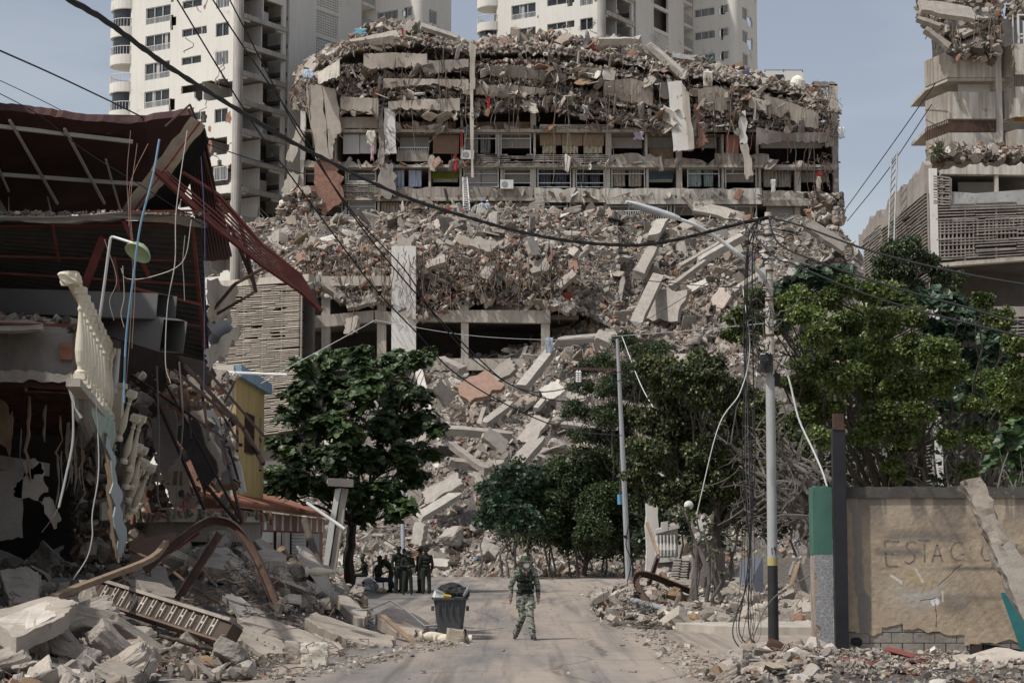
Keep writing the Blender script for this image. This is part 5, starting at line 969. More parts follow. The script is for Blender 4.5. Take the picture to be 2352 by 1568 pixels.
dc = [(2130, 690, 36), (2180, 700, 40), (2230, 730, 44), (2270, 780, 46), (2200, 760, 50), (2150, 760, 44), (2250, 830, 46), (2200, 830, 46), (2290, 830, 36), (2110, 720, 30), (2170, 880, 40), (2220, 900, 40), (2160, 940, 36), (2250, 960, 30)]
tree('almond_tree', 'dark glossy almond tree between the ficus and the right edge', 'tree', G(2200, 1360), [(u, v, r, 70+3*g.random()) for u, v, r in dc], .26, 1.0, BG, .24, 49, 6, 0, 71, .5, .5, .8, 1)
wc = [(2050, 580, 30), (2090, 560, 28), (2030, 620, 34), (2080, 620, 40), (2130, 600, 30), (2100, 660, 36), (2160, 640, 30), (2200, 640, 20), (2180, 680, 26), (2040, 670, 26), (2010, 640, 20), (2210, 690, 20)]
tree('weeping_tree', 'sparse dark weeping tree in front of the louvred wall at the upper right', 'tree', G(2100, 1320), [(u, v, r, 104+3*g.random()) for u, v, r in wc], .2, 1.5, DK, .2, 50, 0, 1.4, 105, .35, .7, .95, 2)
fc = [(2290, 1060, 34), (2330, 1040, 36), (2350, 1090, 34), (2300, 1000, 30), (2350, 990, 36)]
tree('almond_sapling', 'young almond with big pale leaves just above the wall at the right edge', 'tree', G(2320, 1440), [(u, v, r, 52) for u, v, r in fc], .26, .8, [(.08, .14, .05), (.05, .10, .04)], .1, 51, 6, 0, 52, .5, .3, .8, 1)
# dark understorey filling the shade below the crowns
def thicket(name, label, clumps, Y, size, cols, seed, dens=1.0, cat='bush'):
    g = rng(seed); cs = [(P(u, v, Y+4*g.random()), r*mpp(Y)) for u, v, r in clumps]; cr = MB()
    b0 = G(sum(c[0] for c in clumps)/len(clumps), 1240+9603/Y); t = thing(name, label, cat, b0)
    for c, r in cs: n = int(4*math.pi*r*r/(size*size*.5)*dens); leaves(cr, g, c, (r, r, r), n, size, cols, wid=.5, shell=.2)
    cr.build('foliage', M['leaf'], t); tk = MB()
    for c, r in cs: limb(tk, [c[0]+.3*g.standard_normal(), c[1], -.1], c, .07, .02, g, 8, .3)
    tk.build('stems', M['bark'], t, kind='stuff')
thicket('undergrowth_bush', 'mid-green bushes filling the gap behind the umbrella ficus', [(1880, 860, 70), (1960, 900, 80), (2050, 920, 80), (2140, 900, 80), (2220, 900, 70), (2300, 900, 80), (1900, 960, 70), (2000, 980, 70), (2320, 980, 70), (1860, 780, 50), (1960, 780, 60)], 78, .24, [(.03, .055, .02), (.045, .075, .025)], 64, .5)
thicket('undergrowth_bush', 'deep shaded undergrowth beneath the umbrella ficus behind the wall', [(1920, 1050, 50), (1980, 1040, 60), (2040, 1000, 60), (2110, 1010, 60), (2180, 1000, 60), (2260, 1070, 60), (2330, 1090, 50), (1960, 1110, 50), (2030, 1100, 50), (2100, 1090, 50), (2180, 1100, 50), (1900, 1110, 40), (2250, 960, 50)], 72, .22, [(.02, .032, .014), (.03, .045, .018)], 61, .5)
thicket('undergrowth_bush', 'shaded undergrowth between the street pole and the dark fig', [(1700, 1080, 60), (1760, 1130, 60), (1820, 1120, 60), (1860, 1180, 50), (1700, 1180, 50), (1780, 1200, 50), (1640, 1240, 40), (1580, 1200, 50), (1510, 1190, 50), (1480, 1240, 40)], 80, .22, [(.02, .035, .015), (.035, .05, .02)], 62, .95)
thicket('low_bush', 'ragged low scrub creeping out over the foot of the slope below the hedge', [(1160, 1215, 30), (1215, 1235, 34), (1262, 1225, 40), (1300, 1250, 30), (1345, 1255, 34), (1390, 1262, 28), (1440, 1255, 38), (1475, 1240, 40), (1235, 1170, 40), (1240, 1110, 34), (1275, 1065, 30), (1330, 1045, 34), (1385, 1040, 34), (1120, 1160, 26), (1145, 1095, 26), (1190, 1065, 22)], 112, .17, DK+OL, 65, 1.1)
thicket('creeper_bush', 'leafy creeper tumbling over the ruined garden wall beside the pole', [(1600, 1190, 22), (1620, 1230, 24), (1640, 1270, 22), (1590, 1240, 16), (1650, 1310, 12), (1570, 1170, 18), (1625, 1200, 20)], 52.5, .13, OL, 63, .35)
for i, (u, r) in enumerate(((1695, 22), (760, 12), (1720, 10))):
    pass
# uprooted bare tree right of the pole
t = thing('fallen_tree', 'uprooted leafless tree, its grey branches fanned out behind the street pole', 'tree', G(1880, 1420)); g = rng(71); tk = MB()
root = P(1885, 1190, 52); 
for i in range(34):
    u = 1640+190*g.random(); v = 960+290*g.random(); e = P(u, v, 50+6*g.random()); q = limb(tk, root+g.standard_normal(3)*np.array([.2, .5, .6]), e, .055+.05*g.random(), .012, g, 12, .5, (1.15, 1.13, 1.1))
    for _ in range(4): k = g.integers(4, 11); limb(tk, q[k], q[k]+g.standard_normal(3)*.6+(e-root)*.1, .022, .006, g, 6, .4, (1.1, 1.08, 1.05))
tk.build('branches', M['bark'], t); tk = MB(); limb(tk, P(1900, 1200, 52), P(1960, 1240, 53), .28, .3, g); tk.build('trunk', M['bark'], t)
# ================================================================ RIGHT SIDE OF THE STREET
g = rng(81)
kerb = [G(1508, 1412), G(1520, 1436), G(1560, 1449), G(1640, 1455), G(1740, 1458), G(1900, 1458), G(2500, 1456), G(2500, 1385), G(1560, 1382)]
b = MB(); b.prism([p+[0, 0, .005] for p in kerb], (0, 0, .17)); b.build('pavement', M['concl'], kind='structure')
def bed(net, nu, nY, label, m='rub', n=0, lo=.05, hi=.3, tl=.5, p=(.78, .05, .04, .08, .04, .01), keep=(), **k):
    b = MB(); b.grid(net.mesh(nu, nY)-[0, 0, .10]); b.build('rubble_bed', M[m], kind='stuff', label=label[0], cat='rubble')
    b = MB()
    for n_, lo, hi, r in n:
        q = net.rand(g, n_, **k); s = lo*(hi/lo)**(g.random(n_)**1.5); U, V = uv(q.T) if 0 else (np.array([uv(x) for x in q]).T); ok = q[:, 2] > .085
        for a_ in keep: ok &= ~((U > a_[0]) & (U < a_[1]) & (V > a_[2]) & (V < a_[3]) & (s > .12))
        q = q[ok]; s = s[ok]; q[:, 2] += s*.15; scatter(b, g, q, s, r, tl, p)
    b.build('rubble', M['near'], kind='stuff', label=label[1], cat='debris')
NK = Net([1330, 1400, 1450, 1520, 1600, 1700, 1780, 1880, 2000], [45.5, 47, 50, 54, 60, 72], [[1452]*9, [1446, 1444, 1441, 1440, 1440, 1440, 1440, 1441, 1441], [1433, 1428, 1420, 1410, 1414, 1418, 1416, 1416, 1418], [1419, 1410, 1390, 1378, 1388, 1394, 1392, 1392, 1400], [1402, 1390, 1362, 1340, 1362, 1370, 1370, 1372, 1380], [1375, 1360, 1335, 1320, 1330, 1335, 1340, 1345, 1360]], .1, 1.2)
bed(NK, 160, 70, ('dusty rubble bank on the far pavement behind the street pole', 'small broken bricks and concrete scattered on the far pavement'), n=[(4200, .05, .3, 1), (420, .25, .6, 2)])
NR = Net([1560, 1620, 1680, 1760, 1900, 2100, 2250, 2450], [22, 26, 28, 30, 32, 34.5, 37], [[1700]*8, [1615, 1612, 1602, 1575, 1560, 1555, 1545, 1540], [1588, 1583, 1562, 1535, 1530, 1530, 1525, 1520], [1564, 1560, 1540, 1515, 1510, 1518, 1515, 1510], [1542, 1540, 1520, 1502, 1502, 1508, 1510, 1505], [1520, 1519, 1508, 1497, 1498, 1502, 1503, 1500], [1502, 1502, 1500, 1494, 1497, 1499, 1499, 1499]], .09, 1.6)
bed(NR, 200, 70, ('low rubble bank in the right foreground below the painted wall', 'small grey fragments and dust in the right foreground'), n=[(5200, .03, .2, 1), (800, .12, .33, 2)], keep=[(1915, 2360, 1483, 1570)])
# thin scatter of crumbs along the road edges
b = MB(); q = []
for _ in range(1500):
    t = g.random(); u = np.interp(t, [0, .3, .6, 1], [1650, 1560, 1440, 1400]); v = np.interp(t, [0, .3, .6, 1], [1568, 1500, 1430, 1350]); p = G(u+30*g.standard_normal(), v); p[2] = .01; q.append(p)
for _ in range(1100):
    t = g.random(); u = np.interp(t, [0, .3, .6, 1], [620, 800, 1000, 1010]); v = np.interp(t, [0, .3, .6, 1], [1560, 1525, 1482, 1465]); p = G(u+26*g.standard_normal(), v+5*g.standard_normal()); p[2] = .01; q.append(p)
for _ in range(160): p = G(700+900*g.random(), 1340+220*g.random()); p[2] = .01; q.append(p)
q = np.array(q); scatter(b, g, q, .02+.14*g.random(len(q))**4, 1, .3, (.8, .06, .05, .08, .01, 0)); b.build('gravel', M['near'], kind='stuff', label='crumbs of concrete and grit along both edges of the road', cat='gravel')

# painted block wall with graffiti
Yw = 37.12; x0, x1 = X(1947, Yw, 1300), X(2480, Yw, 1300); zt = Z(1143, Yw); zb = -.02
wall = thing('garden_wall', 'stained ochre plaster wall with grey graffiti and a crumbling block base', 'wall', ((x0+x1)/2, Yw, 0))
nx, nz = 420, 240; X_, Z_ = np.meshgrid(np.linspace(x0, x1, nx), np.linspace(zb, zt, nz)); U_ = 1176+(X_/Yw)*F*1.004; px = mpp(Yw); V_ = 1240-(Z_-CAMZ)/px
def nz2(sx, sz, o=4, s=0): return fbm(np.stack([X_*sx+s, Z_*sz+s*1.7, 0*X_+s], -1), o)
base = np.stack([.38+0*X_, .305+0*X_, .22+0*X_], -1)*(1+.14*nz2(1.2, 1.2)[..., None]); base = base*(1+.10*nz2(9, 9, 3, 5)[..., None])
def mixc(m, c, k=1.0):
    global base; m = np.clip(m, 0, 1)[..., None]*k; base = base*(1-m)+np.array(c)*m
mixc((V_ < 1270)*np.clip((1215-V_)/80, 0, 1)*.5, (.40, .36, .30)); mixc(np.clip(nz2(4, .5, 4, 3)*3+.2, 0, 1)*np.clip((1240-V_)/70, 0, 1), (.15, .13, .11), .75)
for vv, hh, s_, k in ((1232, 14, 1, .55), (1268, 10, 2, .6), (1303, 5, 3, .7), (1340, 8, 4, .3), (1372, 8, 5, .45), (1395, 14, 6, .5), (1205, 8, 7, .35)): mixc(np.exp(-((V_-vv-8*nz2(.8, .8, 2, s_))/hh)**2)*np.clip(nz2(1.1, .6, 3, 11+s_)*2.6+.55+(U_-2130)/230, 0, 1), (.13, .12, .11), min(.95, k*1.25))
mixc(np.clip(1-abs(U_-(1958+ (V_-1150)*.085+6*nz2(1, 3, 3, 9)))/14, 0, 1)*3*(V_ > 1140), (.22, .20, .175), .9); mixc((((U_-1982)/16)**2+((V_-1400)/60)**2 < 1+.5*nz2(4, 4, 3, 12))*1., (.20, .185, .165), .8)
mixc(np.exp(-(((U_-2110)/70)**2+((V_-1362)/30)**2))*np.clip(nz2(3, 3, 4, 13)*2+.9, 0, 1), (.42, .42, .40), .75); mixc((((U_-2143)/8)**2+((V_-1379)/7)**2 < 1+.8*nz2(9, 9, 2, 14))*1., (.68, .67, .64))
mixc((abs((V_-1322)-(U_-2048)*.72+2*nz2(9, 9, 2, 15)) < 3)*(abs(U_-2055) < 14)*1., (.62, .60, .52), .9); mixc((abs((U_-2107)-(V_-1318)*.55) < 3)*(abs(V_-1320) < 16)*1., (.6, .58, .5), .8); mixc((abs(U_-2161) < 2)*(abs(V_-1368) < 12)*1., (.55, .54, .5), .8)
mixc(np.exp(-((U_-2110)/34)**4-((V_-1322)/16)**4)*np.clip(nz2(3, 3, 4, 16)*3+.4, 0, 1), (.42, .34, .14), .45)
bnd = 1449+13*nz2(.9, .4, 3, 20)+5*nz2(6, 3, 2, 21)+np.where(U_ > 2210, 18, 0)+np.where(abs(U_-2045) < 24, -12, 0); gone = V_ > bnd
bz = (Z_/.2) % 1; row = np.floor(Z_/.2); bx_ = ((X_+row*.2)/.4) % 1; joint = (bz < .08) | (bx_ < .045); blk = np.array([.225, .205, .18])*(1+.2*nz2(1.3, 1.3, 3, 22)[..., None]+.12*nz2(14, 14, 2, 23)[..., None])
base = np.where(gone[..., None], np.where(joint[..., None], .055, blk), base); hole = ((U_-1962)/14)**2+((V_-1470)/10)**2 < 1+.6*nz2(5, 5, 3, 24); base = np.where(hole[..., None], .04, base)
crack = (abs(U_-(2145+3*nz2(2, 5, 3, 30))) < .8)*(V_ > 1375)*(V_ < 1438) | (abs(V_-(1375-(U_-2110)*.15+8*nz2(3, 3, 2, 31))) < .9)*(U_ > 2108)*(U_ < 2146); crack |= (abs((V_-1330)+(U_-2165)*.8+6*nz2(2, 2, 3, 32)) < .9)*(U_ > 2150)*(U_ < 2210); base = np.where(crack[..., None], .09, base)
rel = -.02*(~gone)+.012*(joint & gone)+.03*hole+.008*crack+.003*nz2(16, 16, 2, 33); b = MB(); b.sheet(np.stack([X_, Yw+rel, Z_], -1), (0, .2, 0), None); b.hascol = True; b.Cc[-1] = np.vstack([base.reshape(-1, 3), base.reshape(-1, 3)*0+.3]); b.build('plaster_face', mat('ochre_plaster', (1, 1, 1), 0, 1, 45, bump=.5, bd=.012, tint=True), wall)
b = MB(); t = np.linspace(0, 1, 60); b.prism([(x0-.02, Yw-.07, zt-.0), (x1, Yw-.07, zt)]+[(x0-.02+(x1-x0+.02)*s_, Yw-.07, Z(1117, Yw)+.02*float(vnoise(np.array([s_*30, 0, 0])))) for s_ in t[::-1]], (0, .28, 0)); b.build('coping', mat('sooty_coping', (.085, .078, .07), .35, 2, 20, bump=.8, bd=.02, col2=(.28, .25, .21), thr=.62), wall)
def stroke(mb, l, w_=3.6):
    l = [(u, v) for u, v in l]; P_ = [np.array([X(u, Yw, v), Yw-.0245, Z(v, Yw)]) for u, v in l]
    for i in range(len(P_)-1):
        a, c = P_[i], P_[i+1]; d = nrm(c-a); s_ = np.array([-d[2], 0, d[0]])*w_*px/2; mb.prism([a-s_, c-s_, c+s_, a+s_], (0, .0025+.0004*(i % 2), 0))
b = MB()
for l in ([(2064, 1242), (2031, 1241), (2032, 1268), (2036, 1299), (2066, 1300)], [(2033, 1270), (2060, 1271)], [(2103, 1246), (2094, 1241), (2083, 1246), (2081, 1256), (2092, 1266), (2101, 1276), (2098, 1288), (2086, 1294), (2077, 1288)], [(2108, 1239), (2137, 1240)], [(2122, 1240), (2123, 1290)], [(2140, 1289), (2152, 1250), (2164, 1289)], [(2145, 1275), (2161, 1275)],
          [(2210, 1247), (2198, 1243), (2187, 1252), (2183, 1266), (2187, 1280), (2198, 1286), (2214, 1284)], [(2206, 1272), (2216, 1272)], [(2228, 1252), (2228, 1262)], [(2256, 1252), (2253, 1270), (2260, 1286), (2273, 1286), (2280, 1270), (2276, 1252)]): stroke(b, l)
b.build('graffiti', mat('spray_paint', (.17, .155, .135), .3, 8, 30, bump=.4, col2=(.32, .265, .2), thr=.52), wall, 'grey sprayed letters reading ESTACIO')
# steel post, green gate pillar
b = MB(); p0 = X(1916, 36.9, 1300); p1 = X(1944, 36.9, 1300); tz = Z(950, 36.9); ps = thing('steel_post', 'tall black steel post standing between green pillar and ochre wall', 'post', ((p0+p1)/2, 36.9, 0))
b.bx(p0, p1, 36.78, 36.80, 0, tz-.28); b.bx(p0, p1, 37.0, 37.02, 0, tz-.28); b.bx((p0+p1)/2-.01, (p0+p1)/2+.01, 36.8, 37.0, 0, tz-.28); b.bx(p0-.006, p0+.012, 36.8, 37.0, 0, tz-.28); b.bx(p1-.012, p1+.006, 36.8, 37.0, 0, tz-.28); b.build('shaft', mat('black_steel', (.022, .022, .025), .3, 2, 14, rough=.45, bump=.1, col2=(.06, .045, .035), thr=.68), ps)
b = MB(); b.bx(p0+.02, p1-.02, 36.80, 36.98, tz-.27, tz); b.bx(p0-.01, p1+.01, 36.76, 37.03, tz-.30, tz-.272); b.build('cap', M['rust'], ps)
gp = thing('gate_pillar', 'square gate pillar, green above and grey crazy-paving tile below', 'pillar', (X(1890, 37.2, 1300), 37.2, 0)); a0, a1 = X(1869, 37.2, 1300), X(1913, 37.2, 1300); zs = Z(1273, 37.2); zt2 = Z(1117, 37.2)
gpm = mat('bottle_green_paint', (.07, .165, .13), .15, 1.5, 14, rough=.55, bump=.25, bd=.01, streak=.25)
b = MB(); b.sheet(np.array([[(x, 37.2, z+(0 if i == 0 else .012*math.sin(x*40)+.012*math.cos(x*91))) for x in np.linspace(a0, a1, 12)] for i, z in enumerate((zs, zt2))]), (0, .5, 0)); b.build('painted_shaft', gpm, gp)
def tile_mat():
    m = mat('crazy_tile', (.25, .25, .26), .2, 4, 30, rough=.6, bump=.2, bd=.005); n = m.node_tree.nodes; l = m.node_tree.links; bs = n['Principled BSDF']; src = bs.inputs['Base Color'].links[0].from_socket
    tc = n.new('ShaderNodeTexCoord'); vo = n.new('ShaderNodeTexVoronoi'); vo.feature = 'DISTANCE_TO_EDGE'; vo.inputs['Scale'].default_value = 13; l.new(tc.outputs['Object'], vo.inputs['Vector'])
    r = n.new('ShaderNodeValToRGB'); r.color_ramp.elements[0].position = .03; r.color_ramp.elements[1].position = .06; r.color_ramp.elements[0].color = (1, 1, 1, 1); r.color_ramp.elements[1].color = (0, 0, 0, 1); l.new(vo.outputs['Distance'], r.inputs[0])
    mx = n.new('ShaderNodeMix'); mx.data_type = 'RGBA'; l.new(r.outputs[0], mx.inputs[0]); l.new(src, mx.inputs[6]); mx.inputs[7].default_value = (.40, .40, .40, 1); l.new(mx.outputs[2], bs.inputs['Base Color']); return m
b = MB(); b.bx(a0+.01, a1-.01, 37.215, 37.7, 0, zs-.004); b.build('mortar_core', mat('pink_mortar', (.36, .29, .24), .25, 3, 20, bump=.7), gp)
gg = rng(9); n = 40; zz = np.linspace(.12, zs-.004, n); le = a0+.02+.09*np.clip(fbm(np.stack([zz*2.2, zz*0, zz*0], -1), 4)+.15, 0, 1)*1.3+.004*gg.standard_normal(n); le[-8:] = a0+.005; b = MB(); b.prism([(a1-.005, 37.196, zz[0]), (a1-.005, 37.196, zz[-1])]+[(le[i], 37.196, zz[i]) for i in range(n-1, -1, -1)], (0, .018, 0)); b.build('stone_tiles', tile_mat(), gp)
b = MB(); b.bx(a0+.005, a1-.005, 37.19, 37.212, 0, .115); b.build('base_render', M['conc'], gp)
b = MB(); b.tube(curve([P(1787, 806, 38), P(1812, 870, 38), P(1834, 960, 37.9), P(1866, 1030, 37.7), P(1888, 1080, 37.5), P(1900, 1118, 37.4)], 20), .018, 7); b.build('bent_pipe', M['rail'], label='thin white pipe bent over from the top of the green pillar', cat='pipe')
# street pole with lamp
Yp0 = 38.1; pc = G(1777, 1489); Yp0 = pc[1]; pol = thing('street_pole', 'tall concrete street pole with a black foot and one long lamp arm', 'street pole', pc)
zz = lambda v: Z(v, Yp0)
def ptube(v0, v1, r0, r1, m, name, par=pol): b = MB(); b.tube([pc*[1, 1, 0]+[0, 0, zz(v0) if v0 else -.1], pc*[1, 1, 0]+[0, 0, zz(v1)]], [r0, r1], 20); return b.build(name, m, par, smooth=False)
ptube(0, 1298, .106, .10, mat('black_band_paint', (.03, .03, .03), .3, 2, 20, rough=.6, bump=.2, col2=(.16, .14, .12), thr=.66), 'black_foot'); ptube(1298, 1280, .1015, .1015, mat('yellow_band_paint', (.42, .36, .15), .15, 3, 20, bump=.2), 'yellow_band'); ptube(1280, 860, .10, .09, mat('grey_pole_paint', (.38, .39, .38), .12, 1.2, 20, bump=.2, streak=.2), 'shaft'); ptube(860, 488, .088, .068, M['concl'], 'upper_shaft')
for i, v in enumerate((500, 512, 524, 540, 552, 565, 580, 592, 604, 622, 640, 664, 690, 712, 740, 770)):
    b = MB(); c = pc*[1, 1, 0]+[0, 0, zz(v)]; b.tube([c-[0, 0, .02], c+[0, 0, .02]], .088+.008*(i % 2), 16); b.box(c+[(-1)**i*.10, -.03, 0], (.05, .05, .06)); b.build('clamp_band', M['alu'] if i % 3 else M['rust'], pol)
b = MB(); c = pc*[1, 1, 0]; b.box(c+[-.09, -.14, zz(836)], (.24, .16, .34)); b.box(c+[.10, .02, zz(872)], (.18, .12, .26)); b.build('meter_box', mat('black_plastic', (.02, .02, .022), .2, 3, 12, rough=.5, bump=.05), pol); b = MB(); b.bx(c[0]-.2, c[0]+.03, Yp0-.22, Yp0-.05, zz(816), zz(813)); b.build('box_cover', M['rail'], pol)
b = MB(); b.box(c+[-.14, -.03, zz(632)], (.14, .1, .26)); b.build('arm_bracket', M['alu'], pol)
arm = curve([P(1752, 632, Yp0), P(1715, 598, 37.9), P(1655, 552, 37.7), P(1600, 518, 37.5), P(1556, 502, 37.4)], 20); b = MB(); b.tube(arm, np.linspace(.045, .032, len(arm)), 12); ar = b.build('lamp_arm', M['rail'], pol, smooth=False)
h0, h1 = P(1560, 503, 37.4), P(1438, 464, 37.1); d = nrm(h1-h0); sd = nrm(np.cross(d, (0, 0, 1))); up = np.cross(sd, d); b = MB(); L = np.linalg.norm(h1-h0)
V = []; prof = [(0, .05, .05), (.12, .075, .07), (.45, .10, .075), (.85, .10, .055), (1, .055, .03)]
for t, w_, h_ in prof:
    for k in range(10): a = k*2*math.pi/10; V.append(h0+d*L*t+sd*w_*math.cos(a)+up*h_*max(-.45, math.sin(a)))
b.add(V, [np.array([[i*10+k, i*10+(k+1) % 10, i*10+10+(k+1) % 10, i*10+10+k] for i in range(4) for k in range(10)]), np.arange(10)[None, ::-1], np.arange(40, 50)[None, :]]); b.build('lamp_head', mat('lamp_casing', (.55, .57, .58), .05, 2, 10, rough=.35, bump=0), pol)
b = MB(); b.box(h0+d*L*.62-up*.045, (L*.55, .14, .03), np.stack([d, sd, up], 1)); b.build('lamp_glass', M['metal'], pol)
b = MB()
for l in ([(1771, 1257), (1772, 1272)], [(1781, 1262), (1777, 1262), (1776, 1258), (1778, 1255), (1781, 1258), (1780, 1272)]):
    for i in range(len(l)-1):
        a, e = [np.array([X(u, Yp0, v), pc[1]-math.sqrt(.0985**2-(X(u, Yp0, v)-pc[0])**2)-.004, zz(v)]) for u, v in l[i:i+2]]; b.tube([a, e], .008, 4)
b.build('number_marking', M['black'], pol, 'hand-painted number 19')
# thin leaning pole with cross arm
tp = thing('utility_pole', 'thin grey pole leaning slightly beside the hedge, short cross arm near the top', 'utility pole', G(1444, 1332)); a, e = G(1444, 1332), P(1418, 778, 104); b = MB(); b.tube([a-[0, 0, .2], (a+e)/2, e], [.16, .13, .085], 10); b.build('shaft', mat('galvanised', (.34, .35, .36), .15, .6, 8, rough=.5, bump=.1), tp)
b = MB(); b.beam(P(1308, 846, 104.4), P(1432, 849, 104.4), .1, .14); b.build('cross_arm', M['rust'], tp); b = MB()
for u in (1326, 1332): b.lathe([(.03, -.6)]+[(r, -.55+.06*i) for i, r in enumerate([.1, .05]*5)]+[(.02, .05)], P(u, 852, 104.3), None, 8)
b.build('insulator', M['rail'], tp); b = MB(); c = P(1424, 1158, 105.3); b.lathe([(.13, 0), (.15, .5), (.15, .52)], c, None, 12, (.12, .33, .5)); b.build('plastic_bucket', M['plast'], label='small blue bucket hanging from a cord beside the thin grey pole', cat='bucket')
b = MB(); b.tube([G(926, 1335), P(924, 1095, 104)], .11, 10); b.build('signpost', M['metal'], label='slim grey post rising behind the almond tree and the soldiers', cat='post')
# broken garden walls
st = mat('purple_grey_stone', (.25, .215, .20), .2, .8, 10, bump=.5, streak=.4)
def wallbox(u0, u1, v0, v1, Y, d, m, name, label, cat='wall', amp=.08, edges=(1, 1, 1, 1)):
    b = MB(); gg = rng(int(u0*2+v0)); slab(b, [P(u0, v1, Y), P(u1, v1, Y), P(u1, v0, Y), P(u0, v0, Y)], (0, d, 0), gg, amp, 8, None, (0, edges[1], edges[2], edges[3])); return b.build(name, M[m] if isinstance(m, str) else m, label=label, cat=cat)
wallbox(1484, 1512, 1155, 1345, 73, .5, 'white', 'wall_pilaster', 'narrow white wall end, broken at the top, beside the hedge', 'wall', .06)
gw = thing('garden_wall', 'ruined garden wall with moulded grey balustrade panel over stone cladding', 'wall', G(1530, 1373)); Y = 72
b = MB(); b.prism(PP([(1512, 1345), (1556, 1345), (1556, 1282), (1512, 1282)], Y), (0, .4, 0)); b.build('stone_base', st, gw)
b = MB(); b.prism(PP([(1506, 1284), (1557, 1284), (1557, 1208), (1548, 1200), (1506, 1215)], Y+.05), (0, .3, 0)); b.build('upper_panel', M['white'], gw)
b = MB(); b.prism(PP([(1504, 1292), (1559, 1288), (1559, 1278), (1504, 1282)], Y-.08), (0, .2, 0)); b.prism(PP([(1504, 1226), (1559, 1212), (1559, 1203), (1504, 1216)], Y-.08), (0, .2, 0)); b.prism(PP([(1519, 1222), (1534, 1218), (1534, 1196), (1519, 1198)], Y-.1), (0, .2, 0)); b.build('moulding', M['white'], gw)
b = MB()
for i in range(6): u = 1510+8*i; b.tube(PP([(u, 1276), (u+1, 1262), (u, 1246), (u, 1228)], Y-.02), [.05, .09, .04, .06], 8)
b.build('baluster', M['white'], gw)
wallbox(1592, 1640, 1180, 1394, 62, .5, st, 'gate_pillar', 'thick stone-clad pillar behind the creeper, its top broken off', 'pillar', .1); wallbox(1600, 1630, 1190, 1240, 61.8, .2, 'white', 'plaster_block', 'flaking white plaster block high on the stone-clad pillar', 'block', .12); wallbox(1642, 1668, 1260, 1394, 62.4, .4, st, 'gate_pillar', 'second narrower stone-clad pillar just right of the thick one', 'pillar', .06)
b = MB(); b.sph(P(1582, 1160, 63), .15, 14); b.build('stone_ball', M['white'], label='white stone ball above the broken garden wall', cat='ornament')
for i, (u, v) in enumerate(((1557, 1288), (1574, 1290))):
    b = MB(); a = P(u, v, 63); e = P(u-8+2*i, v+52, 62.6); 
    for t in np.linspace(0, .92, 9): b.beam(a+(e-a)*t, a+(e-a)*(t+.085), .2, .22+.06*(int(t*10) % 2)); b.beam(a+(e-a)*t+[.02, -.02, 0], a+(e-a)*(t+.045)+[.02, -.02, 0], .25, .28)
    b.build('ribbed_column_piece', M['conc'], label=['ribbed column piece leaning in the gap of the garden wall, the left of two', 'ribbed column piece leaning in the gap of the garden wall, the right of two'][i], cat='column')
b = MB(); b.prism(PP([(1696, 1397, 58), (1755, 1396, 59), (1752, 1278, 60), (1700, 1290, 59.5)], 0), (0, .04, 0)); b.build('metal_sheet', mat('slate_sheet', (.16, .17, .19), .12, .8, 8, rough=.5, bump=.15), label='grey metal sheet leaning upright behind the street pole', cat='metal sheet')
wallbox(1748, 1836, 1278, 1350, 66, .3, 'conc', 'block_wall', 'low grey block wall under the uprooted branches', 'wall', .1); wallbox(1826, 1872, 1288, 1400, 58, .5, 'conc', 'block_wall', 'broken rough block wall end left of the green pillar', 'wall', .16); wallbox(1868, 1962, 1190, 1290, 68, .3, 'white', 'garden_wall', 'pale wall glimpsed behind the uprooted tree and the green pillar', 'wall', .1)
b = MB(); b.prism(PP([(1796, 1395, 57), (1808, 1398, 57), (1838, 1290, 58), (1826, 1296, 58)], 0), (.02, .05, 0)); b.build('board', M['wood'], label='narrow board leaning against the broken block wall', cat='board')
b = MB(); b.prism(PP([(1861, 1388), (1872, 1388), (1872, 1350), (1861, 1350)], 50), (0, .03, 0), (.55, .46, .25)); b.prism(PP([(1861, 1358), (1872, 1358), (1872, 1344), (1861, 1346)], 49.97), (0, .02, 0), (.12, .38, .5)); b.build('poster', M['cloth'], label='small yellow and blue poster half hidden by the green pillar', cat='poster')
def channel(pts, w_, h_, name, label, cat='steel beam', m='rust', up=(0, 0, 1)):
    b = MB(); pts = np.array(pts, float)
    for i in range(len(pts)-1):
        a, e = pts[i], pts[i+1]; t = nrm(e-a); sd = nrm(np.cross(t, (0, 1, .2))); nn = np.cross(sd, t); a = a-t*w_*.12; e = e+t*w_*.12
        b.beam(a, e, .014, w_, up=tuple(sd)); b.beam(a+sd*w_/2-nn*h_/2, e+sd*w_/2-nn*h_/2, h_, .014, up=tuple(sd)); b.beam(a-sd*w_/2-nn*h_/2, e-sd*w_/2-nn*h_/2, h_, .014, up=tuple(sd))
    return b.build(name, M[m], label=label, cat=cat)
channel(curve([P(1490, 1384, 52), P(1464, 1346, 52.5), P(1462, 1322, 53), P(1474, 1316, 53.4), P(1500, 1322, 54), P(1550, 1342, 55), P(1600, 1362, 56)], 26), .15, .09, 'bent_beam', 'rusty orange steel channel bent into a hook over the far pavement')
channel([P(1489, 1340, 58), P(1509, 1280, 60)], .12, .08, 'steel_beam', 'short rusty beam leaning on the moulded garden wall'); channel([P(1512, 1272, 66), P(1486, 1200, 68)], .1, .06, 'steel_beam', 'thin pale strut above the short rusty beam', m='wood')
fp = thing('fallen_pole', 'grey concrete pole lying broken off on the far pavement', 'fallen pole', G(1530, 1428)); a, e = P(1452, 1378, 52.3), P(1600, 1418, 49.6); b = MB(); b.tube([a, e], [.075, .085], 16); b.build('shaft', mat('grey_pole', (.26, .27, .27), .15, 1, 14, bump=.3), fp); b = MB(); b.tube([e-(e-a)*.01, e+(e-a)*.03], .07, 12); b.build('broken_end', M['concd'], fp)
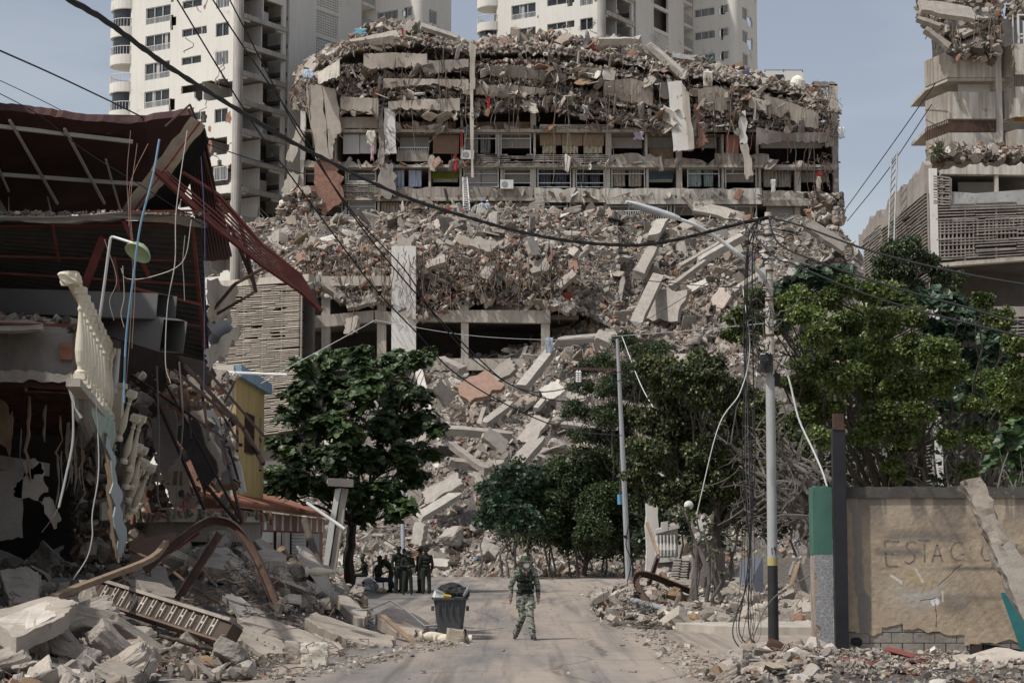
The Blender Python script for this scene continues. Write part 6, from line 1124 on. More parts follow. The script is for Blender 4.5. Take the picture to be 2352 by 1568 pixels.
b = MB(); b.box(P(1463, 1366, 52.3), (.18, .1, .16), rotm(0, .2, .3)); b.build('lamp_box', M['black'], label='small black box at the left tip of the fallen pole', cat='box')
mb = MB()
for _ in range(46): c = P(1440+40*g.random(), 1400+25*g.random(), 51); m = c+np.cumsum(g.standard_normal((12, 3))*.09, 0); m[:, 2] = np.maximum(m[:, 2], .05); mb.tube(m, .008, 4)
mb.build('cable_tangle', M['wire'], kind='stuff', label='knot of torn cables around the tip of the fallen pole', cat='cable')
# blocks on the far pavement
RB = []
for i in range(10):
    b = MB(); V, Fq = rock(6 if i < 5 else 9, g, [(1, .6, .55), (1, .7, .7), (.9, .8, .6), (1.3, .5, .4), (1, .8, .35), (1, .8, .6), (1.2, .7, .3), (1.1, .9, .5), (1.5, .55, .4), (1, .9, .7)][i], 3 if i < 4 else 7, .06 if i < 4 else .10); b.add(V, Fq, [(1.1, 1.05, .98), (1, .96, .9), (.9, .86, .8)][i % 3]); RB.append(b.build('concrete_chunk', M['near'], label='broken concrete chunk on the far pavement behind the street pole', cat='concrete chunk', group='concrete chunks on the far pavement'))
fb = [True]*10
for u, v, s in ((1546, 1400, .5), (1560, 1428, .4), (1625, 1372, .55), (1638, 1412, .4), (1662, 1402, .4), (1690, 1375, .6), (1708, 1375, .75), (1710, 1400, .8), (1722, 1425, .5), (1648, 1432, .35), (1740, 1415, .4), (1752, 1428, .4), (1612, 1424, .35), (1790, 1418, .6), (1812, 1425, .5), (1806, 1436, .45), (1835, 1408, .7), (1850, 1430, .45), (1595, 1395, .4), (1500, 1362, .45), (1530, 1352, .5), (1575, 1355, .5), (1430, 1385, .35), (1418, 1400, .3), (1445, 1412, .3), (1600, 1440, .3), (1680, 1438, .3), (1765, 1440, .35), (1868, 1436, .3), (1540, 1376, .45), (1478, 1345, .4), (1555, 1330, .5), (1510, 1330, .6), (1580, 1372, .6), (1660, 1350, .5), (1570, 1405, .45), (1484, 1400, .35), (1824, 1395, .6)):
    Y = np.interp(v, [1330, 1375, 1400, 1420, 1445], [68, 58, 54, 50, 47]); put_block(P(u, v, Y)-[0, 0, .05], s, coll=RB, fl=fb)
for i, (u, v) in enumerate(((1610, 1415), (1590, 1413))):
    pass
b = MB(); R_ = rotm(0, math.pi/2, .3); b.lathe([(.10, 0), (.10, .08), (.06, .12), (.09, .25), (.05, .45), (.06, .6), (.1, .64), (.1, .7)], P(1582, 1412, 49.5), R_, 14); b.build('fallen_baluster', M['cream'], label='pale baluster lying at the broken end of the fallen pole', cat='baluster')
# right foreground: fallen column, steel, white block
a, m_, e = P(2228, 1106, 31.5), P(2302, 1262, 31), P(2440, 1560, 29.5)
def stump(a, e, w_, h_, name, label, seed, col, n=14):
    gg = rng(seed); b = MB(); t = nrm(e-a); sd = nrm(np.cross(t, (0, 1, 0))); up = np.cross(sd, t); V = []; k = 16
    for i in range(n):
        for j in range(k):
            q = np.array([[-1, -1], [1, -1], [1, 1], [-1, 1]], float); s_ = j/4; c = q[int(s_)]*(1-s_ % 1)+q[(int(s_)+1) % 4]*(s_ % 1); p = a+(e-a)*i/(n-1)+sd*c[0]*w_/2+up*c[1]*h_/2
            V.append(p+(.007+.015*(i in (0, n-1)))*gg.standard_normal(3)+(sd*c[0]+up*c[1])*.035*float(fbm(p*4, 3)))
    b.add(V, [np.array([[i*k+j, i*k+(j+1) % k, i*k+k+(j+1) % k, i*k+k+j] for i in range(n-1) for j in range(k)]), np.arange(k)[None, ::-1], np.arange((n-1)*k, n*k)[None, :]], col); return b.build(name, M['near'], label=label, cat='concrete column')
stump(a, m_, .30, .30, 'fallen_column', 'rough concrete column leaning in from the right edge in front of the wall, upper piece', 3, (.8, .76, .7)); stump(m_+(e-m_)*.01, e, .38, .36, 'fallen_column', 'lower cracked half of the leaning column at the right edge', 4, (.76, .74, .7), 22)
b = MB(); b.prism(PP([(2298, 1361), (2306, 1360), (2356, 1440), (2420, 1590), (2400, 1600), (2340, 1480)], 29), (.03, .06, 0)); b.build('teal_board', mat('teal_paint', (.03, .15, .15), .15, 2, 20, rough=.5, bump=.2, col2=(.35, .35, .32), thr=.72), label='teal painted board lying along the leaning column at the right edge', cat='board')
channel([P(2045, 1494, 32.5), P(2215, 1540, 30)], .16, .1, 'steel_beam', 'dark maroon steel channel lying in front of the ochre wall', m='red'); channel(curve([P(1925, 1520, 30.5), P(1990, 1524, 30), P(2050, 1540, 29), P(2110, 1560, 28.5)], 10), .16, .1, 'steel_beam', 'buckled maroon beam in the right foreground', m='red'); channel([P(1965, 1517, 31.5), P(2235, 1522, 30.5)], .05, .06, 'steel_beam', 'thin straight red strip between the two maroon beams', m='red'); channel([P(2095, 1549, 29.5), P(2235, 1545, 29.2)], .09, .06, 'steel_beam', 'flat pale brown strip at the bottom right', m='wood')
for i, (p, q) in enumerate(((P(2230, 1498, 31), P(2290, 1502, 31)), (P(2230, 1512, 30.8), P(2262, 1530, 30.6)), (P(2258, 1498, 30.5), P(2420, 1524, 30.8)))):
    b = MB(); t = nrm(q-p); b.beam(p, q, .16, .012); b.beam(p+[0, 0, .13], q+[0, 0, .13], .16, .012); b.beam(p+[0, -.07, .065], q+[0, -.07, .065], .012, .12); b.beam(p+[0, .07, .065], q+[0, .07, .065], .012, .12); b.build('steel_box_section', M['black'] if i else M['rust'], label=['rusty open box section at the foot of the wall near the right edge', 'black box section end pointing left at the bottom right', 'long black box section running out of the right edge'][i], cat='steel beam')
gb = rng(5); b = MB(); V, Fq = rock(9, gb, (1.05, .9, .55), 5, .05); b.add(V @ rotm(.1, -.15, .4).T+P(2300, 1552, 28.3), Fq, (1.35, 1.3, 1.22)); b.build('concrete_block', M['near'], label='big pale concrete block in the bottom right corner', cat='concrete block')
gb = rng(6); b = MB(); V, Fq = rock(9, gb, (.9, .7, .3), 6, .08); b.add(V @ rotm(.1, .1, .1).T+P(1880, 1562, 28.6), Fq, (1.1, 1.05, 1)); b.build('concrete_block', M['near'], label='flat dusty block in the right foreground below the pole', cat='concrete block')
RF = []
for i in range(8):
    b = MB(); V, Fq = rock(9, g, [(1, .8, .5), (1.3, .7, .3), (1, .9, .6), (1.2, .8, .4), (1.4, .5, .4), (1, .7, .35), (.9, .8, .7), (1.5, .8, .22)][i], 7, .09); b.add(V, Fq, [(1, .96, .92), (1.15, 1.1, 1.02), (.85, .82, .8)][i % 3]); RF.append(b.build('concrete_chunk', M['near'], label='broken concrete chunk lying in the right foreground rubble', cat='concrete chunk', group='concrete chunks in the right foreground'))
ff = [True]*8
for u, v, s in ((1690, 1515, .32), (1720, 1528, .28), (1752, 1500, .25), (1770, 1516, .3), (1800, 1508, .3), (1840, 1505, .3), (1660, 1520, .25), (1700, 1548, .4), (1745, 1560, .5), (1770, 1545, .35), (1810, 1545, .4), (1850, 1540, .3), (1890, 1520, .3), (1930, 1545, .35), (1960, 1532, .25), (1985, 1500, .2), (2010, 1512, .25), (1860, 1515, .22), (2030, 1560, .3), (2080, 1530, .2), (2150, 1558, .3), (1980, 1556, .4), (2190, 1512, .2), (1655, 1545, .3), (1680, 1562, .35), (1725, 1545, .22), (2130, 1510, .18), (1640, 1558, .2)):
    Y = np.interp(v, [1500, 1530, 1568], [35.5, 31.5, 27.5]); put_block(P(u, v, Y), s, coll=RF, fl=ff)
# stray wires in the right foreground
mb = MB()
for i in range(34): c = P(1700+520*g.random(), 1505+45*g.random(), 31); m = c+np.cumsum(g.standard_normal((14, 3))*np.array([.1, .06, .03]), 0); mb.tube(m, .006+.004*g.random(), 4)
for i in range(16): c = P(1760+70*g.random(), 1525+25*g.random(), 30); m = c+np.cumsum(g.standard_normal((10, 3))*np.array([.04, .04, .06]), 0); mb.tube(m, .007, 4)
mb.build('rebar_tangle', M['rebar'], kind='stuff', label='loose bent wires and bars in the right foreground rubble', cat='rebar')
b = MB(); b.tube(curve([P(1945, 1548, 29), P(1970, 1540, 29), P(2010, 1537, 29), P(2050, 1545, 29)], 14), .014, 7); b.build('hose', M['metal'], label='short grey hose on the right foreground rubble', cat='hose')
# ================================================================ LEFT SIDE: SHOP, YELLOW HOUSE
g = rng(91)
def sp(x, Y, v): return np.array([x, Y, Z(v, Y)])
yh = thing('yellow_house', 'yellow painted house with a faded blue cornice and one barred window', 'house', (-10, 70, 0)); xw = -9.72; zt = Z(866, 70)
b = MB(); b.bx(-10.25, xw, 70, 78, 0, zt); b.build('wall', M['yellow'], yh)
b = MB(); b.bx(-10.4, xw+.22, 69.7, 78.6, zt+.001, zt+.42); b.build('cornice', M['blue'], yh); b = MB(); b.bx(-10.38, xw-.05, 69.66, 69.698, zt+.05, zt+.4); b.build('cornice_end', M['cream'], yh)
b = MB(); y0, y1 = 72.3, 74.6; z0, z1 = Z(1040, 73), Z(950, 73); b.bx(xw-.02, xw+.01, y0, y1, z0, z1); w_ = b.build('window', M['dark'], yh); b = MB()
for i in range(9): y = y0+(y1-y0)*i/8; b.tube([(xw+.05, y, z0), (xw+.05, y, z1)], .02, 5)
for z in (z0, (z0+z1)/2, z1): b.tube([(xw+.05, y0, z), (xw+.05, y1, z)], .022, 5)
b.build('window_bars', M['rust'], w_)
b = MB(); b.tube([P(518, 855, 69.4), P(660, 861, 68.8)], .055, 10); b.build('white_pipe', M['rail'], label='white plastic pipe jutting out level over the yellow house', cat='pipe')
shp = thing('corner_shop', 'single-storey brick shop with a red tiled roof and boarded windows', 'shop', (-9.5, 80, 0)); xs_ = -8.95; Ys, Ye = 63, 95; zr = 3.45
b = MB(); b.bx(-13, xs_-.03, Ys, Ye, 0, zr-.35); b.build('wall', M['brickr'], shp)
b = MB(); b.bx(xs_-.03, xs_+.05, Ys, Ye, zr-1.0, zr-.36)
b.build('fascia', M['brickr'], shp); b = MB()
for i in range(12): y = Ys+1+(Ye-Ys-2)*i/11; b.prism([(xs_+.052, y-.5, zr-.98), (xs_+.052, y+.2, zr-.98), (xs_+.052, y+.05, zr-.38), (xs_+.052, y-.3, zr-.38)], (.02, 0, 0))
b.build('white_brackets', M['white'], shp)
b = MB(); n = 150
for i in range(n): y = Ys-.3+(Ye-Ys+.6)*i/n; b.tube([(-11.5, y, zr+.7), (xs_+.35, y, zr-.18)], .11, 6)
b.build('roof', mat('terracotta', (.26, .115, .07), .3, 1.5, 20, bump=.4, col2=(.36, .25, .17), thr=.6), shp); b = MB(); b.prism([(-11.5, Ys-.2, zr+.58), (xs_+.3, Ys-.2, zr-.33), (xs_+.3, Ys-.2, zr-.25), (-11.5, Ys-.2, zr+.66)], (0, Ye-Ys+.4, 0)); b.build('roof_boards', M['wood'], shp)
for i, (y0, y1, m, cor) in enumerate(((63.6, 66.5, 'white', 0), (67.2, 70, 'sheet', 1), (71, 74.5, 'white', 0), (75.5, 77.5, 'dark', 0), (78.2, 80, 'white', 0), (81, 86.5, 'alu', 1), (87.5, 92.5, 'metal', 2))):
    b = MB(); z0, z1 = .7, zr-1.05
    if cor:
        N = 40
        if cor == 1: pts = np.array([[(xs_+.03+.03*math.sin(j*2.2), y, z0+(z1-z0)*j/N) for y in (y0, y1)] for j in range(N+1)])
        else: pts = np.array([[(xs_+.03+.03*math.sin(j*2.2), y0+(y1-y0)*j/N, z) for z in (z0, z1)] for j in range(N+1)])
        b.sheet(pts, (.012, 0, 0))
    else: b.bx(xs_-.02, xs_+.04, y0, y1, z0, z1); b.bx(xs_+.04, xs_+.06, y0, y0+.15, z0, z1); b.bx(xs_+.04, xs_+.06, y1-.15, y1, z0, z1)
    b.build('boarded_window', M[m], shp)
bw = thing('brick_house', 'gutted brick house wall with a rough concrete corner left of the yellow house', 'house', (-11.5, 67, 0))
b = MB(); slab(b, [P(400, 1180, 66), P(516, 1180, 66), P(516, 880, 66), P(400, 850, 66)], (0, .2, 0), rng(3), .25, 12, None, (0, 0, 1, 0)); b.build('wall', M['brickr'], bw); b = MB(); slab(b, [P(514, 1180, 65.8), P(532, 1180, 65.8), P(532, 862, 65.8), P(514, 866, 65.8)], (0, .4, 0), rng(4), .08, 16); b.build('corner_column', M['concl'], bw)
b = MB(); b.prism(PP([(455, 880), (520, 876), (520, 850), (455, 845)], 65.6), (0, .6, 0)); b.build('beam', M['concl'], bw)
cp = thing('tilted_column', 'tall grooved concrete column tilted beside the almond trunk', 'column', G(748, 1375))
for s_, m in ((0, 'white'), (1, 'concl')):
    b = MB(); d = s_*17; slab(b, PP([(737+d, 1330), (750+d, 1330), (783+d*.9, 1122), (770+d*.9, 1122)], 71+.1*s_), (0, .4, 0), rng(s_), .03, 6); b.build('flange', M[m], cp)
b = MB(); b.prism(PP([(749, 1330), (756, 1330), (786, 1125), (782, 1125)], 71.2), (0, .2, 0)); b.build('groove', M['concd'], cp); b = MB(); b.box(P(783, 1108, 71), (.9, .4, .28), rotm(0, .05, 0)); b.build('cap', M['concd'], cp)
b = MB(); b.tube([P(706, 1155, 66), P(793, 1215, 64)], .055, 8); b.build('metal_pipe', M['alu'], label='grey pipe sloping down in front of the tilted column', cat='pipe'); b = MB(); b.tube([P(700, 1195, 57), P(715, 1245, 55.5), P(738, 1310, 54)], [.11, .10, .09], 9, (.7, .6, .5)); b.build('wooden_post', M['bark'], label='sawn-off wooden post leaning at the corner of the shop', cat='post')

# ================================================================ COLLAPSED HOUSE IN THE LEFT FOREGROUND
rh = thing('collapsed_house', 'collapsed house at the left with a dark red tipped roof and torn corrugated sheets', 'house', (-9, 46, 0))
def poly(l, th, m, name, par=rh, amp=.04, n=10, label=None, seed=0, edges=None, Y=44, col=None, **kw):
    gg = rng(int(l[0][0]+l[0][1])+seed); q = PP(l, Y); out = []; nn = nrm(np.cross(q[1]-q[0], q[2]-q[0]))
    for i in range(len(q)):
        a, c = q[i], q[(i+1) % len(q)]; k = n if (edges is None or edges[i]) else 1; inw = nrm(np.cross(nn, c-a))
        out += list(jag(a, c, n, amp, gg, inw)[:-1]) if k > 1 else [a]
    b = MB(); b.prism(out, th, col); return b.build(name, M[m] if isinstance(m, str) else m, par, label, **kw)
def corr(q4, n, amp, m, name, par, k=6, vertical=False, th=.01):      # corrugated sheet over 4 corners (tl, tr, br, bl)
    tl, tr, br, bl = [np.asarray(x, float) for x in q4]; nn = nrm(np.cross(tr-tl, bl-tl)); N = n*6; rows_ = []
    for j in range(N+1):
        s_ = j/N; o = nn*amp*math.sin(s_*n*2*math.pi)
        rows_.append([(tl+(bl-tl)*s_)*(1-t)+(tr+(br-tr)*s_)*t+o if not vertical else (tl+(tr-tl)*s_)*(1-t)+(bl+(br-bl)*s_)*t+o for t in np.linspace(0, 1, k)])
    b = MB(); b.sheet(np.array(rows_), nn*th); return b.build(name, M[m] if isinstance(m, str) else m, par)
# tipped roof: underside faces us
poly([(-60, 246, 40.5), (60, 258, 40.6), (180, 276, 40.8), (300, 284, 41), (442, 262, 41.3), (400, 360, 43.5), (300, 492, 46), (-60, 492, 46)], (0, .25, .2), 'maroon', 'roof_sheet', amp=.03)
def bars(l, w_, m='alu', name='roof_purlin', par=rh):
    for u0, v0, Y0, u1, v1, Y1 in l: b = MB(); b.beam(P(u0, v0, Y0), P(u1, v1, Y1), w_, w_*.8); b.build(name, M[m], par)
bars([(-40, 286, 41.1, 305, 326, 41.8), (-40, 398, 43.4, 330, 424, 44.0)], .10); bars([(22, 276, 40.8, 132, 468, 44.9), (148, 296, 41.1, 240, 468, 44.9)], .055); bars([(243, 366, 42.8, 276, 482, 45.2), (-10, 370, 42.7, 20, 440, 44.1)], .04)
b = MB(); b.tube(PP([(20, 490), (20, 420), (102, 423), (118, 490)], 45), .018, 6); b.tube(PP([(0, 425), (100, 422)], 45), .014, 5); b.build('thin_frame', M['alu'], rh)
poly([(-60, 492, 41), (120, 500, 41), (290, 486, 41.1), (420, 494, 41.5), (462, 508, 42), (462, 522, 42), (300, 503, 41.2), (120, 512, 41.1), (-60, 504, 41)], (0, .8, .1), 'conc', 'eaves_slab', amp=.03)
corr([P(-60, 500, 41.4), P(462, 512, 42.2), P(482, 832, 46.0), P(-60, 700, 45.0)], 26, .03, 'sheet', 'corrugated_roof', rh)
bars([(-40, 588, 42.4, 462, 600, 43.2), (-40, 625, 42.8, 462, 655, 43.6), (-40, 520, 41.6, 455, 516, 42.2), (360, 738, 44.4, 470, 750, 44.6)], .06, 'red', 'red_beam')
for u0, v0, Y0, u1, v1, Y1, w_ in ((238, 545, 41.8, 188, 672, 42.3, .17), (283, 505, 41.3, 345, 640, 42.6, .08), (262, 590, 41.8, 272, 670, 42, .07), (440, 500, 41.9, 470, 800, 44.8, .07), (300, 660, 42.5, 462, 700, 43.4, .06), (120, 510, 41.3, 135, 600, 42.2, .05)):
    b = MB(); b.beam(P(u0, v0, Y0), P(u1, v1, Y1), w_, .07, up=(0, 1, 0)); b.build('red_beam', M['red'], rh)
corr([P(430, 380, 44.5), P(476, 332, 44), P(528, 596, 47), P(462, 600, 46)], 9, .03, 'maroon', 'side_roof_sheet', rh, vertical=True)
poly([(465, 500, 46), (508, 470, 46), (532, 590, 47.5), (480, 600, 47)], (0, .06, .05), 'maroon', 'side_roof_sheet', amp=.03)
# leaning panel with pale edge and near-black underside sheet
poly([(438, 268, 39.6), (462, 284, 39.7), (312, 492, 42.2), (268, 492, 42.2)], (.05, .25, .0), 'concl', 'roof_edge_beam', amp=.03, n=14); poly([(462, 282, 39.9), (478, 330, 40.4), (400, 494, 42.6), (312, 494, 42.3)], (0, .1, .08), mat('tar_black', (.012, .012, .013), .3, 2, 12, rough=.8, bump=.2), 'tarred_panel', amp=.02)
bars([(459, 280, 39.55, 300, 494, 42.0)], .035, 'red', 'red_beam'); bars([(290, 487, 41, 440, 484, 41.3), (440, 484, 41.3, 480, 492, 41.6)], .05, 'red', 'red_beam')
# ducts
for i, (pts, lab) in enumerate((([P(-60, 690, 43), P(378, 706, 40.6)], 'long square grey duct under the corrugated roof, the upper one'), ([P(225, 722, 42.6), P(395, 772, 40.4)], 'grey square duct tilted down to the right, the lower one'))):
    a, e = pts; h_ = .52 if i == 0 else .66; t = nrm(e-a); sd = nrm(np.cross(t, (0, 0, 1))); up = np.cross(sd, t); b = MB()
    for s_, o in ((sd, .25), (-sd, .25)): b.beam(a+s_*o, e+s_*o+t*(.1 if s_[1] > 0 else 0), .012, h_)
    for s_ in (-1, 1): b.beam(a+up*s_*h_/2, e+up*s_*h_/2, .512, .012)
    b.build('metal_duct', mat('duct_metal', (.13, .128, .125), .12, 1, 8, rough=.55, bump=.1), label=lab, cat='duct')
# lower left: block wall, ceiling slab, dark interior
poly([(-60, 752, 41), (140, 745, 41), (165, 770, 41), (168, 866, 41), (-60, 864, 41)], (0, .3, 0), 'conc', 'block_wall', amp=.05); poly([(136, 791, 40.9), (165, 789, 40.9), (166, 826, 40.9), (136, 826, 40.9)], (0, .05, 0), 'brick', 'brick_patch', amp=.01, col=(1, 1, 1))
poly([(-60, 762, 40.2), (95, 756, 40.3), (98, 742, 40.6), (60, 734, 41), (-60, 736, 41)], (0, .1, -.05), 'concl', 'loose_sheet', amp=.03)
bars([(-40, 742, 40.6, 168, 748, 40.6)], .07, 'red', 'red_beam')
poly([(-60, 846, 39.6), (160, 858, 39.6), (176, 862, 39.6), (176, 876, 39.6), (-60, 872, 39.6)], (0, 3.5, .1), 'conc', 'balcony_slab', amp=.05, n=18); poly([(-60, 868, 39.7), (155, 876, 39.7), (160, 896, 39.7), (-60, 880, 39.7)], (0, .1, 0), 'maroon', 'slab_edge_beam', amp=.01)
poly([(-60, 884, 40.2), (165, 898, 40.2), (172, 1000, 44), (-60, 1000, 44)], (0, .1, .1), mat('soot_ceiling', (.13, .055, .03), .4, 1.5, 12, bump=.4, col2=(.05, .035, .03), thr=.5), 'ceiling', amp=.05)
b = MB(); gg = rng(12)
for i in range(22): x = -9.6+i*.2; p = P(66+7*i, 893+.3*i, 39.9); b.box(p, (.11, .2, .10), rotm(0, gg.normal()*.1, 0), (.85, .8, .8))
b.build('hollow_bricks', M['brick'], rh)
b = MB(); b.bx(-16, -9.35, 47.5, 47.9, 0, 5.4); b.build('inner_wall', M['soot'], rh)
# unseen wing left of the frame, added and shaped to shade the wreck
b = MB(); b.bx(-20, -10.9, 30, 47, 3.6, 3.9); b.bx(-20, -11.2, 30, 47, 7.2, 7.45); b.bx(-20, -19.7, 30, 53, 0, 12); b.bx(-19.7, -14.4, 52.5, 52.8, 0, 9); b.bx(-19.7, -10.6, 31, 31.3, 0, 7.4); b.bx(-13.5, -10.4, 36, 36.25, 0, 8); b.bx(-12, -11.75, 38, 52, 7.45, 12); b.build('wing', M['conc'], rh)
b = MB(); b.prism([(-12.1, 38, 12.1), (-10.3, 38, 12.0), (-11, 41, 12.1), (-12.1, 44, 12.2)], (0, 0, .2)); b.build('wing_roof', M['maroon'], rh)  # unseen roof strip, placed only to throw shade on the ducts
# hanging laths, torn ceiling, panels in the dark
for l, m in (([(0, 1080), (62, 1068), (60, 1235), (0, 1240)], 'conc'), ([(45, 1110), (100, 1060), (118, 1120), (95, 1150), (40, 1140)], 'concl'), ([(98, 1150), (120, 1140), (148, 1190), (132, 1215)], 'concl'), ([(60, 1060), (88, 1052), (110, 1080), (75, 1100)], 'concl'), ([(0, 900), (40, 960), (30, 1050), (0, 1000)], 'wood')): poly([(u-8, v, 41) for u, v in l], (0, .03, 0), m, 'torn_board', amp=.05, n=6)
for i in range(17):
    gg = rng(300+i); u = 15+225*gg.random(); v = 900+150*gg.random(); L = 40+130*gg.random(); b = MB(); q = [P(u+8*gg.standard_normal()*t, v+L*t, 40.5+2*gg.random()*0) for t in np.linspace(0, 1, 5)]; b.tube(q, np.array([.02, .035, .015, .03, .006])*(.5+gg.random()), 5); b.build('hanging_lath', M['concd' if i % 3 else 'wood'], rh)
# balustrade along the broken balcony, running away from us
bal = thing('balustrade', 'cream balcony balustrade with turned balusters, hanging askew over the street', 'balustrade', P(200, 860, 38)); PB = [(.10, 0), (.10, .05), (.055, .07), (.05, .10), (.075, .14), (.095, .24), (.085, .34), (.05, .50), (.04, .60), (.06, .63), (.04, .66), (.055, .70), (.085, .74), (.085, .80)]
def place_prof(a, e, k=14, R=None, sc=1.0, prof=PB):
    a, e = np.asarray(a, float), np.asarray(e, float); t = nrm(e-a); L = np.linalg.norm(e-a); sd = nrm(np.cross(t, (0, 1, 0))); up = np.cross(sd, t); return [(r*sc, h/.8*L) for r, h in prof], a, np.stack([sd, up, t], 1)
tops = [(190, 664, 34.0), (272, 800, 43)]; n = 11
for i in range(n):
    s_ = i/(n-1); Yb = 34.2+8.6*s_; ut = 186+(262-186)*s_; vt = 668+(820-668)*s_**.92; ub = 184+(258-184)*s_; vb = 866+(968-866)*s_; b = MB(); pr, o, R = place_prof(P(ub, vb, Yb), P(ut, vt, Yb)); b.lathe(pr, o, R, 14); b.box(P(ut, vt, Yb), (.19, .19, .12)); b.box(P(ub, vb, Yb), (.2, .2, .1)); b.build('baluster', M['cream'], bal)
b = MB(); b.beam(P(160, 632, 33.6), P(246, 790, 43), .2, .12); b.build('top_rail', M['cream'], bal); b = MB(); V, Fq = rock(6, rng(77), (.30, .34, .2), 5, .12); b.add(V+P(165, 640, 33.7), Fq); V, Fq = rock(3, rng(78), (.12, .12, .16), 5, .1); b.add(V+P(147, 645, 33.6), Fq); b.build('broken_rail_end', M['cream'], bal); b = MB(); b.beam(P(168, 878, 34), P(262, 990, 43.2), .24, .14); b.build('bottom_rail', M['concl'], bal)
po = thing('balustrade_post', 'square cream post at the far end of the hanging balustrade', 'post', P(268, 1000, 42.8)); b = MB(); b.beam(P(264, 1010, 42.8), P(270, 885, 42.6), .26, .26, up=(0, 1, 0)); b.build('shaft', M['cream'], po); b = MB(); b.beam(P(270, 892, 42.6), P(270.5, 880, 42.6), .36, .36, up=(0, 1, 0)); b.build('cap', M['cream'], po)
b = MB(); b.tube([P(262, 902, 42.5), P(270, 800, 42.3)], .07, 10); b.build('drain_pipe', M['rail'], label='white drain pipe stub rising behind the balustrade', cat='pipe')
fbal = thing('fallen_baluster', 'cream balusters fallen in a leaning row under the balustrade', 'baluster', P(300, 1100, 42)) if False else None
for i, (u0, v0, u1, v1, Y) in enumerate(((272, 1010, 303, 905, 42.2), (284, 1062, 312, 960, 42.6), (296, 1080, 324, 962, 42.9), (288, 1120, 316, 1026, 43.2), (300, 1120, 328, 1034, 43.6), (293, 1150, 330, 1062, 43.9), (302, 1176, 346, 1074, 44.2), (288, 1190, 322, 1080, 44.6))):
    t = thing('fallen_baluster', ['topmost cream baluster fallen below the hanging balustrade', 'second cream baluster down the leaning row', 'third cream baluster down, doubled behind the second', 'fourth cream baluster down, shorter and half hidden', 'fifth cream baluster down the leaning row', 'sixth cream baluster down, leaning right', 'lowest front cream baluster with a clean square cap', 'cream baluster hidden behind the lowest one'][i], 'baluster', P(u0, v0, Y), 'balusters fallen below the balcony'); b = MB(); pr, o, R = place_prof(P(u0, v0, Y), P(u1, v1, Y-.3), sc=.9); b.lathe(pr, o, R, 16); b.build('shaft', M['cream'], t); b = MB(); e = P(u1, v1, Y-.3); b.box(e, (.2, .2, .13), R); b.build('cap', M['cream'], t)
poly([(205, 868, 36.5), (215, 905, 37), (262, 968, 41), (268, 1000, 41.5), (250, 1052, 41), (206, 940, 37)], (-.12, .1, 0), 'green', 'green_fascia', amp=.03, label='pale green fascia board of the balcony')
b = MB(); b.tube([P(188, 880, 36), P(192, 960, 36.4), P(205, 990, 36.6)], [.16, .15, .12], 10); b.build('broken_pillar', M['concd'], rh)
b = MB(); gg = rng(6); slab(b, PP([(246, 1000, 38.6), (268, 1060, 39), (294, 1190, 39.6), (291, 1240, 39.7), (277, 1290, 39.7), (262, 1240, 39.4), (246, 1100, 38.8)][0:1]+[(268, 1060, 39), (290, 1245, 39.7), (274, 1292, 39.7)], 39), (-.04, .05, 0), gg, .08, 12); b.build('standing_panel', mat('pale_blue_panel', (.42, .47, .48), .12, .8, 12, bump=.2, col2=(.3, .28, .25), thr=.68), label='tall splintered pale blue white panel standing on end at the left', cat='panel'); b = MB(); slab(b, PP([(238, 1000), (247, 1000), (268, 1285), (252, 1230)], 39.4), (0, .1, 0), gg, .08, 14); b.build('splintered_board', M['wood'], label='dark splintered edge behind the tall pale panel', cat='board')
# lamp with green shade on a bent pipe; blue pipe; wires
lp = thing('wall_lamp', 'lamp with a pale green dish shade hanging from a bent grey pipe', 'lamp', P(228, 750, 38)); b = MB(); b.tube(curve([P(226, 752, 38), P(240, 650, 37.9), P(252, 560, 37.8), P(256, 546, 37.8), P(266, 546, 37.8), P(322, 564, 37.6)], 22), .028, 8); b.build('bent_pipe', M['alu'], lp)
b = MB(); b.lathe([(.03, .05), (.05, .03), (.09, -.01), (.18, -.05), (.26, -.15), (.27, -.18), (.255, -.17), (.17, -.07), (.03, -.02)], P(326, 566, 37.6), rotm(-.5, .42, 0), 24); b.build('lamp_shade', mat('sage_enamel', (.33, .41, .25), .1, 3, 10, rough=.4, bump=.05, col2=(.25, .27, .18), thr=.68), lp)
b = MB(); b.tube(curve([P(366, 320, 36.5), P(350, 410, 36.5), P(322, 520, 36.6), P(306, 640, 36.8), P(291, 760, 37), P(286, 850, 37), P(285, 925, 37)], 30), .02, 8, (.22, .38, .52)); b.build('blue_pipe', M['plast'], label='long pale blue pipe hanging down past the green lamp', cat='pipe')
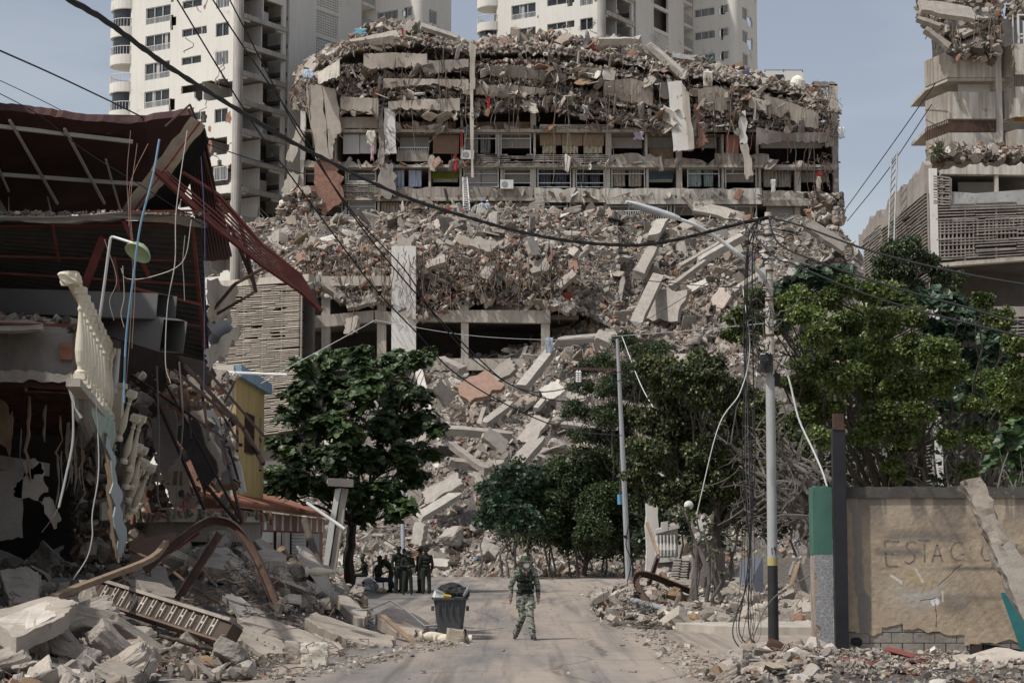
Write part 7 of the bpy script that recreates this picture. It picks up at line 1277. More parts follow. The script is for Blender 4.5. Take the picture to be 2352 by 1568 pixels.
ws = [([(430, 300), (405, 480), (402, 600), (385, 700), (380, 830), (392, 880)], 37, .009, (.55, .52, .44)), ([(440, 505), (420, 600), (350, 635), (292, 640), (278, 616)], 38, .009, (.5, .47, .4)), ([(300, 300), (292, 420), (304, 600), (300, 740), (290, 880)], 38, .006, (.3, .2, .16)), ([(315, 330), (300, 470), (310, 640), (303, 800)], 38, .006, (.34, .22, .18)), ([(240, 550), (268, 640), (252, 690), (262, 736)], 38.5, .006, (.35, .33, .3)), ([(282, 610), (285, 680), (278, 720), (285, 752)], 38.2, .007, (.5, .46, .38)), ([(462, 360), (470, 520), (470, 700), (468, 900)], 39, .006, (.1, .14, .3)), ([(425, 540), (420, 600), (422, 640), (424, 690)], 39, .008, (.3, .32, .26)), ([(218, 900), (225, 1000), (226, 1090), (212, 1180), (212, 1230), (200, 1280), (168, 1330)], 36, .011, (.62, .62, .6)), ([(340, 330), (300, 420), (296, 520)], 38, .007, (.36, .2, .15)),
      ([(165, 860), (168, 1000), (152, 1090), (135, 1165)], 36.5, .022, (.55, .55, .52)), ([(160, 890), (172, 930), (187, 960)], 36.2, .035, (.5, .5, .47)), ([(216, 700), (230, 770), (222, 830), (208, 900)], 37.3, .006, (.3, .3, .32)), ([(135, 1165), (120, 1190), (96, 1222)], 36.5, .007, (.3, .18, .15)), ([(540, 880), (530, 920), (515, 1000), (520, 1080)], 50, .01, (.2, .2, .2)), ([(360, 840), (365, 1000), (362, 1130), (370, 1170)], 48, .02, (.2, .18, .16)), ([(412, 830), (420, 960), (410, 1090), (403, 1190)], 48, .02, (.22, .2, .18))]
for i, (l, Y, r, c) in enumerate(ws): b = MB(); b.tube(curve(PP(l, Y), 36), r, 6, c); b.build('loose_wire', M['plast'], rh)
# red grille truss falling to the right
gr = thing('roof_grille', 'long red steel grille sliding off the roof towards the street', 'steel grille', P(540, 560, 44)); lo = [(352, 389, 40), (488, 517, 42), (600, 606, 43.5), (690, 668, 44.8), (738, 714, 45.5)]; hi = [(420, 396, 41), (500, 446, 42.2), (600, 560, 43.8), (690, 632, 45), (724, 690, 45.6)]
for l, w_ in ((lo, .085), (hi, .06)):
    for i in range(4): b = MB(); b.beam(P(*l[i]), P(*l[i+1]), w_, w_); b.build('chord', M['red'], gr)
for k in range(1, 7):
    t = k/7; b = MB(); q = [P(*l) for l in [tuple(np.array(lo[i])*(1-t)+np.array(hi[i])*t) for i in range(5)]]; q = q[(1 if k > 3 else 0):]
    for i in range(len(q)-1): b.beam(q[i], q[i+1], .02, .04)
    b.build('slat', M['red'], gr)
for l in ([(640, 540, 46), (480, 740, 46.5)], [(625, 590, 46), (540, 655, 46.2)], [(586, 635, 46), (470, 738, 46)]):
    pass
bars([(612, 612, 45, 540, 652, 45.2), (540, 652, 45.2, 470, 735, 45.4), (583, 672, 45.5, 474, 735, 45.5), (552, 515, 45, 588, 672, 45.5), (530, 520, 45, 585, 655, 45.5)], .07, 'rust', 'bent_strut'); bars([(455, 295, 40.5, 490, 440, 42), (490, 440, 42, 520, 540, 43), (436, 240, 39.8, 462, 300, 40.4), (432, 250, 39.8, 470, 330, 40.5), (380, 290, 40.2, 437, 240, 39.8)], .035, 'rust', 'bent_strut')
poly([(475, 640, 45), (545, 656, 46), (520, 720, 46), (478, 730, 45)], (0, .3, -.1), 'concl', 'broken_slab', amp=.08); poly([(480, 735, 45.5), (530, 730, 46), (540, 775, 46), (505, 830, 46), (478, 820, 45.5)], (0, .2, 0), 'metal', 'crumpled_panel', amp=.1); poly([(470, 800, 45), (555, 745, 46), (548, 770, 46), (480, 850, 45)], (0, .2, 0), 'concl', 'broken_slab', amp=.1)
# tangle of struts, sheets and slabs between the house and the yellow wall
for l in [((425, 840), (560, 985), .06), ((560, 985), (605, 1065), .07), ((400, 850), (530, 960), .05), ((475, 850), (605, 1000), .04), ((545, 975), (545, 1035), .05), ((598, 960), (598, 1080), .05), ((430, 900), (440, 1010), .04), ((460, 870), (480, 1010), .04), ((380, 880), (550, 1190), .035), ((352, 900), (470, 1170), .05), ((300, 860), (520, 1010), .04), ((488, 915), (545, 1010), .03), ((510, 1010), (555, 1200), .04), ((470, 1110), (550, 1205), .05)]:
    b = MB(); b.beam(P(*l[0], 50), P(*l[1], 49), l[2]*1.3, l[2]*1.3); b.build('bent_strut', M['strut'], rh)
for i, (l, m) in enumerate((([(345, 960), (400, 940), (410, 1050), (370, 1090)], 'concd'), ([(400, 985), (450, 960), (500, 1080), (470, 1140)], 'sheet'), ([(420, 950), (470, 940), (520, 1080), (490, 1110)], 'concl'), ([(455, 940), (490, 940), (545, 1110), (525, 1130)], 'metal'), ([(480, 960), (505, 965), (552, 1120), (540, 1130)], 'sheet'), ([(350, 1040), (410, 1020), (440, 1120), (400, 1170)], 'concl'), ([(370, 900), (430, 880), (440, 960), (380, 980)], 'brickr'), ([(340, 1120), (380, 1110), (390, 1210), (345, 1240)], 'maroon'), ([(430, 860), (500, 900), (470, 960)], 'concl'), ([(300, 1060), (340, 1050), (345, 1200), (310, 1220)], 'brickr'), ([(500, 960), (520, 960), (565, 1130), (550, 1130)], 'white'))): poly([(u, v, 50+.3*i) for u, v in l], (0, .15, 0), m, 'torn_panel', amp=.06, n=7)
ey = MB(); c = P(440, 1180, 52); a_ = np.linspace(math.pi*1.0, math.pi*2.0, 26); ey.prism([c+[2.05*math.cos(t), 1.9*math.sin(t), 0] for t in a_], (0, 0, -.22)); ey.build('round_canopy', M['concl'], rh); b = MB(); gg = rng(2)
for t in np.linspace(math.pi, 2*math.pi, 70): p = c+[2.07*math.cos(t)+.03*gg.normal(), 1.92*math.sin(t), .02+.04*gg.normal()]; b.tube([p, p+[.06*gg.standard_normal(), -.02, -.06-.22*gg.random()]], .03+.03*gg.random(), 5, (1.5*gg.random()+.7, 1.3, 1.0))
b.build('straw_fringe', M['bark'], rh, kind='stuff'); ey = MB(); ey.prism([c+[1.8*math.cos(t), 1.6*math.sin(t), -.22] for t in a_], (0, 0, -.5)); ey.build('curved_wall', M['conc'], rh); poly([(352, 1200, 51), (415, 1190, 51), (412, 1290, 51), (372, 1290, 51)], (0, .1, 0), 'white', 'ground_floor_wall', amp=.08); poly([(420, 1195, 52), (540, 1200, 52), (545, 1290, 52), (420, 1290, 52)], (0, .2, 0), 'beige', 'ground_floor_wall', amp=.04); poly([(545, 1190, 52.5), (600, 1196, 52.5), (600, 1290, 52.5), (545, 1290, 52.5)], (0, .2, 0), 'concd', 'ground_floor_wall', amp=.04)
dbm = MB(); p = []
for _ in range(520): u = 300+250*g.random(); v = 860+(1240-860)*g.random(); p.append(P(u, v, 50.5+2.5*g.random()))
for _ in range(420): p.append(P(170+100*g.random(), 1000+280*g.random(), 43+2*g.random()))
for _ in range(500): p.append(P(-20+200*g.random(), 735+24*g.random(), 41.2+1.5*g.random()))
scatter(dbm, g, np.array(p), .04+.42*g.random(len(p))**2.2, 2, None, (.5, .10, .03, .32, .05, 0)); dbm.build('rubble', M['near'], kind='stuff', label='broken bits hanging in the wreck of the left-hand house', cat='debris')
b = MB(); b.sph(P(60, 722, 43), (.42, .3, .34), 16, (.16, .05, .045)); b.build('water_tank', M['plast'], label='round dark red tank in the shade under the corrugated roof', cat='tank')

dbm = MB(); p = np.array([P(-40+500*g.random(), 487+6*g.random(), 41.2+.5*g.random()) for _ in range(400)]); scatter(dbm, g, p, .03+.1*g.random(400)**2, 1); dbm.build('grit', M['near'], kind='stuff', label='grit lying along the concrete eaves of the collapsed house', cat='debris')
poly([(150, 690, 53), (478, 700, 53), (480, 880, 53), (430, 965, 53), (350, 1000, 53), (350, 1300, 53), (150, 1300, 53)], (0, .3, 0), 'soot', 'upper_back_wall', amp=.2)  # near-black sheet paints the unlit depth behind struts and balusters
# ================================================================ LEFT FOREGROUND RUBBLE
NL = Net([-60, 100, 200, 300, 400, 500, 600, 680, 750, 800, 860, 930, 1000, 1040], [25.5, 28, 30.5, 33, 36, 40, 45, 51, 60],
 [[1610, 1612, 1615, 1616, 1617, 1617, 1617, 1617, 1617, 1617, 1617, 1617, 1617, 1617], [1550, 1558, 1565, 1574, 1582, 1584, 1584, 1584, 1584, 1584, 1584, 1584, 1584, 1584], [1495, 1505, 1520, 1530, 1538, 1545, 1552, 1554, 1556, 1556, 1556, 1556, 1556, 1556], [1455, 1465, 1475, 1480, 1490, 1500, 1515, 1524, 1530, 1532, 1532, 1532, 1532, 1532],
  [1405, 1415, 1415, 1420, 1428, 1440, 1465, 1485, 1500, 1508, 1508, 1508, 1508, 1508], [1360, 1365, 1360, 1360, 1365, 1375, 1400, 1430, 1455, 1472, 1481, 1482, 1482, 1482], [1310, 1320, 1318, 1310, 1305, 1312, 1335, 1360, 1390, 1425, 1452, 1455, 1455, 1455], [1290, 1290, 1285, 1275, 1265, 1270, 1285, 1300, 1330, 1380, 1425, 1430, 1430, 1430], [1280, 1280, 1275, 1265, 1258, 1262, 1275, 1290, 1320, 1380, 1402, 1402, 1402, 1402]], .16, 1.0)
bed(NL, 260, 120, ('heaped broken concrete filling the left foreground', 'smaller fragments packed into the left foreground heap'), n=[(7500, .05, .28, 1), (2600, .16, .5, 3)], u1=960, tl=None, keep=[(205, 535, 1325, 1475), (-60, 178, 1360, 1500), (500, 910, 1400, 1535), (415, 600, 1492, 1535), (505, 625, 1360, 1440)])
RL = []
for i in range(14):
    b = MB(); V, Fq = rock(9, g, [(1, .8, .5), (1.3, .7, .25), (1, .9, .6), (1.3, .9, .35), (1.5, .5, .4), (1, .7, .3), (.9, .8, .7), (1.6, .9, .2), (1.2, .9, .28), (1, .75, .55), (1.5, .6, .22), (1.1, 1, .3), (1.3, .6, .5), (1, 1, .2)][i], 8, .08); b.add(V, Fq, [(1, .96, .92), (.92, .88, .82), (.8, .78, .76), (1.1, 1.05, .98)][i % 4]); RL.append(b.build('concrete_chunk', M['near'], label='broken concrete chunk in the big rubble heap left of the road', cat='concrete chunk', group='concrete chunks in the left foreground heap'))
fl_ = [True]*14
KEEP = [(205, 535, 1325, 1475), (-60, 178, 1360, 1500), (500, 910, 1400, 1535), (415, 600, 1492, 1535), (505, 625, 1360, 1440), (340, 600, 1450, 1530), (120, 390, 1240, 1370)]
for i in range(205):
    u = -20+880*g.random()**1.0; Y = 27.5+23*g.random()**1.1; p = NL.pt(u, Y)
    U, V = uv(p)
    if p[2] < .09 or any(a < U < c and d < V < e for a, c, d, e in KEEP): continue
    put_block(p+[0, 0, .06], .3+.6*g.random()**1.6, coll=RL, fl=fl_)
for i, o in enumerate(RL):
    if fl_[i]: o.location = tuple(NL.pt(80*i+40, 40.)); o.scale = (.5, .5, .5)
def nslab(l, th, label, col=(1, .96, .92), amp=.04, n=9, seed=0, name='concrete_slab', m='near', cat='concrete slab'):
    gg = rng(int(l[0][0])+seed); q = PP(l, 0); out = []; c = sum(q)/len(q)
    for i in range(len(q)): a, e = q[i], q[(i+1) % len(q)]; out += list(jag(a, e, n, amp, gg, nrm(c-(a+e)/2))[:-1])
    b = MB(); out = np.array(out)+.008*gg.standard_normal((len(out), 3)); b.prism(out, th, col); return b.build(name, M[m], label=label, cat=cat)
D = lambda s: (0, .05*s, -s)
nslab([(-30, 1425, 29.0), (36, 1463, 28.2), (148, 1414, 29.4), (172, 1378, 31), (109, 1370, 32), (-30, 1405, 31)], D(.24), 'big slab at the left edge with a smooth white top and sawn front', (1.05, 1, .94)); nslab([(-20, 1428, 29.2), (38, 1457, 28.5), (128, 1416, 29.5), (126, 1394, 30.6), (105, 1382, 31.2)], (0, 0, .012), 'smooth white finish on the big left slab', (1.55, 1.53, 1.48), .02, name='plaster_skin')
nslab([(700, 1420, 40), (725, 1405, 41.5), (800, 1432, 41), (905, 1462, 40.5), (898, 1485, 39.4), (830, 1478, 39.2), (760, 1452, 39.4)], D(.22), 'long dusty slab with a curved front edge ending at the road', (1.05, .98, .9), .05)
nslab([(545, 1418, 37), (600, 1412, 38), (700, 1448, 38.2), (788, 1480, 37.4), (780, 1500, 36.3), (690, 1480, 36.6), (600, 1450, 36.6)], D(.16), 'long flat slab lying in front of the curved one', (1.1, 1.03, .95), .05); nslab([(520, 1440, 35.2), (560, 1430, 36), (650, 1470, 35.6), (662, 1500, 34.6), (600, 1500, 34.3), (540, 1462, 34.6)], D(.34), 'thick block with a combed plaster face left of the white lump', (1.02, .96, .88))
nslab([(420, 1515, 33), (470, 1505, 34), (575, 1500, 34), (590, 1525, 33), (560, 1528, 32.6), (440, 1530, 32.3)], D(.36), 'squared concrete block near the bottom centre-left with ribbed front', (.95, .9, .84)); nslab([(300, 1478, 32.5), (330, 1470, 33), (358, 1490, 32.6), (345, 1520, 31.6), (300, 1508, 31.6)], D(.25), 'angular pale block in the middle of the near heap', (1.02, .97, .9)); nslab([(512, 1366, 38.5), (532, 1362, 39), (610, 1405, 38.6), (615, 1436, 37.6), (570, 1432, 37.4)], D(.12), 'pebbly grey slab tilted over the heap', (.8, .8, .8))
nslab([(270, 1310, 42), (320, 1290, 43.5), (380, 1300, 43), (400, 1360, 41), (300, 1345, 41)], D(.3), 'large shaded wall slab under the wooden plank', (.9, .85, .8)); nslab([(312, 1330, 39.5), (400, 1345, 40), (405, 1372, 39), (330, 1362, 38.6)], D(.2), 'second shaded slab just above the ribbed beam', (.85, .82, .78)); nslab([(0, 1310, 38), (60, 1300, 39), (95, 1320, 38.6), (88, 1380, 36.6), (20, 1385, 36.4)], D(.16), 'broad thin slab standing against the dark wreck at the left edge', (.9, .86, .8)); nslab([(182, 1330, 35), (205, 1340, 35), (212, 1365, 34.6), (200, 1425, 33.6), (183, 1400, 33.8)], (.05, .2, 0), 'narrow slab standing on end right of the big white-topped slab', (.95, .9, .82))
nslab([(555, 1268, 46), (600, 1262, 47), (640, 1264, 47), (658, 1276, 46), (655, 1288, 45.5), (570, 1282, 45.4)], D(.22), 'flat slab on the crest of the heap below the shop', (1.15, 1.1, 1)); nslab([(440, 1262, 45), (520, 1255, 46), (560, 1290, 45), (540, 1310, 44), (470, 1300, 44)], D(.3), 'broad pale block on the crest behind the bent arch', (1.1, 1.03, .94)); nslab([(680, 1250, 50), (695, 1300, 48), (745, 1360, 46), (760, 1350, 47), (735, 1300, 49), (705, 1255, 51)], (.1, .15, -.1), 'leaning slab at the top of the heap beside the almond trunk', (1.05, 1, .95)); nslab([(778, 1366, 44), (800, 1368, 44), (845, 1405, 43), (838, 1420, 42.5), (815, 1418, 42.5), (780, 1385, 43.4)], D(.18), 'tilted block at the right shoulder of the heap', (1, .96, .9))
nslab([(862, 1410, 44.5), (900, 1395, 46), (935, 1400, 46), (960, 1430, 45), (950, 1460, 43.5), (905, 1450, 43.6)], D(.25), 'pair of stacked slabs at the road edge near the bin', (1.1, 1, .92)); nslab([(920, 1425, 44.5), (945, 1405, 46), (985, 1430, 45.2), (970, 1450, 44.2)], D(.3), 'upper slab of the stack left of the bin', (1.2, 1.12, 1.0))
# ribbed hollow-block beam with H pattern
hb = thing('ribbed_floor_beam', 'broken floor beam showing a row of pale H-shaped ribs between dark voids', 'concrete beam', P(370, 1440, 33)); a, e = P(212, 1352, 36.2), P(522, 1450, 33.4); t = nrm(e-a); nf = nrm(np.array([.1, -1, .25])); nf = nrm(nf-t*np.dot(nf, t)); up = np.cross(nf, t); up = up if up[2] > 0 else -up; L = np.linalg.norm(e-a); R = np.stack([t, nf, up], 1)
gg = rng(8); b = MB(); b.box((a+e)/2-nf*.15, (L, .26, .34), R, (.25, .2, .18)); b.build('void_face', M['near'], hb); b = MB()  # dark tint on a solid box imitates the shade of hollow voids
for i in range(12): s_ = .1+.8*i/11; c = a+(e-a)*s_; b.box(c-t*.045, (.028, .05, .30), R, (1.3, 1.28, 1.2)); b.box(c+t*.045, (.028, .05, .30-.08*(i % 3 == 0)), R, (1.3, 1.28, 1.2)); b.box(c+up*.02, (.062, .045, .035), R, (1.3, 1.28, 1.2))
b.build('pale_ribs', M['near'], hb); b = MB(); b.box((a+e)/2+up*.20-nf*.12, (L*.98, .34, .06), R, (.9, .85, .8)); b.box((a+e)/2-up*.19-nf*.12, (L*.96, .32, .04), R, (.5, .4, .35)); b.build('flange', M['near'], hb)
channel(curve([P(333, 1308, 38.5), P(400, 1250, 39.2), P(466, 1202, 40), P(504, 1194, 40.4), P(546, 1214, 40.4), P(590, 1280, 40), P(634, 1380, 39)], 34), .15, .10, 'bent_beam', 'rusty red channel bent into a tall arch over the left heap', m='rust'); channel([P(410, 1376, 38), P(504, 1226, 39.5)], .16, .10, 'steel_beam', 'straight rusty channel leaning under the arch', m='rust'); channel([P(350, 1290, 39.6), P(384, 1268, 39.8), P(455, 1222, 40.2)], .1, .07, 'steel_beam', 'second rusty leg inside the left foot of the arch', m='red')
channel([P(640, 1230, 44), P(636, 1240, 44)], .01, .01, 'steel_stub', 'tiny rusty stub on the heap', m='rust') if False else None
b = MB(); gg = rng(3); q = curve([P(125, 1370, 33), P(230, 1330, 34.5), P(345, 1284, 36.5), P(382, 1246, 37.5)], 14); slabp = []; 
for i in range(len(q)-1): b.beam(q[i], q[i+1]+(q[i+1]-q[i])*.05, .16-.006*i, .09+.01*gg.random())
b.build('wooden_plank', M['wood'], label='long splintered brown plank lying across the left heap', cat='plank'); b = MB(); b.prism(PP([(296, 1242, 44), (404, 1222, 44.5), (404, 1290, 44), (300, 1296, 43.5)], 0), (0, .03, 0)); b.build('brown_board', mat('brown_board', (.17, .10, .07), .15, 1.5, 20, rough=.6, bump=.1), label='flat brown board standing behind the plank and the arch', cat='board')
b = MB(); q = curve([P(366, 1458, 32), P(430, 1478, 32), P(520, 1498, 32.4), P(592, 1524, 32.6)], 18); b.tube(q+.012*gg.standard_normal(q.shape), .035, 7, (.9, .8, .7)); b.build('dead_branch', M['bark'], label='dark branch lying low on the front of the left heap', cat='branch'); b = MB(); q = curve([P(296, 1262, 41), P(380, 1300, 40), P(440, 1345, 39), P(515, 1390, 38)], 18); b.tube(q, .03, 7, (1.2, 1, .8)); b.build('wooden_pole', M['bark'], label='thin round pole passing under the arch', cat='pole')
b = MB(); V, Fq = rock(9, rng(15), (.5, .4, .38), 8, .1); b.add(V+P(724, 1504, 34), Fq, (1.55, 1.52, 1.45)); b.build('plaster_lump', M['near'], label='white lump wrapped in wire at the front right of the heap', cat='concrete lump'); b = MB(); V, Fq = rock(9, rng(16), (.36, .34, .34), 8, .1); b.add(V+P(680, 1495, 34.4), Fq, (1.05, 1, .95)); b.build('concrete_lump', M['near'], label='grey lump just left of the white wire-wrapped one', cat='concrete lump')
b = MB(); b.tube([P(795, 1402, 43), P(850, 1398, 43), P(897, 1379, 43.4), P(930, 1398, 43.1), P(975, 1436, 42.7), P(1006, 1434, 42.5)], .018, 8); b.build('bent_pipe', M['metal'], label='grey pipe bent into a peak between the heap and the bin', cat='pipe')
for i, (u, v, rz, lab) in enumerate(((985, 1461, .1, 'cream baluster lying on the road just left of the bin wheels'), (1018, 1467, -.1, 'second cream baluster lying in front of the bin'), (724, 1312, .0, 'broken cream baluster lying on top of the left heap'))): b = MB(); b.lathe([(r*1.1, h) for r, h in PB], P(u-22, v, 41.6 if i < 2 else 44), rotm(0, math.pi/2, rz), 16); b.build('fallen_baluster', M['cream'], label=lab, cat='baluster')
b = MB(); V, Fq = rock(6, rng(19), (.36, .3, .34), 3, .03); b.add(V+P(1045, 1459, 41.4), Fq, (1.05, .98, .85)); b.build('concrete_cube', M['near'], label='squarish beige block at the right end of the balusters', cat='concrete block'); b = MB(); b.beam(P(878, 1412, 43), P(955, 1480, 41.2), .12, .035, col=None); b.build('wooden_plank', M['wood'], label='grey plank end leaning down to the road left of the bin', cat='plank')
mb = MB()
for i in range(150): p = NL.pt(20+820*g.random(), 29+22*g.random()); m = p+[0, 0, .1]+np.cumsum(g.standard_normal((10, 3))*np.array([.11, .08, .05]), 0); mb.tube(m, .006+.004*g.random(), 4)
for i in range(30): p = P(560+60*g.random(), 1300+40*g.random(), 42); m = p+np.cumsum(g.standard_normal((12, 3))*.09, 0); mb.tube(m, .008, 4)
mb.build('rebar_tangle', M['rebar'], kind='stuff', label='thin rusty bars and wires poking out of the left heap', cat='rebar')
mb = MB()
for i in range(60): p = NL.pt(20+820*g.random(), 29+22*g.random())+[0, 0, .12]; d = nrm(g.standard_normal(3)*[1, .6, .35]); (mb.beam(p-d*.3, p+d*(.2+.5*g.random()), .04+.05*g.random(), .02) if p[2] > .3 else None)
mb.build('splintered_wood', M['wood'], kind='stuff', label='splinters of timber strewn over the left heap', cat='wood')
# ================================================================ BIN, PEOPLE, OVERHEAD CABLES
g = rng(101); bc = G(1034, 1468); bn = thing('wheelie_bin', 'grey wheeled rubbish bin overflowing with black bags beside the road', 'rubbish bin', bc); gm = mat('grey_bin_plastic', (.075, .08, .085), .2, 2, 14, rough=.5, bump=.08, col2=(.13, .12, .105), thr=.62)
def frustum(b, z0, z1, w0, d0, w1, d1, c, k=.06):
    V = []
    for z, w_, d_ in ((z0, w0, d0), (z1, w1, d1)):
        for x, y in ((-1, -1), (1, -1), (1, 1), (-1, 1)):
            for dx, dy in (((0, k*-y), (k*-x, 0)) if x*y > 0 else ((k*-x, 0), (0, k*-y))): V.append(c+[x*w_/2+dx, y*d_/2+dy, z])
    b.add(V, [np.array([[i, (i+1) % 8, 8+(i+1) % 8, 8+i] for i in range(8)]), np.arange(8)[None, ::-1], np.arange(8, 16)[None, :]])
b = MB(); frustum(b, .08, .84, .50, .55, .68, .72, bc); b.build('body', gm, bn); b = MB(); frustum(b, .845, .895, .76, .80, .77, .81, bc); b.build('rim', gm, bn)
for i in range(4):
    b = MB(); b.bx(bc[0]-.24+.14*i, bc[0]-.22+.14*i, bc[1]-.375, bc[1]-.33, .55, .84); b.build('rib', gm, bn)
for s_ in (-1, 1):
    w_ = MB(); w_.lathe([(.10, -.03), (.11, 0), (.10, .03)], bc+[s_*.31, .2, .11], rotm(0, math.pi/2, 0), 18); wo = w_.build('wheel', M['black'], bn); b = MB(); b.lathe([(.04, -.035), (.04, .035)], bc+[s_*.31, .2, .11], rotm(0, math.pi/2, 0), 12); b.build('hub', M['metal'], wo)
    b = MB(); b.box(bc+[s_*.37, -.1, .66], (.06, .16, .10)); b.build('side_lug', gm, bn)
b = MB(); b.tube([bc+[.12, -.40, .86], bc+[.12, -.46, .90], bc+[.30, -.46, .90], bc+[.30, -.40, .86]], .014, 7); b.build('handle', gm, bn)
for i, (dx, dy, z, r, lab) in enumerate(((.04, 0, .98, (.30, .28, .22), 'crumpled black rubbish bag heaped on top of the bin'), (.24, -.15, .98, (.17, .15, .14), 'smaller black bag drooping over the right of the bin'), (-.13, .1, .96, (.2, .2, .15), 'black bag behind the white boxes in the bin'))):
    b = MB(); V, Fq = CS[9]; d = V/np.linalg.norm(V, axis=1)[:, None]; q = d*(1+.16*fbm(d*2.2+i*7, 3)+.07*np.abs(fbm(d*7+i, 3)))[:, None]*np.array(r)+bc+[dx, dy, z]; b.add(q, Fq); b.build('rubbish_bag', mat('black_bag', (.02, .02, .021), .2, 3, 22, rough=.38, bump=.8, bd=.03), label=lab, cat='rubbish bag')
b = MB(); b.box(bc+[-.27, -.25, .96], (.12, .16, .16), rotm(.2, .3, .4), (.8, .8, .78)); b.build('takeaway_box', M['plast'], label='white foam box stuffed at the left of the bin', cat='box'); b = MB(); b.box(bc+[-.22, -.3, .905], (.16, .14, .07), rotm(.1, -.2, .1), (.78, .78, .76)); b.build('takeaway_box', M['plast'], label='flattened white foam tray under the white box in the bin', cat='box')
b = MB(); b.box(bc+[-.06, -.34, .92], (.16, .08, .06), rotm(.3, .2, .2), (.7, .5, .06)); b.build('yellow_wrapper', M['plast'], label='yellow wrapper on the rim of the bin', cat='wrapper'); btm = mat('clear_bottle', (.5, .55, .58), .1, 3, 8, rough=.15, bump=0, trans=.5)
for i, (dx, z, ry, lab) in enumerate(((.30, .93, .5, 'clear plastic bottle leaning out at the right of the bin'), (-.12, .96, -1.1, 'clear plastic bottle lying among the bags in the bin'))): b = MB(); b.lathe([(.035, 0), (.035, .17), (.014, .22), (.014, .25)], bc+[dx, -.3, z], rotm(.2, ry, 0), 12); b.build('plastic_bottle', btm, label=lab, cat='bottle')

def remesh(mb, vox, smooth=3):
    o = mb.build('tmp', M['black']); m = o.modifiers.new('r', 'REMESH'); m.mode = 'VOXEL'; m.voxel_size = vox; s = o.modifiers.new('s', 'SMOOTH'); s.iterations = smooth; s.factor = .5
    dg = bpy.context.evaluated_depsgraph_get(); me = o.evaluated_get(dg).to_mesh(); n = len(me.vertices); V = np.zeros(n*3); me.vertices.foreach_get('co', V); V = V.reshape(-1, 3)+np.array(o.location)
    F4 = np.array([p.vertices[:] for p in me.polygons if len(p.vertices) == 4]); F3 = [p.vertices[:] for p in me.polygons if len(p.vertices) == 3]; bpy.data.objects.remove(o)
    r = MB(); r.add(V, [F4]+([np.array(F3)] if F3 else [])); return r
def chain(b, pts, r, k=14, n=5):       # tapered limb with round joints
    pts = [np.asarray(p, float) for p in pts]
    for i in range(len(pts)-1):
        b.tube([pts[i], pts[i+1]], [r[i], r[i+1]], k); 
    for p, q in zip(pts, r): b.sph(p, q, 12)
SK = mat('skin', (.20, .105, .07), .08, 6, 30, rough=.6, bump=.05); SKD = mat('skin_dark', (.13, .075, .05), .08, 6, 30, rough=.6, bump=0)
def cmat(n, c, **k): return mat(n, c, .15, 6, 40, rough=.95, bump=.35, bd=.006, **k)
def camo():
    m = mat('tiger_camouflage', (.30, .34, .27), .1, 4, 40, rough=.95, bump=.3, bd=.006); n = m.node_tree.nodes; l = m.node_tree.links; bs = n['Principled BSDF']; tc = n.new('ShaderNodeTexCoord')
    mp = n.new('ShaderNodeMapping'); mp.inputs['Scale'].default_value = (9, 9, 24); mp.inputs['Rotation'].default_value = (0, .25, 0); l.new(tc.outputs['Object'], mp.inputs[0]); nz = n.new('ShaderNodeTexNoise'); nz.inputs['Scale'].default_value = 1; nz.inputs['Detail'].default_value = 2.5; nz.inputs['Distortion'].default_value = .6; l.new(mp.outputs[0], nz.inputs['Vector'])
    r = n.new('ShaderNodeValToRGB'); r.color_ramp.interpolation = 'CONSTANT'; e = r.color_ramp.elements; e[0].position = 0; e[0].color = (.04, .046, .038, 1); e[1].position = .42; e[1].color = (.095, .125, .095, 1)
    for p, c in ((.50, (.38, .38, .33, 1)), (.56, (.12, .08, .05, 1)), (.60, (.31, .33, .29, 1)), (.68, (.05, .08, .05, 1))): x = e.new(p); x.color = c
    l.new(nz.outputs['Fac'], r.inputs[0]); l.new(r.outputs[0], bs.inputs['Base Color']); return m
CAMO = camo()
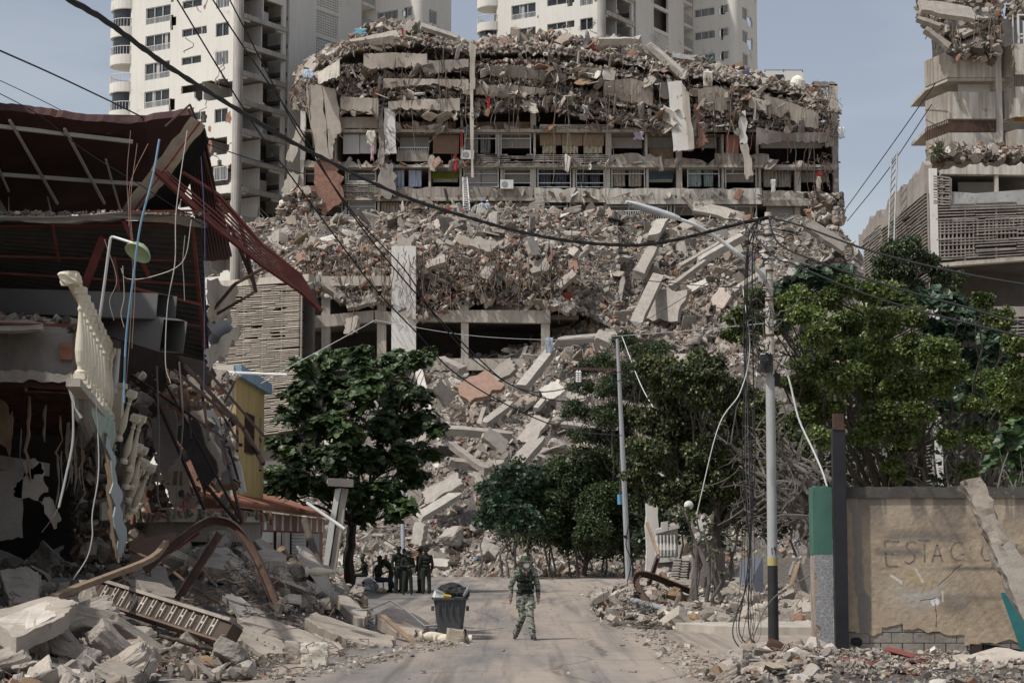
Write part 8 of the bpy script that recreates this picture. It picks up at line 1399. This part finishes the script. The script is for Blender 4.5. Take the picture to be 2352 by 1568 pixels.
def person(label, base, face, J, cloth, vox=.02, hat=None, extra=None, lean=None, skin=SKD, H=1.0, group=None):
    """J: joints in the person's frame (x right, y ahead, z up); face: heading angle about z"""
    t = thing('person', label, 'person', base, group); R = rotm(0, 0, face); W = lambda p: np.asarray(base)+R @ (np.asarray(p, float)*H)
    hd = np.array(J['head'], float); nk = np.array(J['neck'], float); b = MB()
    def lim(b, names, r): chain(b, [W(J[n]) for n in names], [x*H for x in r])
    # body, one skin
    b.sph(W(hd), np.array([.075, .095, .115])*H, 16); b.sph(W(hd+[0, .03, -.07]), np.array([.055, .06, .06])*H, 12); b.sph(W(hd+[0, .105, -.015]), np.array([.014, .02, .02])*H, 8)
    for s_ in (-1, 1): b.sph(W(hd+[s_*.078, 0, -.01]), np.array([.012, .022, .032])*H, 8)
    chain(b, [W(hd-[0, .01, .08]), W(nk)], [.05*H, .055*H]); chain(b, [W(nk), W(J['chest']), W(J['hip'])], [.055*H, .085*H, .085*H])
    for s in 'LR':
        lim(b, ['sh'+s, 'el'+s, 'wr'+s], [.045, .036, .028]); lim(b, ['hp'+s, 'kn'+s, 'an'+s], [.07, .05, .04]); chain(b, [W(J['chest']), W(J['sh'+s])], [.07*H, .045*H]); chain(b, [W(J['hip']), W(J['hp'+s])], [.08*H, .07*H])
        wr = np.array(J['wr'+s], float); el = np.array(J['el'+s], float); d = nrm(wr-el); sd = nrm(np.cross(d, (1, .2, 0))); nn = np.cross(sd, d)
        pm = wr+d*.06; chain(b, [W(wr), W(pm)], [.026*H, .034*H]); 
        for i, (o, L) in enumerate(((-.03, .065), (-.01, .078), (.01, .074), (.03, .058))): q0 = pm+sd*o+d*.02; chain(b, [W(q0), W(q0+d*L*.5), W(q0+d*L*.9+nn*.022)], [.0105*H, .0095*H, .008*H])
        chain(b, [W(wr+d*.03-sd*.025), W(wr+d*.065-sd*.055+nn*.01), W(wr+d*.095-sd*.055+nn*.02)], [.013*H, .011*H, .009*H])
    remesh(b, vox*.6 if vox < .015 else vox, 1).build('body', skin, t, smooth=True)
    k = 1.0; b = MB(); chest, hip = np.array(J['chest'], float), np.array(J['hip'], float)
    up = nrm(nk-hip)
    for f_, rx, ry in ((0, .155, .115), (.25, .15, .11), (.5, .165, .12), (.75, .18, .12), (.93, .13, .09)): b.sph(W(hip+(nk-hip)*f_), np.array([rx, ry, .11])*H, 14)
    for s in 'LR': lim(b, ['sh'+s, 'el'+s], [.075, .058]); wq = np.array(J['wr'+s])*.93+np.array(J['el'+s])*.07; chain(b, [W(J['el'+s]), W(wq)], [.058*H, .045*H]) if cloth.get('sleeve', 1) else None; chain(b, [W(chest+[0, 0, .04]), W(J['sh'+s])], [.10*H, .075*H])
    remesh(b, vox, 2).build('shirt', cloth['top'], t, smooth=True); b = MB()
    b.sph(W(hip-[0, 0, .02]), np.array([.165, .125, .12])*H, 14)
    for s in 'LR': chain(b, [W(J['hp'+s]), W(J['kn'+s]), W(np.array(J['an'+s])+[0, 0, .02])], [.105*H, .078*H, .072*H])
    remesh(b, vox, 2).build('trousers', cloth['leg'], t, smooth=True)
    for s in 'LR':
        b = MB(); a = np.array(J['an'+s], float); f_ = np.array(J.get('to'+s, a+[0, .16, -.05]), float); chain(b, [W(a+[0, -.01, .04]), W(a-[0, 0, .03])], [.052*H, .05*H]); chain(b, [W(a+[0, -.04, -.045]), W(a+(f_-a)*.5), W(f_)], [.042*H, .045*H, .036*H]); remesh(b, min(vox, .015), 1).build('boot', cloth['boot'], t, smooth=True)
    Rh = R @ rotm(J.get('nod', 0), 0, 0)
    if hat == 'boonie': b = MB(); b.lathe([(.18, .028), (.175, .02), (.11, .05), (.102, .055), (.10, .12), (.085, .145), (.02, .15), (.02, .13)] if True else [], W(hd+[0, 0, -.005]), Rh*H, 22); b.build('hat', cloth['hat'], t, smooth=False)
    elif hat == 'wide': b = MB(); b.lathe([(.21, .04), (.2, .03), (.11, .05), (.10, .11), (.07, .14), (.01, .145)], W(hd), Rh*H, 20); b.build('hat', cloth['hat'], t)
    elif hat == 'helmet': b = MB(); b.lathe([(.125, .02), (.12, .03), (.115, .08), (.08, .135), (.01, .15)], W(hd), Rh*H, 18); b.build('hard_hat', cloth['hat'], t)
    elif hat == 'cap': b = MB(); b.lathe([(.092, .02), (.094, .05), (.08, .11), (.01, .13)], W(hd), Rh*H, 18); b.box(W(hd+[0, .13, .035]), (.12, .1, .012), Rh); b.build('cap', cloth['hat'], t)
    else: b = MB(); b.sph(W(hd+[0, -.015, .03]), np.array([.084, .1, .105])*H, 14); b.build('hair', M['black'], t, smooth=True)
    if extra: extra(t, W, R, hd, J)
    return t
def stand(d=None, arms=0, st=.1):
    J = dict(head=(0, .02, 1.64), neck=(0, 0, 1.48), chest=(0, 0, 1.28), hip=(0, 0, .98), shL=(-.19, 0, 1.42), elL=(-.25, -.03, 1.14), wrL=(-.24, .06, .90), shR=(.19, 0, 1.42), elR=(.25, -.03, 1.14), wrR=(.24, .06, .90), hpL=(-.09, 0, .92), knL=(-st, .02, .50), anL=(-st, 0, .10), hpR=(.09, 0, .92), knR=(st, .02, .50), anR=(st, 0, .10)); J.update(d or {}); return J
# the soldier walking towards us
def kit(t, W, R, hd, J):
    vm = cmat('vest_nylon', (.018, .024, .018)); b = MB()
    for z, rx, ry in ((1.02, .175, .135), (1.14, .18, .14), (1.26, .19, .145), (1.36, .18, .13)): b.sph(W((J['hip'][0]*.5, .005, z)), (rx, ry, .085), 16)
    for s_ in (-1, 1): chain(b, [W((s_*.09, .09, 1.36)), W((s_*.105, .02, 1.47)), W((s_*.09, -.07, 1.38))], [.045, .035, .045])
    v = remesh(b, .014, 1).build('tactical_vest', vm, t, smooth=True)
    for i, (x, z, w_, h_) in enumerate(((-.12, 1.30, .09, .11), (-.11, 1.13, .10, .14), (.10, 1.13, .11, .14), (.11, 1.30, .09, .09), (0, 1.12, .08, .13))): b = MB(); b.box(W((x, .155, z)), (w_, .05, h_), R @ rotm(0, 0, -x*1.5)); b.box(W((x, .182, z+h_*.3)), (w_*.9, .012, h_*.35), R @ rotm(0, 0, -x*1.5)); b.build('pouch', cmat('pouch_nylon', (.03, .036, .026)) if i == 0 else vm, v)
    b = MB(); th = np.linspace(0, 2*math.pi, 25); b.tube([W((.165*math.sin(a), .135*math.cos(a), 1.0)) for a in th], .03, 8); b.build('belt', vm, t)
    b = MB(); b.sph(W(hd+[0, .085, -.055]), (.068, .06, .066), 16); b.build('face_mask', mat('white_mask', (.78, .78, .76), .03, 5, 20, bump=.1), t, smooth=True)
    b = MB()
    for s_ in (-1, 1): b.tube([W(hd+[s_*.05, .08, -.03]), W(hd+[s_*.082, .0, .0])], .004, 4)
    b.build('mask_strap', M['rail'], t); b = MB()
    for s_ in (-1, 1): b.sph(W(hd+[s_*.032, .088, .015]), (.024, .012, .016), 10)
    b.build('goggles', M['dark'], t); b = MB(); b.prism([W((-.03, .115, 1.46)), W((.03, .115, 1.46)), W((0, .14, 1.34))], R @ np.array([0, .01, 0])); b.build('collar_gap', SK, t)
    for s in 'LR':
        a = np.array(J['hp'+s])*.35+np.array(J['kn'+s])*.65; b = MB(); b.box(W(a+[.085*(1 if s == 'R' else -1), 0, .08]), (.05, .13, .16), R); b.build('cargo_pocket', CAMO, t)
sp_ = G(1206, 1469)
J = dict(head=(.0, .03, 1.63), neck=(0, .0, 1.47), chest=(0, 0, 1.28), hip=(.01, 0, .97), nod=-.05, shL=(-.20, 0, 1.40), elL=(-.29, -.05, 1.13), wrL=(-.27, .08, .88), shR=(.20, 0, 1.40), elR=(.29, -.08, 1.14), wrR=(.30, -.04, .90),
         hpL=(-.10, 0, .91), knL=(-.075, .15, .52), anL=(-.12, .20, .11), toL=(-.13, .37, .05), hpR=(.10, 0, .91), knR=(.065, .05, .50), anR=(.16, -.16, .12), toR=(.22, -.02, .05))
J2 = dict(J); 
person('soldier in tiger camouflage, boonie hat, white mask and dark vest walking towards us', sp_, math.pi+.22, J, dict(top=CAMO, leg=CAMO, boot=cmat('boot_leather', (.05, .048, .045)), hat=cmat('olive_hat', (.055, .068, .045), col2=(.14, .15, .10), thr=.52)), .013, 'boonie', kit, skin=SK)
# the group in the shade of the almond tree
DKU = cmat('dark_green_uniform', (.022, .026, .020)); DKT = cmat('dark_trousers', (.03, .036, .028)); BT = cmat('black_boots', (.012, .012, .012)); JN = cmat('dark_jeans', (.03, .036, .055)); CL = dict(top=DKU, leg=DKT, boot=BT, hat=DKU)
grp = 'soldiers standing in the shade'
def wm(t, W, R, hd, J): b = MB(); b.sph(W(hd+[0, .075, -.055]), (.055, .05, .05), 12); b.build('face_mask', M['white'], t, smooth=True)
def vest(t, W, R, hd, J): b = MB(); [b.sph(W((0, 0, z)), (.19, .15, .1), 14) for z in (1.05, 1.2, 1.33)]; remesh(b, .02, 1).build('tactical_vest', cmat('dark_vest', (.016, .018, .014)), t, smooth=True)
person('tall soldier in a brimmed hat standing behind the one with a phone', G(915, 1363), math.pi+.5, stand(dict(elL=(-.24, .1, 1.15), wrL=(-.08, .2, 1.1))), CL, .022, 'wide', None, H=1.05)
person('bare-headed man looking out between two soldiers in the shade', G(928, 1359), math.pi-.1, stand(), CL, .022, None, None, H=1.0)
person('soldier in cap and white mask looking down at a phone in his hands', G(936, 1366), math.pi+.15, stand(dict(head=(0, .07, 1.60), elL=(-.26, .02, 1.14), wrL=(-.06, .24, 1.14), elR=(.26, .02, 1.14), wrR=(.06, .24, 1.12), nod=-.3, anL=(-.15, 0, .1), anR=(.16, 0, .1), knL=(-.13, .02, .5), knR=(.14, .02, .5))), CL, .022, 'boonie', wm, H=.97)
person('soldier half hidden at the left of the right-hand pair', G(967, 1362), math.pi-.8, stand(dict(elL=(-.27, .05, 1.16), wrL=(-.2, .18, .98))), CL, .022, 'boonie', None)
person('soldier with vest and hat seen from behind at the right of the group', G(978, 1364), .25, stand(dict(anR=(.14, .02, .1), knR=(.13, .02, .5))), CL, .022, 'boonie', vest, H=1.03)
person('soldier bending forward over the seated one, hat tipped down', G(897, 1361), math.pi/2+.25, stand(dict(head=(0, .42, 1.36), neck=(0, .30, 1.28), chest=(0, .16, 1.16), hip=(0, -.06, .95), shL=(-.19, .26, 1.24), elL=(-.2, .42, 1.02), wrL=(-.12, .55, .86), shR=(.19, .26, 1.24), elR=(.2, .40, 1.0), wrR=(.14, .54, .84), hpL=(-.09, -.05, .9), hpR=(.09, -.05, .9), nod=-.6)), CL, .022, 'boonie', wm)
def chairx(t, W, R, hd, J): pass
ch = G(872, 1361); person('soldier in jeans and hat sitting on a chair under the almond tree', ch, -math.pi/2-.1, dict(head=(0, -.02, 1.22), neck=(0, -.08, 1.06), chest=(0, -.10, .88), hip=(0, -.06, .58), nod=-.1, shL=(-.19, -.08, 1.0), elL=(-.24, .06, .76), wrL=(-.08, .26, .82), shR=(.19, -.08, 1.0), elR=(.24, .06, .76), wrR=(.08, .26, .82), hpL=(-.1, 0, .54), knL=(-.12, .42, .52), anL=(-.13, .62, .12), hpR=(.1, 0, .54), knR=(.12, .44, .5), anR=(.13, .70, .12)), dict(top=DKU, leg=JN, boot=BT, hat=DKU, sleeve=0), .022, 'wide')
ct = thing('chair', 'thin-legged metal chair under the sitting soldier', 'chair', ch); b = MB(); b.box(ch+[-.04, 0, .43], (.42, .42, .03)); b.build('seat', M['black'], ct)
for x in (-.2, .14):
    for y in (-.18, .18): b = MB(); b.tube([ch+[x*1.15, y*1.1, 0], ch+[x, y, .42]], .014, 6); b.build('leg', M['metal'], ct)
b = MB(); b.box(ch+[-.26, 0, .72], (.03, .40, .3)); b.build('backrest', M['black'], ct)
person('person in a wide straw hat sitting against the almond trunk', G(835, 1348), math.pi/2, dict(head=(0, .05, 1.24), neck=(0, -.02, 1.08), chest=(0, -.06, .9), hip=(0, -.06, .6), shL=(-.19, -.04, 1.02), elL=(-.22, .12, .8), wrL=(-.1, .3, .72), shR=(.19, -.04, 1.02), elR=(.22, .12, .8), wrR=(.1, .3, .72), hpL=(-.1, 0, .56), knL=(-.12, .4, .54), anL=(-.12, .45, .12), hpR=(.1, 0, .56), knR=(.12, .4, .54), anR=(.12, .45, .12)), CL, .022, 'wide')
for i, (u, v, r, c, lab) in enumerate(((852, 1358, (.34, .3, .24), (.30, .31, .33), 'pale grey sack on the ground left of the sitting soldier'), (846, 1345, (.3, .28, .2), (.05, .05, .06), 'black sack lying behind the grey one'), (876, 1362, (.2, .2, .13), (.4, .34, .26), 'cardboard coloured bundle under the chair'))):
    b = MB(); V, Fq = CS[6]; d = V/np.linalg.norm(V, axis=1)[:, None]; b.add(d*(1+.15*fbm(d*2+i*3, 3))[:, None]*np.array(r)+G(u, v)+[0, 0, r[2]*.8], Fq, c); b.build('sack', M['cloth'], label=lab, cat='sack')
# rescue workers on the terrace
def wk(u, v, face, top, leg, hatc, lab, d=None, hat='helmet', Y=184): p = P(u, v, Y); person(lab, p, face, stand(d), dict(top=cmat('shirt', top), leg=cmat('work_trousers', leg), boot=BT, hat=mat('hat_shell', hatc, .05, 2, 5, rough=.4, bump=0)), .035, hat)
wk(1107, 503, .3, (.50, .52, .55), (.03, .035, .06), (.03, .22, .55), 'rescue worker in a blue helmet and pale shirt, back turned, on the terrace'); wk(1119, 503, -.4, (.36, .40, .42), (.07, .11, .17), (.8, .8, .78), 'rescue worker in a white helmet beside the blue-helmeted one')
wk(1095, 508, .9, (.3, .4, .45), (.12, .14, .18), (.05, .05, .05), 'bare-headed worker standing lower, left of the blue-helmeted one', None, None); wk(1064, 522, 2.6, (.10, .11, .25), (.06, .06, .08), (.7, .10, .05), 'worker in a red helmet at the foot of the ladder', dict(elR=(.32, .1, 1.3), wrR=(.3, .2, 1.5)))
wk(1029, 512, 2.2, (.45, .04, .04), (.10, .07, .06), (.04, .33, .13), 'worker in a green helmet and red shirt on the rubble'); wk(984, 520, 1.2, (.10, .08, .08), (.09, .07, .08), (.06, .05, .05), 'worker in dark clothes at the left of the rescue party', None, None); wk(1054, 545, 2.9, (.25, .28, .38), (.08, .09, .14), (.8, .25, .06), 'worker in an orange helmet and striped shirt lowest of the party')

# overhead cables
def wire(l, r, m='black', label='', name='overhead_cable', k=5, tw=0):
    q = curve([P(*a) for a in l], 60); b = MB()
    if tw:
        s_ = np.cumsum(np.linalg.norm(np.gradient(q, axis=0), axis=1))
        for j in range(3): a = s_*4.5+j*2.1; b.tube(q+np.stack([0*a, np.cos(a), np.sin(a)], 1)*r*.7, r*.75, k)
    else: b.tube(q, r, k)
    return b.build(name, M[m], label=label, cat='cable')
wire([(60, -70, 17.5), (161, 0, 18.3), (244, 49, 19.2), (395, 158, 21), (580, 273, 23.5), (700, 342, 25), (912, 445, 28), (1093, 505, 30.5), (1263, 547, 33), (1418, 563, 35), (1527, 556, 36.3), (1691, 516, 37.6), (1764, 500, 38.1)], .026, 'black', 'thick twisted black cable sagging from the top left corner to the street pole', tw=1)
for l, r, lab in (([(395, -20, 60), (527, 198, 62), (603, 316, 63), (688, 432, 64), (790, 570, 66), (869, 672, 68), (961, 768, 70), (1037, 850, 72), (1158, 926, 76), (1300, 985, 82), (1428, 1000, 100)], .026, 'black cable crossing the picture from the top, the leftmost of three steep ones'), ([(476, -20, 60), (560, 109, 61.5), (689, 297, 63), (793, 470, 65), (928, 643, 68), (1093, 817, 72), (1192, 893, 76), (1320, 920, 84), (1430, 870, 104)], .026, 'black cable from the top, the middle of three steep ones'), ([(520, -15, 60), (600, 140, 61.5), (689, 310, 63), (820, 500, 66), (930, 620, 68), (1010, 740, 70), (1120, 850, 75), (1250, 900, 82), (1430, 852, 104)], .024, 'black cable from the top, the rightmost of three steep ones'),
    ([(-20, 108, 30), (120, 170, 34), (241, 227, 38), (395, 300, 44), (560, 360, 52), (700, 400, 60)], .016, 'thin dark cable crossing the sky above the red roof'), ([(-20, 176, 40), (90, 228, 42), (200, 285, 44)], .009, 'faint thin wire in the sky above the red roof'), ([(-20, 205, 38), (90, 265, 38.6), (200, 350, 39.2), (330, 430, 39.6), (470, 520, 42)], .010, 'thin wire passing in front of the red roof'),
    ([(1764, 500, 38.1), (1835, 517, 36.5), (2010, 579, 33.5), (2217, 629, 31), (2420, 664, 29)], .019, 'highest cable running from the pole to the right edge'), ([(1764, 496, 38.1), (1790, 560, 37.5), (1894, 606, 35), (2052, 659, 32), (2217, 705, 30), (2420, 765, 28)], .019, 'middle cable running from the pole to the right edge'), ([(1700, 505, 37.6), (1780, 590, 37), (1822, 606, 36), (1954, 662, 33), (2118, 715, 30.5), (2420, 790, 28)], .016, 'lowest cable running from the pole to the right edge'),
    ([(2150, 190, 145), (2040, 345, 160), (1930, 497, 185)], .04, 'upper of two long cables stretched from the balconies down to the ruin'), ([(2140, 240, 146), (2040, 390, 165), (1946, 508, 185)], .04, 'lower of two long cables stretched from the balconies down to the ruin'), ([(1441, 640, 60), (1600, 655, 50), (1764, 664, 38.2)], .012, 'slack thin cable reaching the pole from the slope'), ([(1320, 905, 95), (1420, 780, 104), (1560, 690, 70), (1764, 560, 38.3)], .012, 'thin wire rising from the slope to the pole')): wire(l, r, 'black', lab)
wire([(862, 735, 80), (1060, 768, 75), (1258, 780, 68), (1428, 771, 58), (1600, 757, 48), (1762, 742, 38.2)], .008, 'alu', 'long white cord stretched across the slope to the street pole'); wire([(862, 735, 80), (780, 780, 78), (681, 834, 76), (600, 880, 72)], .013, 'rail', 'pale cord dropping left from the podium towards the almond tree'); wire([(1428, 771, 104), (1480, 900, 98), (1560, 1020, 90), (1640, 1110, 80)], .02, 'rail', 'pale stay wire slanting from the thin pole into the fig')
wire([(1706, 660, 38), (1722, 800, 37.6), (1700, 900, 37.4), (1650, 980, 37.2), (1600, 1180, 37.4)], .010, 'rail', 'pale loose cord hanging left of the street pole'); wire([(1428, 790, 104), (1424, 1050, 105), (1424, 1150, 105)], .02, 'wire', 'cord holding the blue bucket')
t = thing('hanging_cable_bundle', 'bundle of black cables hanging straight down left of the street pole', 'cable', G(1735, 1480))
for i in range(10):
    gg = rng(400+i); b = MB(); u = 1712+24*gg.random(); l = [(1740, 505+6*i, 38), (u, 560+10*i, 37.8), (u+4*gg.standard_normal(), 800, 37.6), (u+6*gg.standard_normal(), 1050, 37.5), (u+7*gg.standard_normal(), 1300, 37.4), (u+16*gg.standard_normal(), 1440+20*gg.random(), 37.2), (u+30*gg.standard_normal(), 1490+6*gg.random(), 36.6)]; b.tube(curve([P(*a) for a in l], 50), .006+.007*(i < 3), 5); b.build('cable', M['black' if i < 8 else 'wire'], t)
t = thing('cable_loops', 'loops of loose cable tangled round the upper part of the street pole', 'cable', P(1764, 780, 38))
for i in range(34):
    gg = rng(500+i); b = MB(); v = 500+90*gg.random() if i < 10 else 690+150*gg.random(); c = P(1764+8*gg.standard_normal(), v, 37.9); q = c+np.cumsum(gg.standard_normal((8, 3))*np.array([.13, .05, .16 if i > 10 else .06]), 0); b.tube(curve(q, 30), .006+.007*gg.random(), 5); b.build('loop', M['black' if i % 2 else 'wire'], t)
for i, l in enumerate(([(1730, 1470), (1760, 1500), (1800, 1498), (1850, 1490)], [(1700, 1540), (1720, 1490), (1770, 1380), (1860, 1320)], [(1800, 1485), (1830, 1478), (1850, 1490), (1820, 1496)], [(1440, 1340), (1450, 1290), (1438, 1250), (1445, 1200)])): wire([(u, v, [36.5, 36, 37, 100][i]) for u, v in l], [.012, .011, .012, .03][i], 'black' if i != 1 else 'wire', ['loose cable curled on the ground at the foot of the street pole', 'slack wire swinging from the ground up behind the green pillar', 'short cable loop near the foot of the green pillar', 'loose wire dangling beside the thin pole'][i], 'loose_cable')
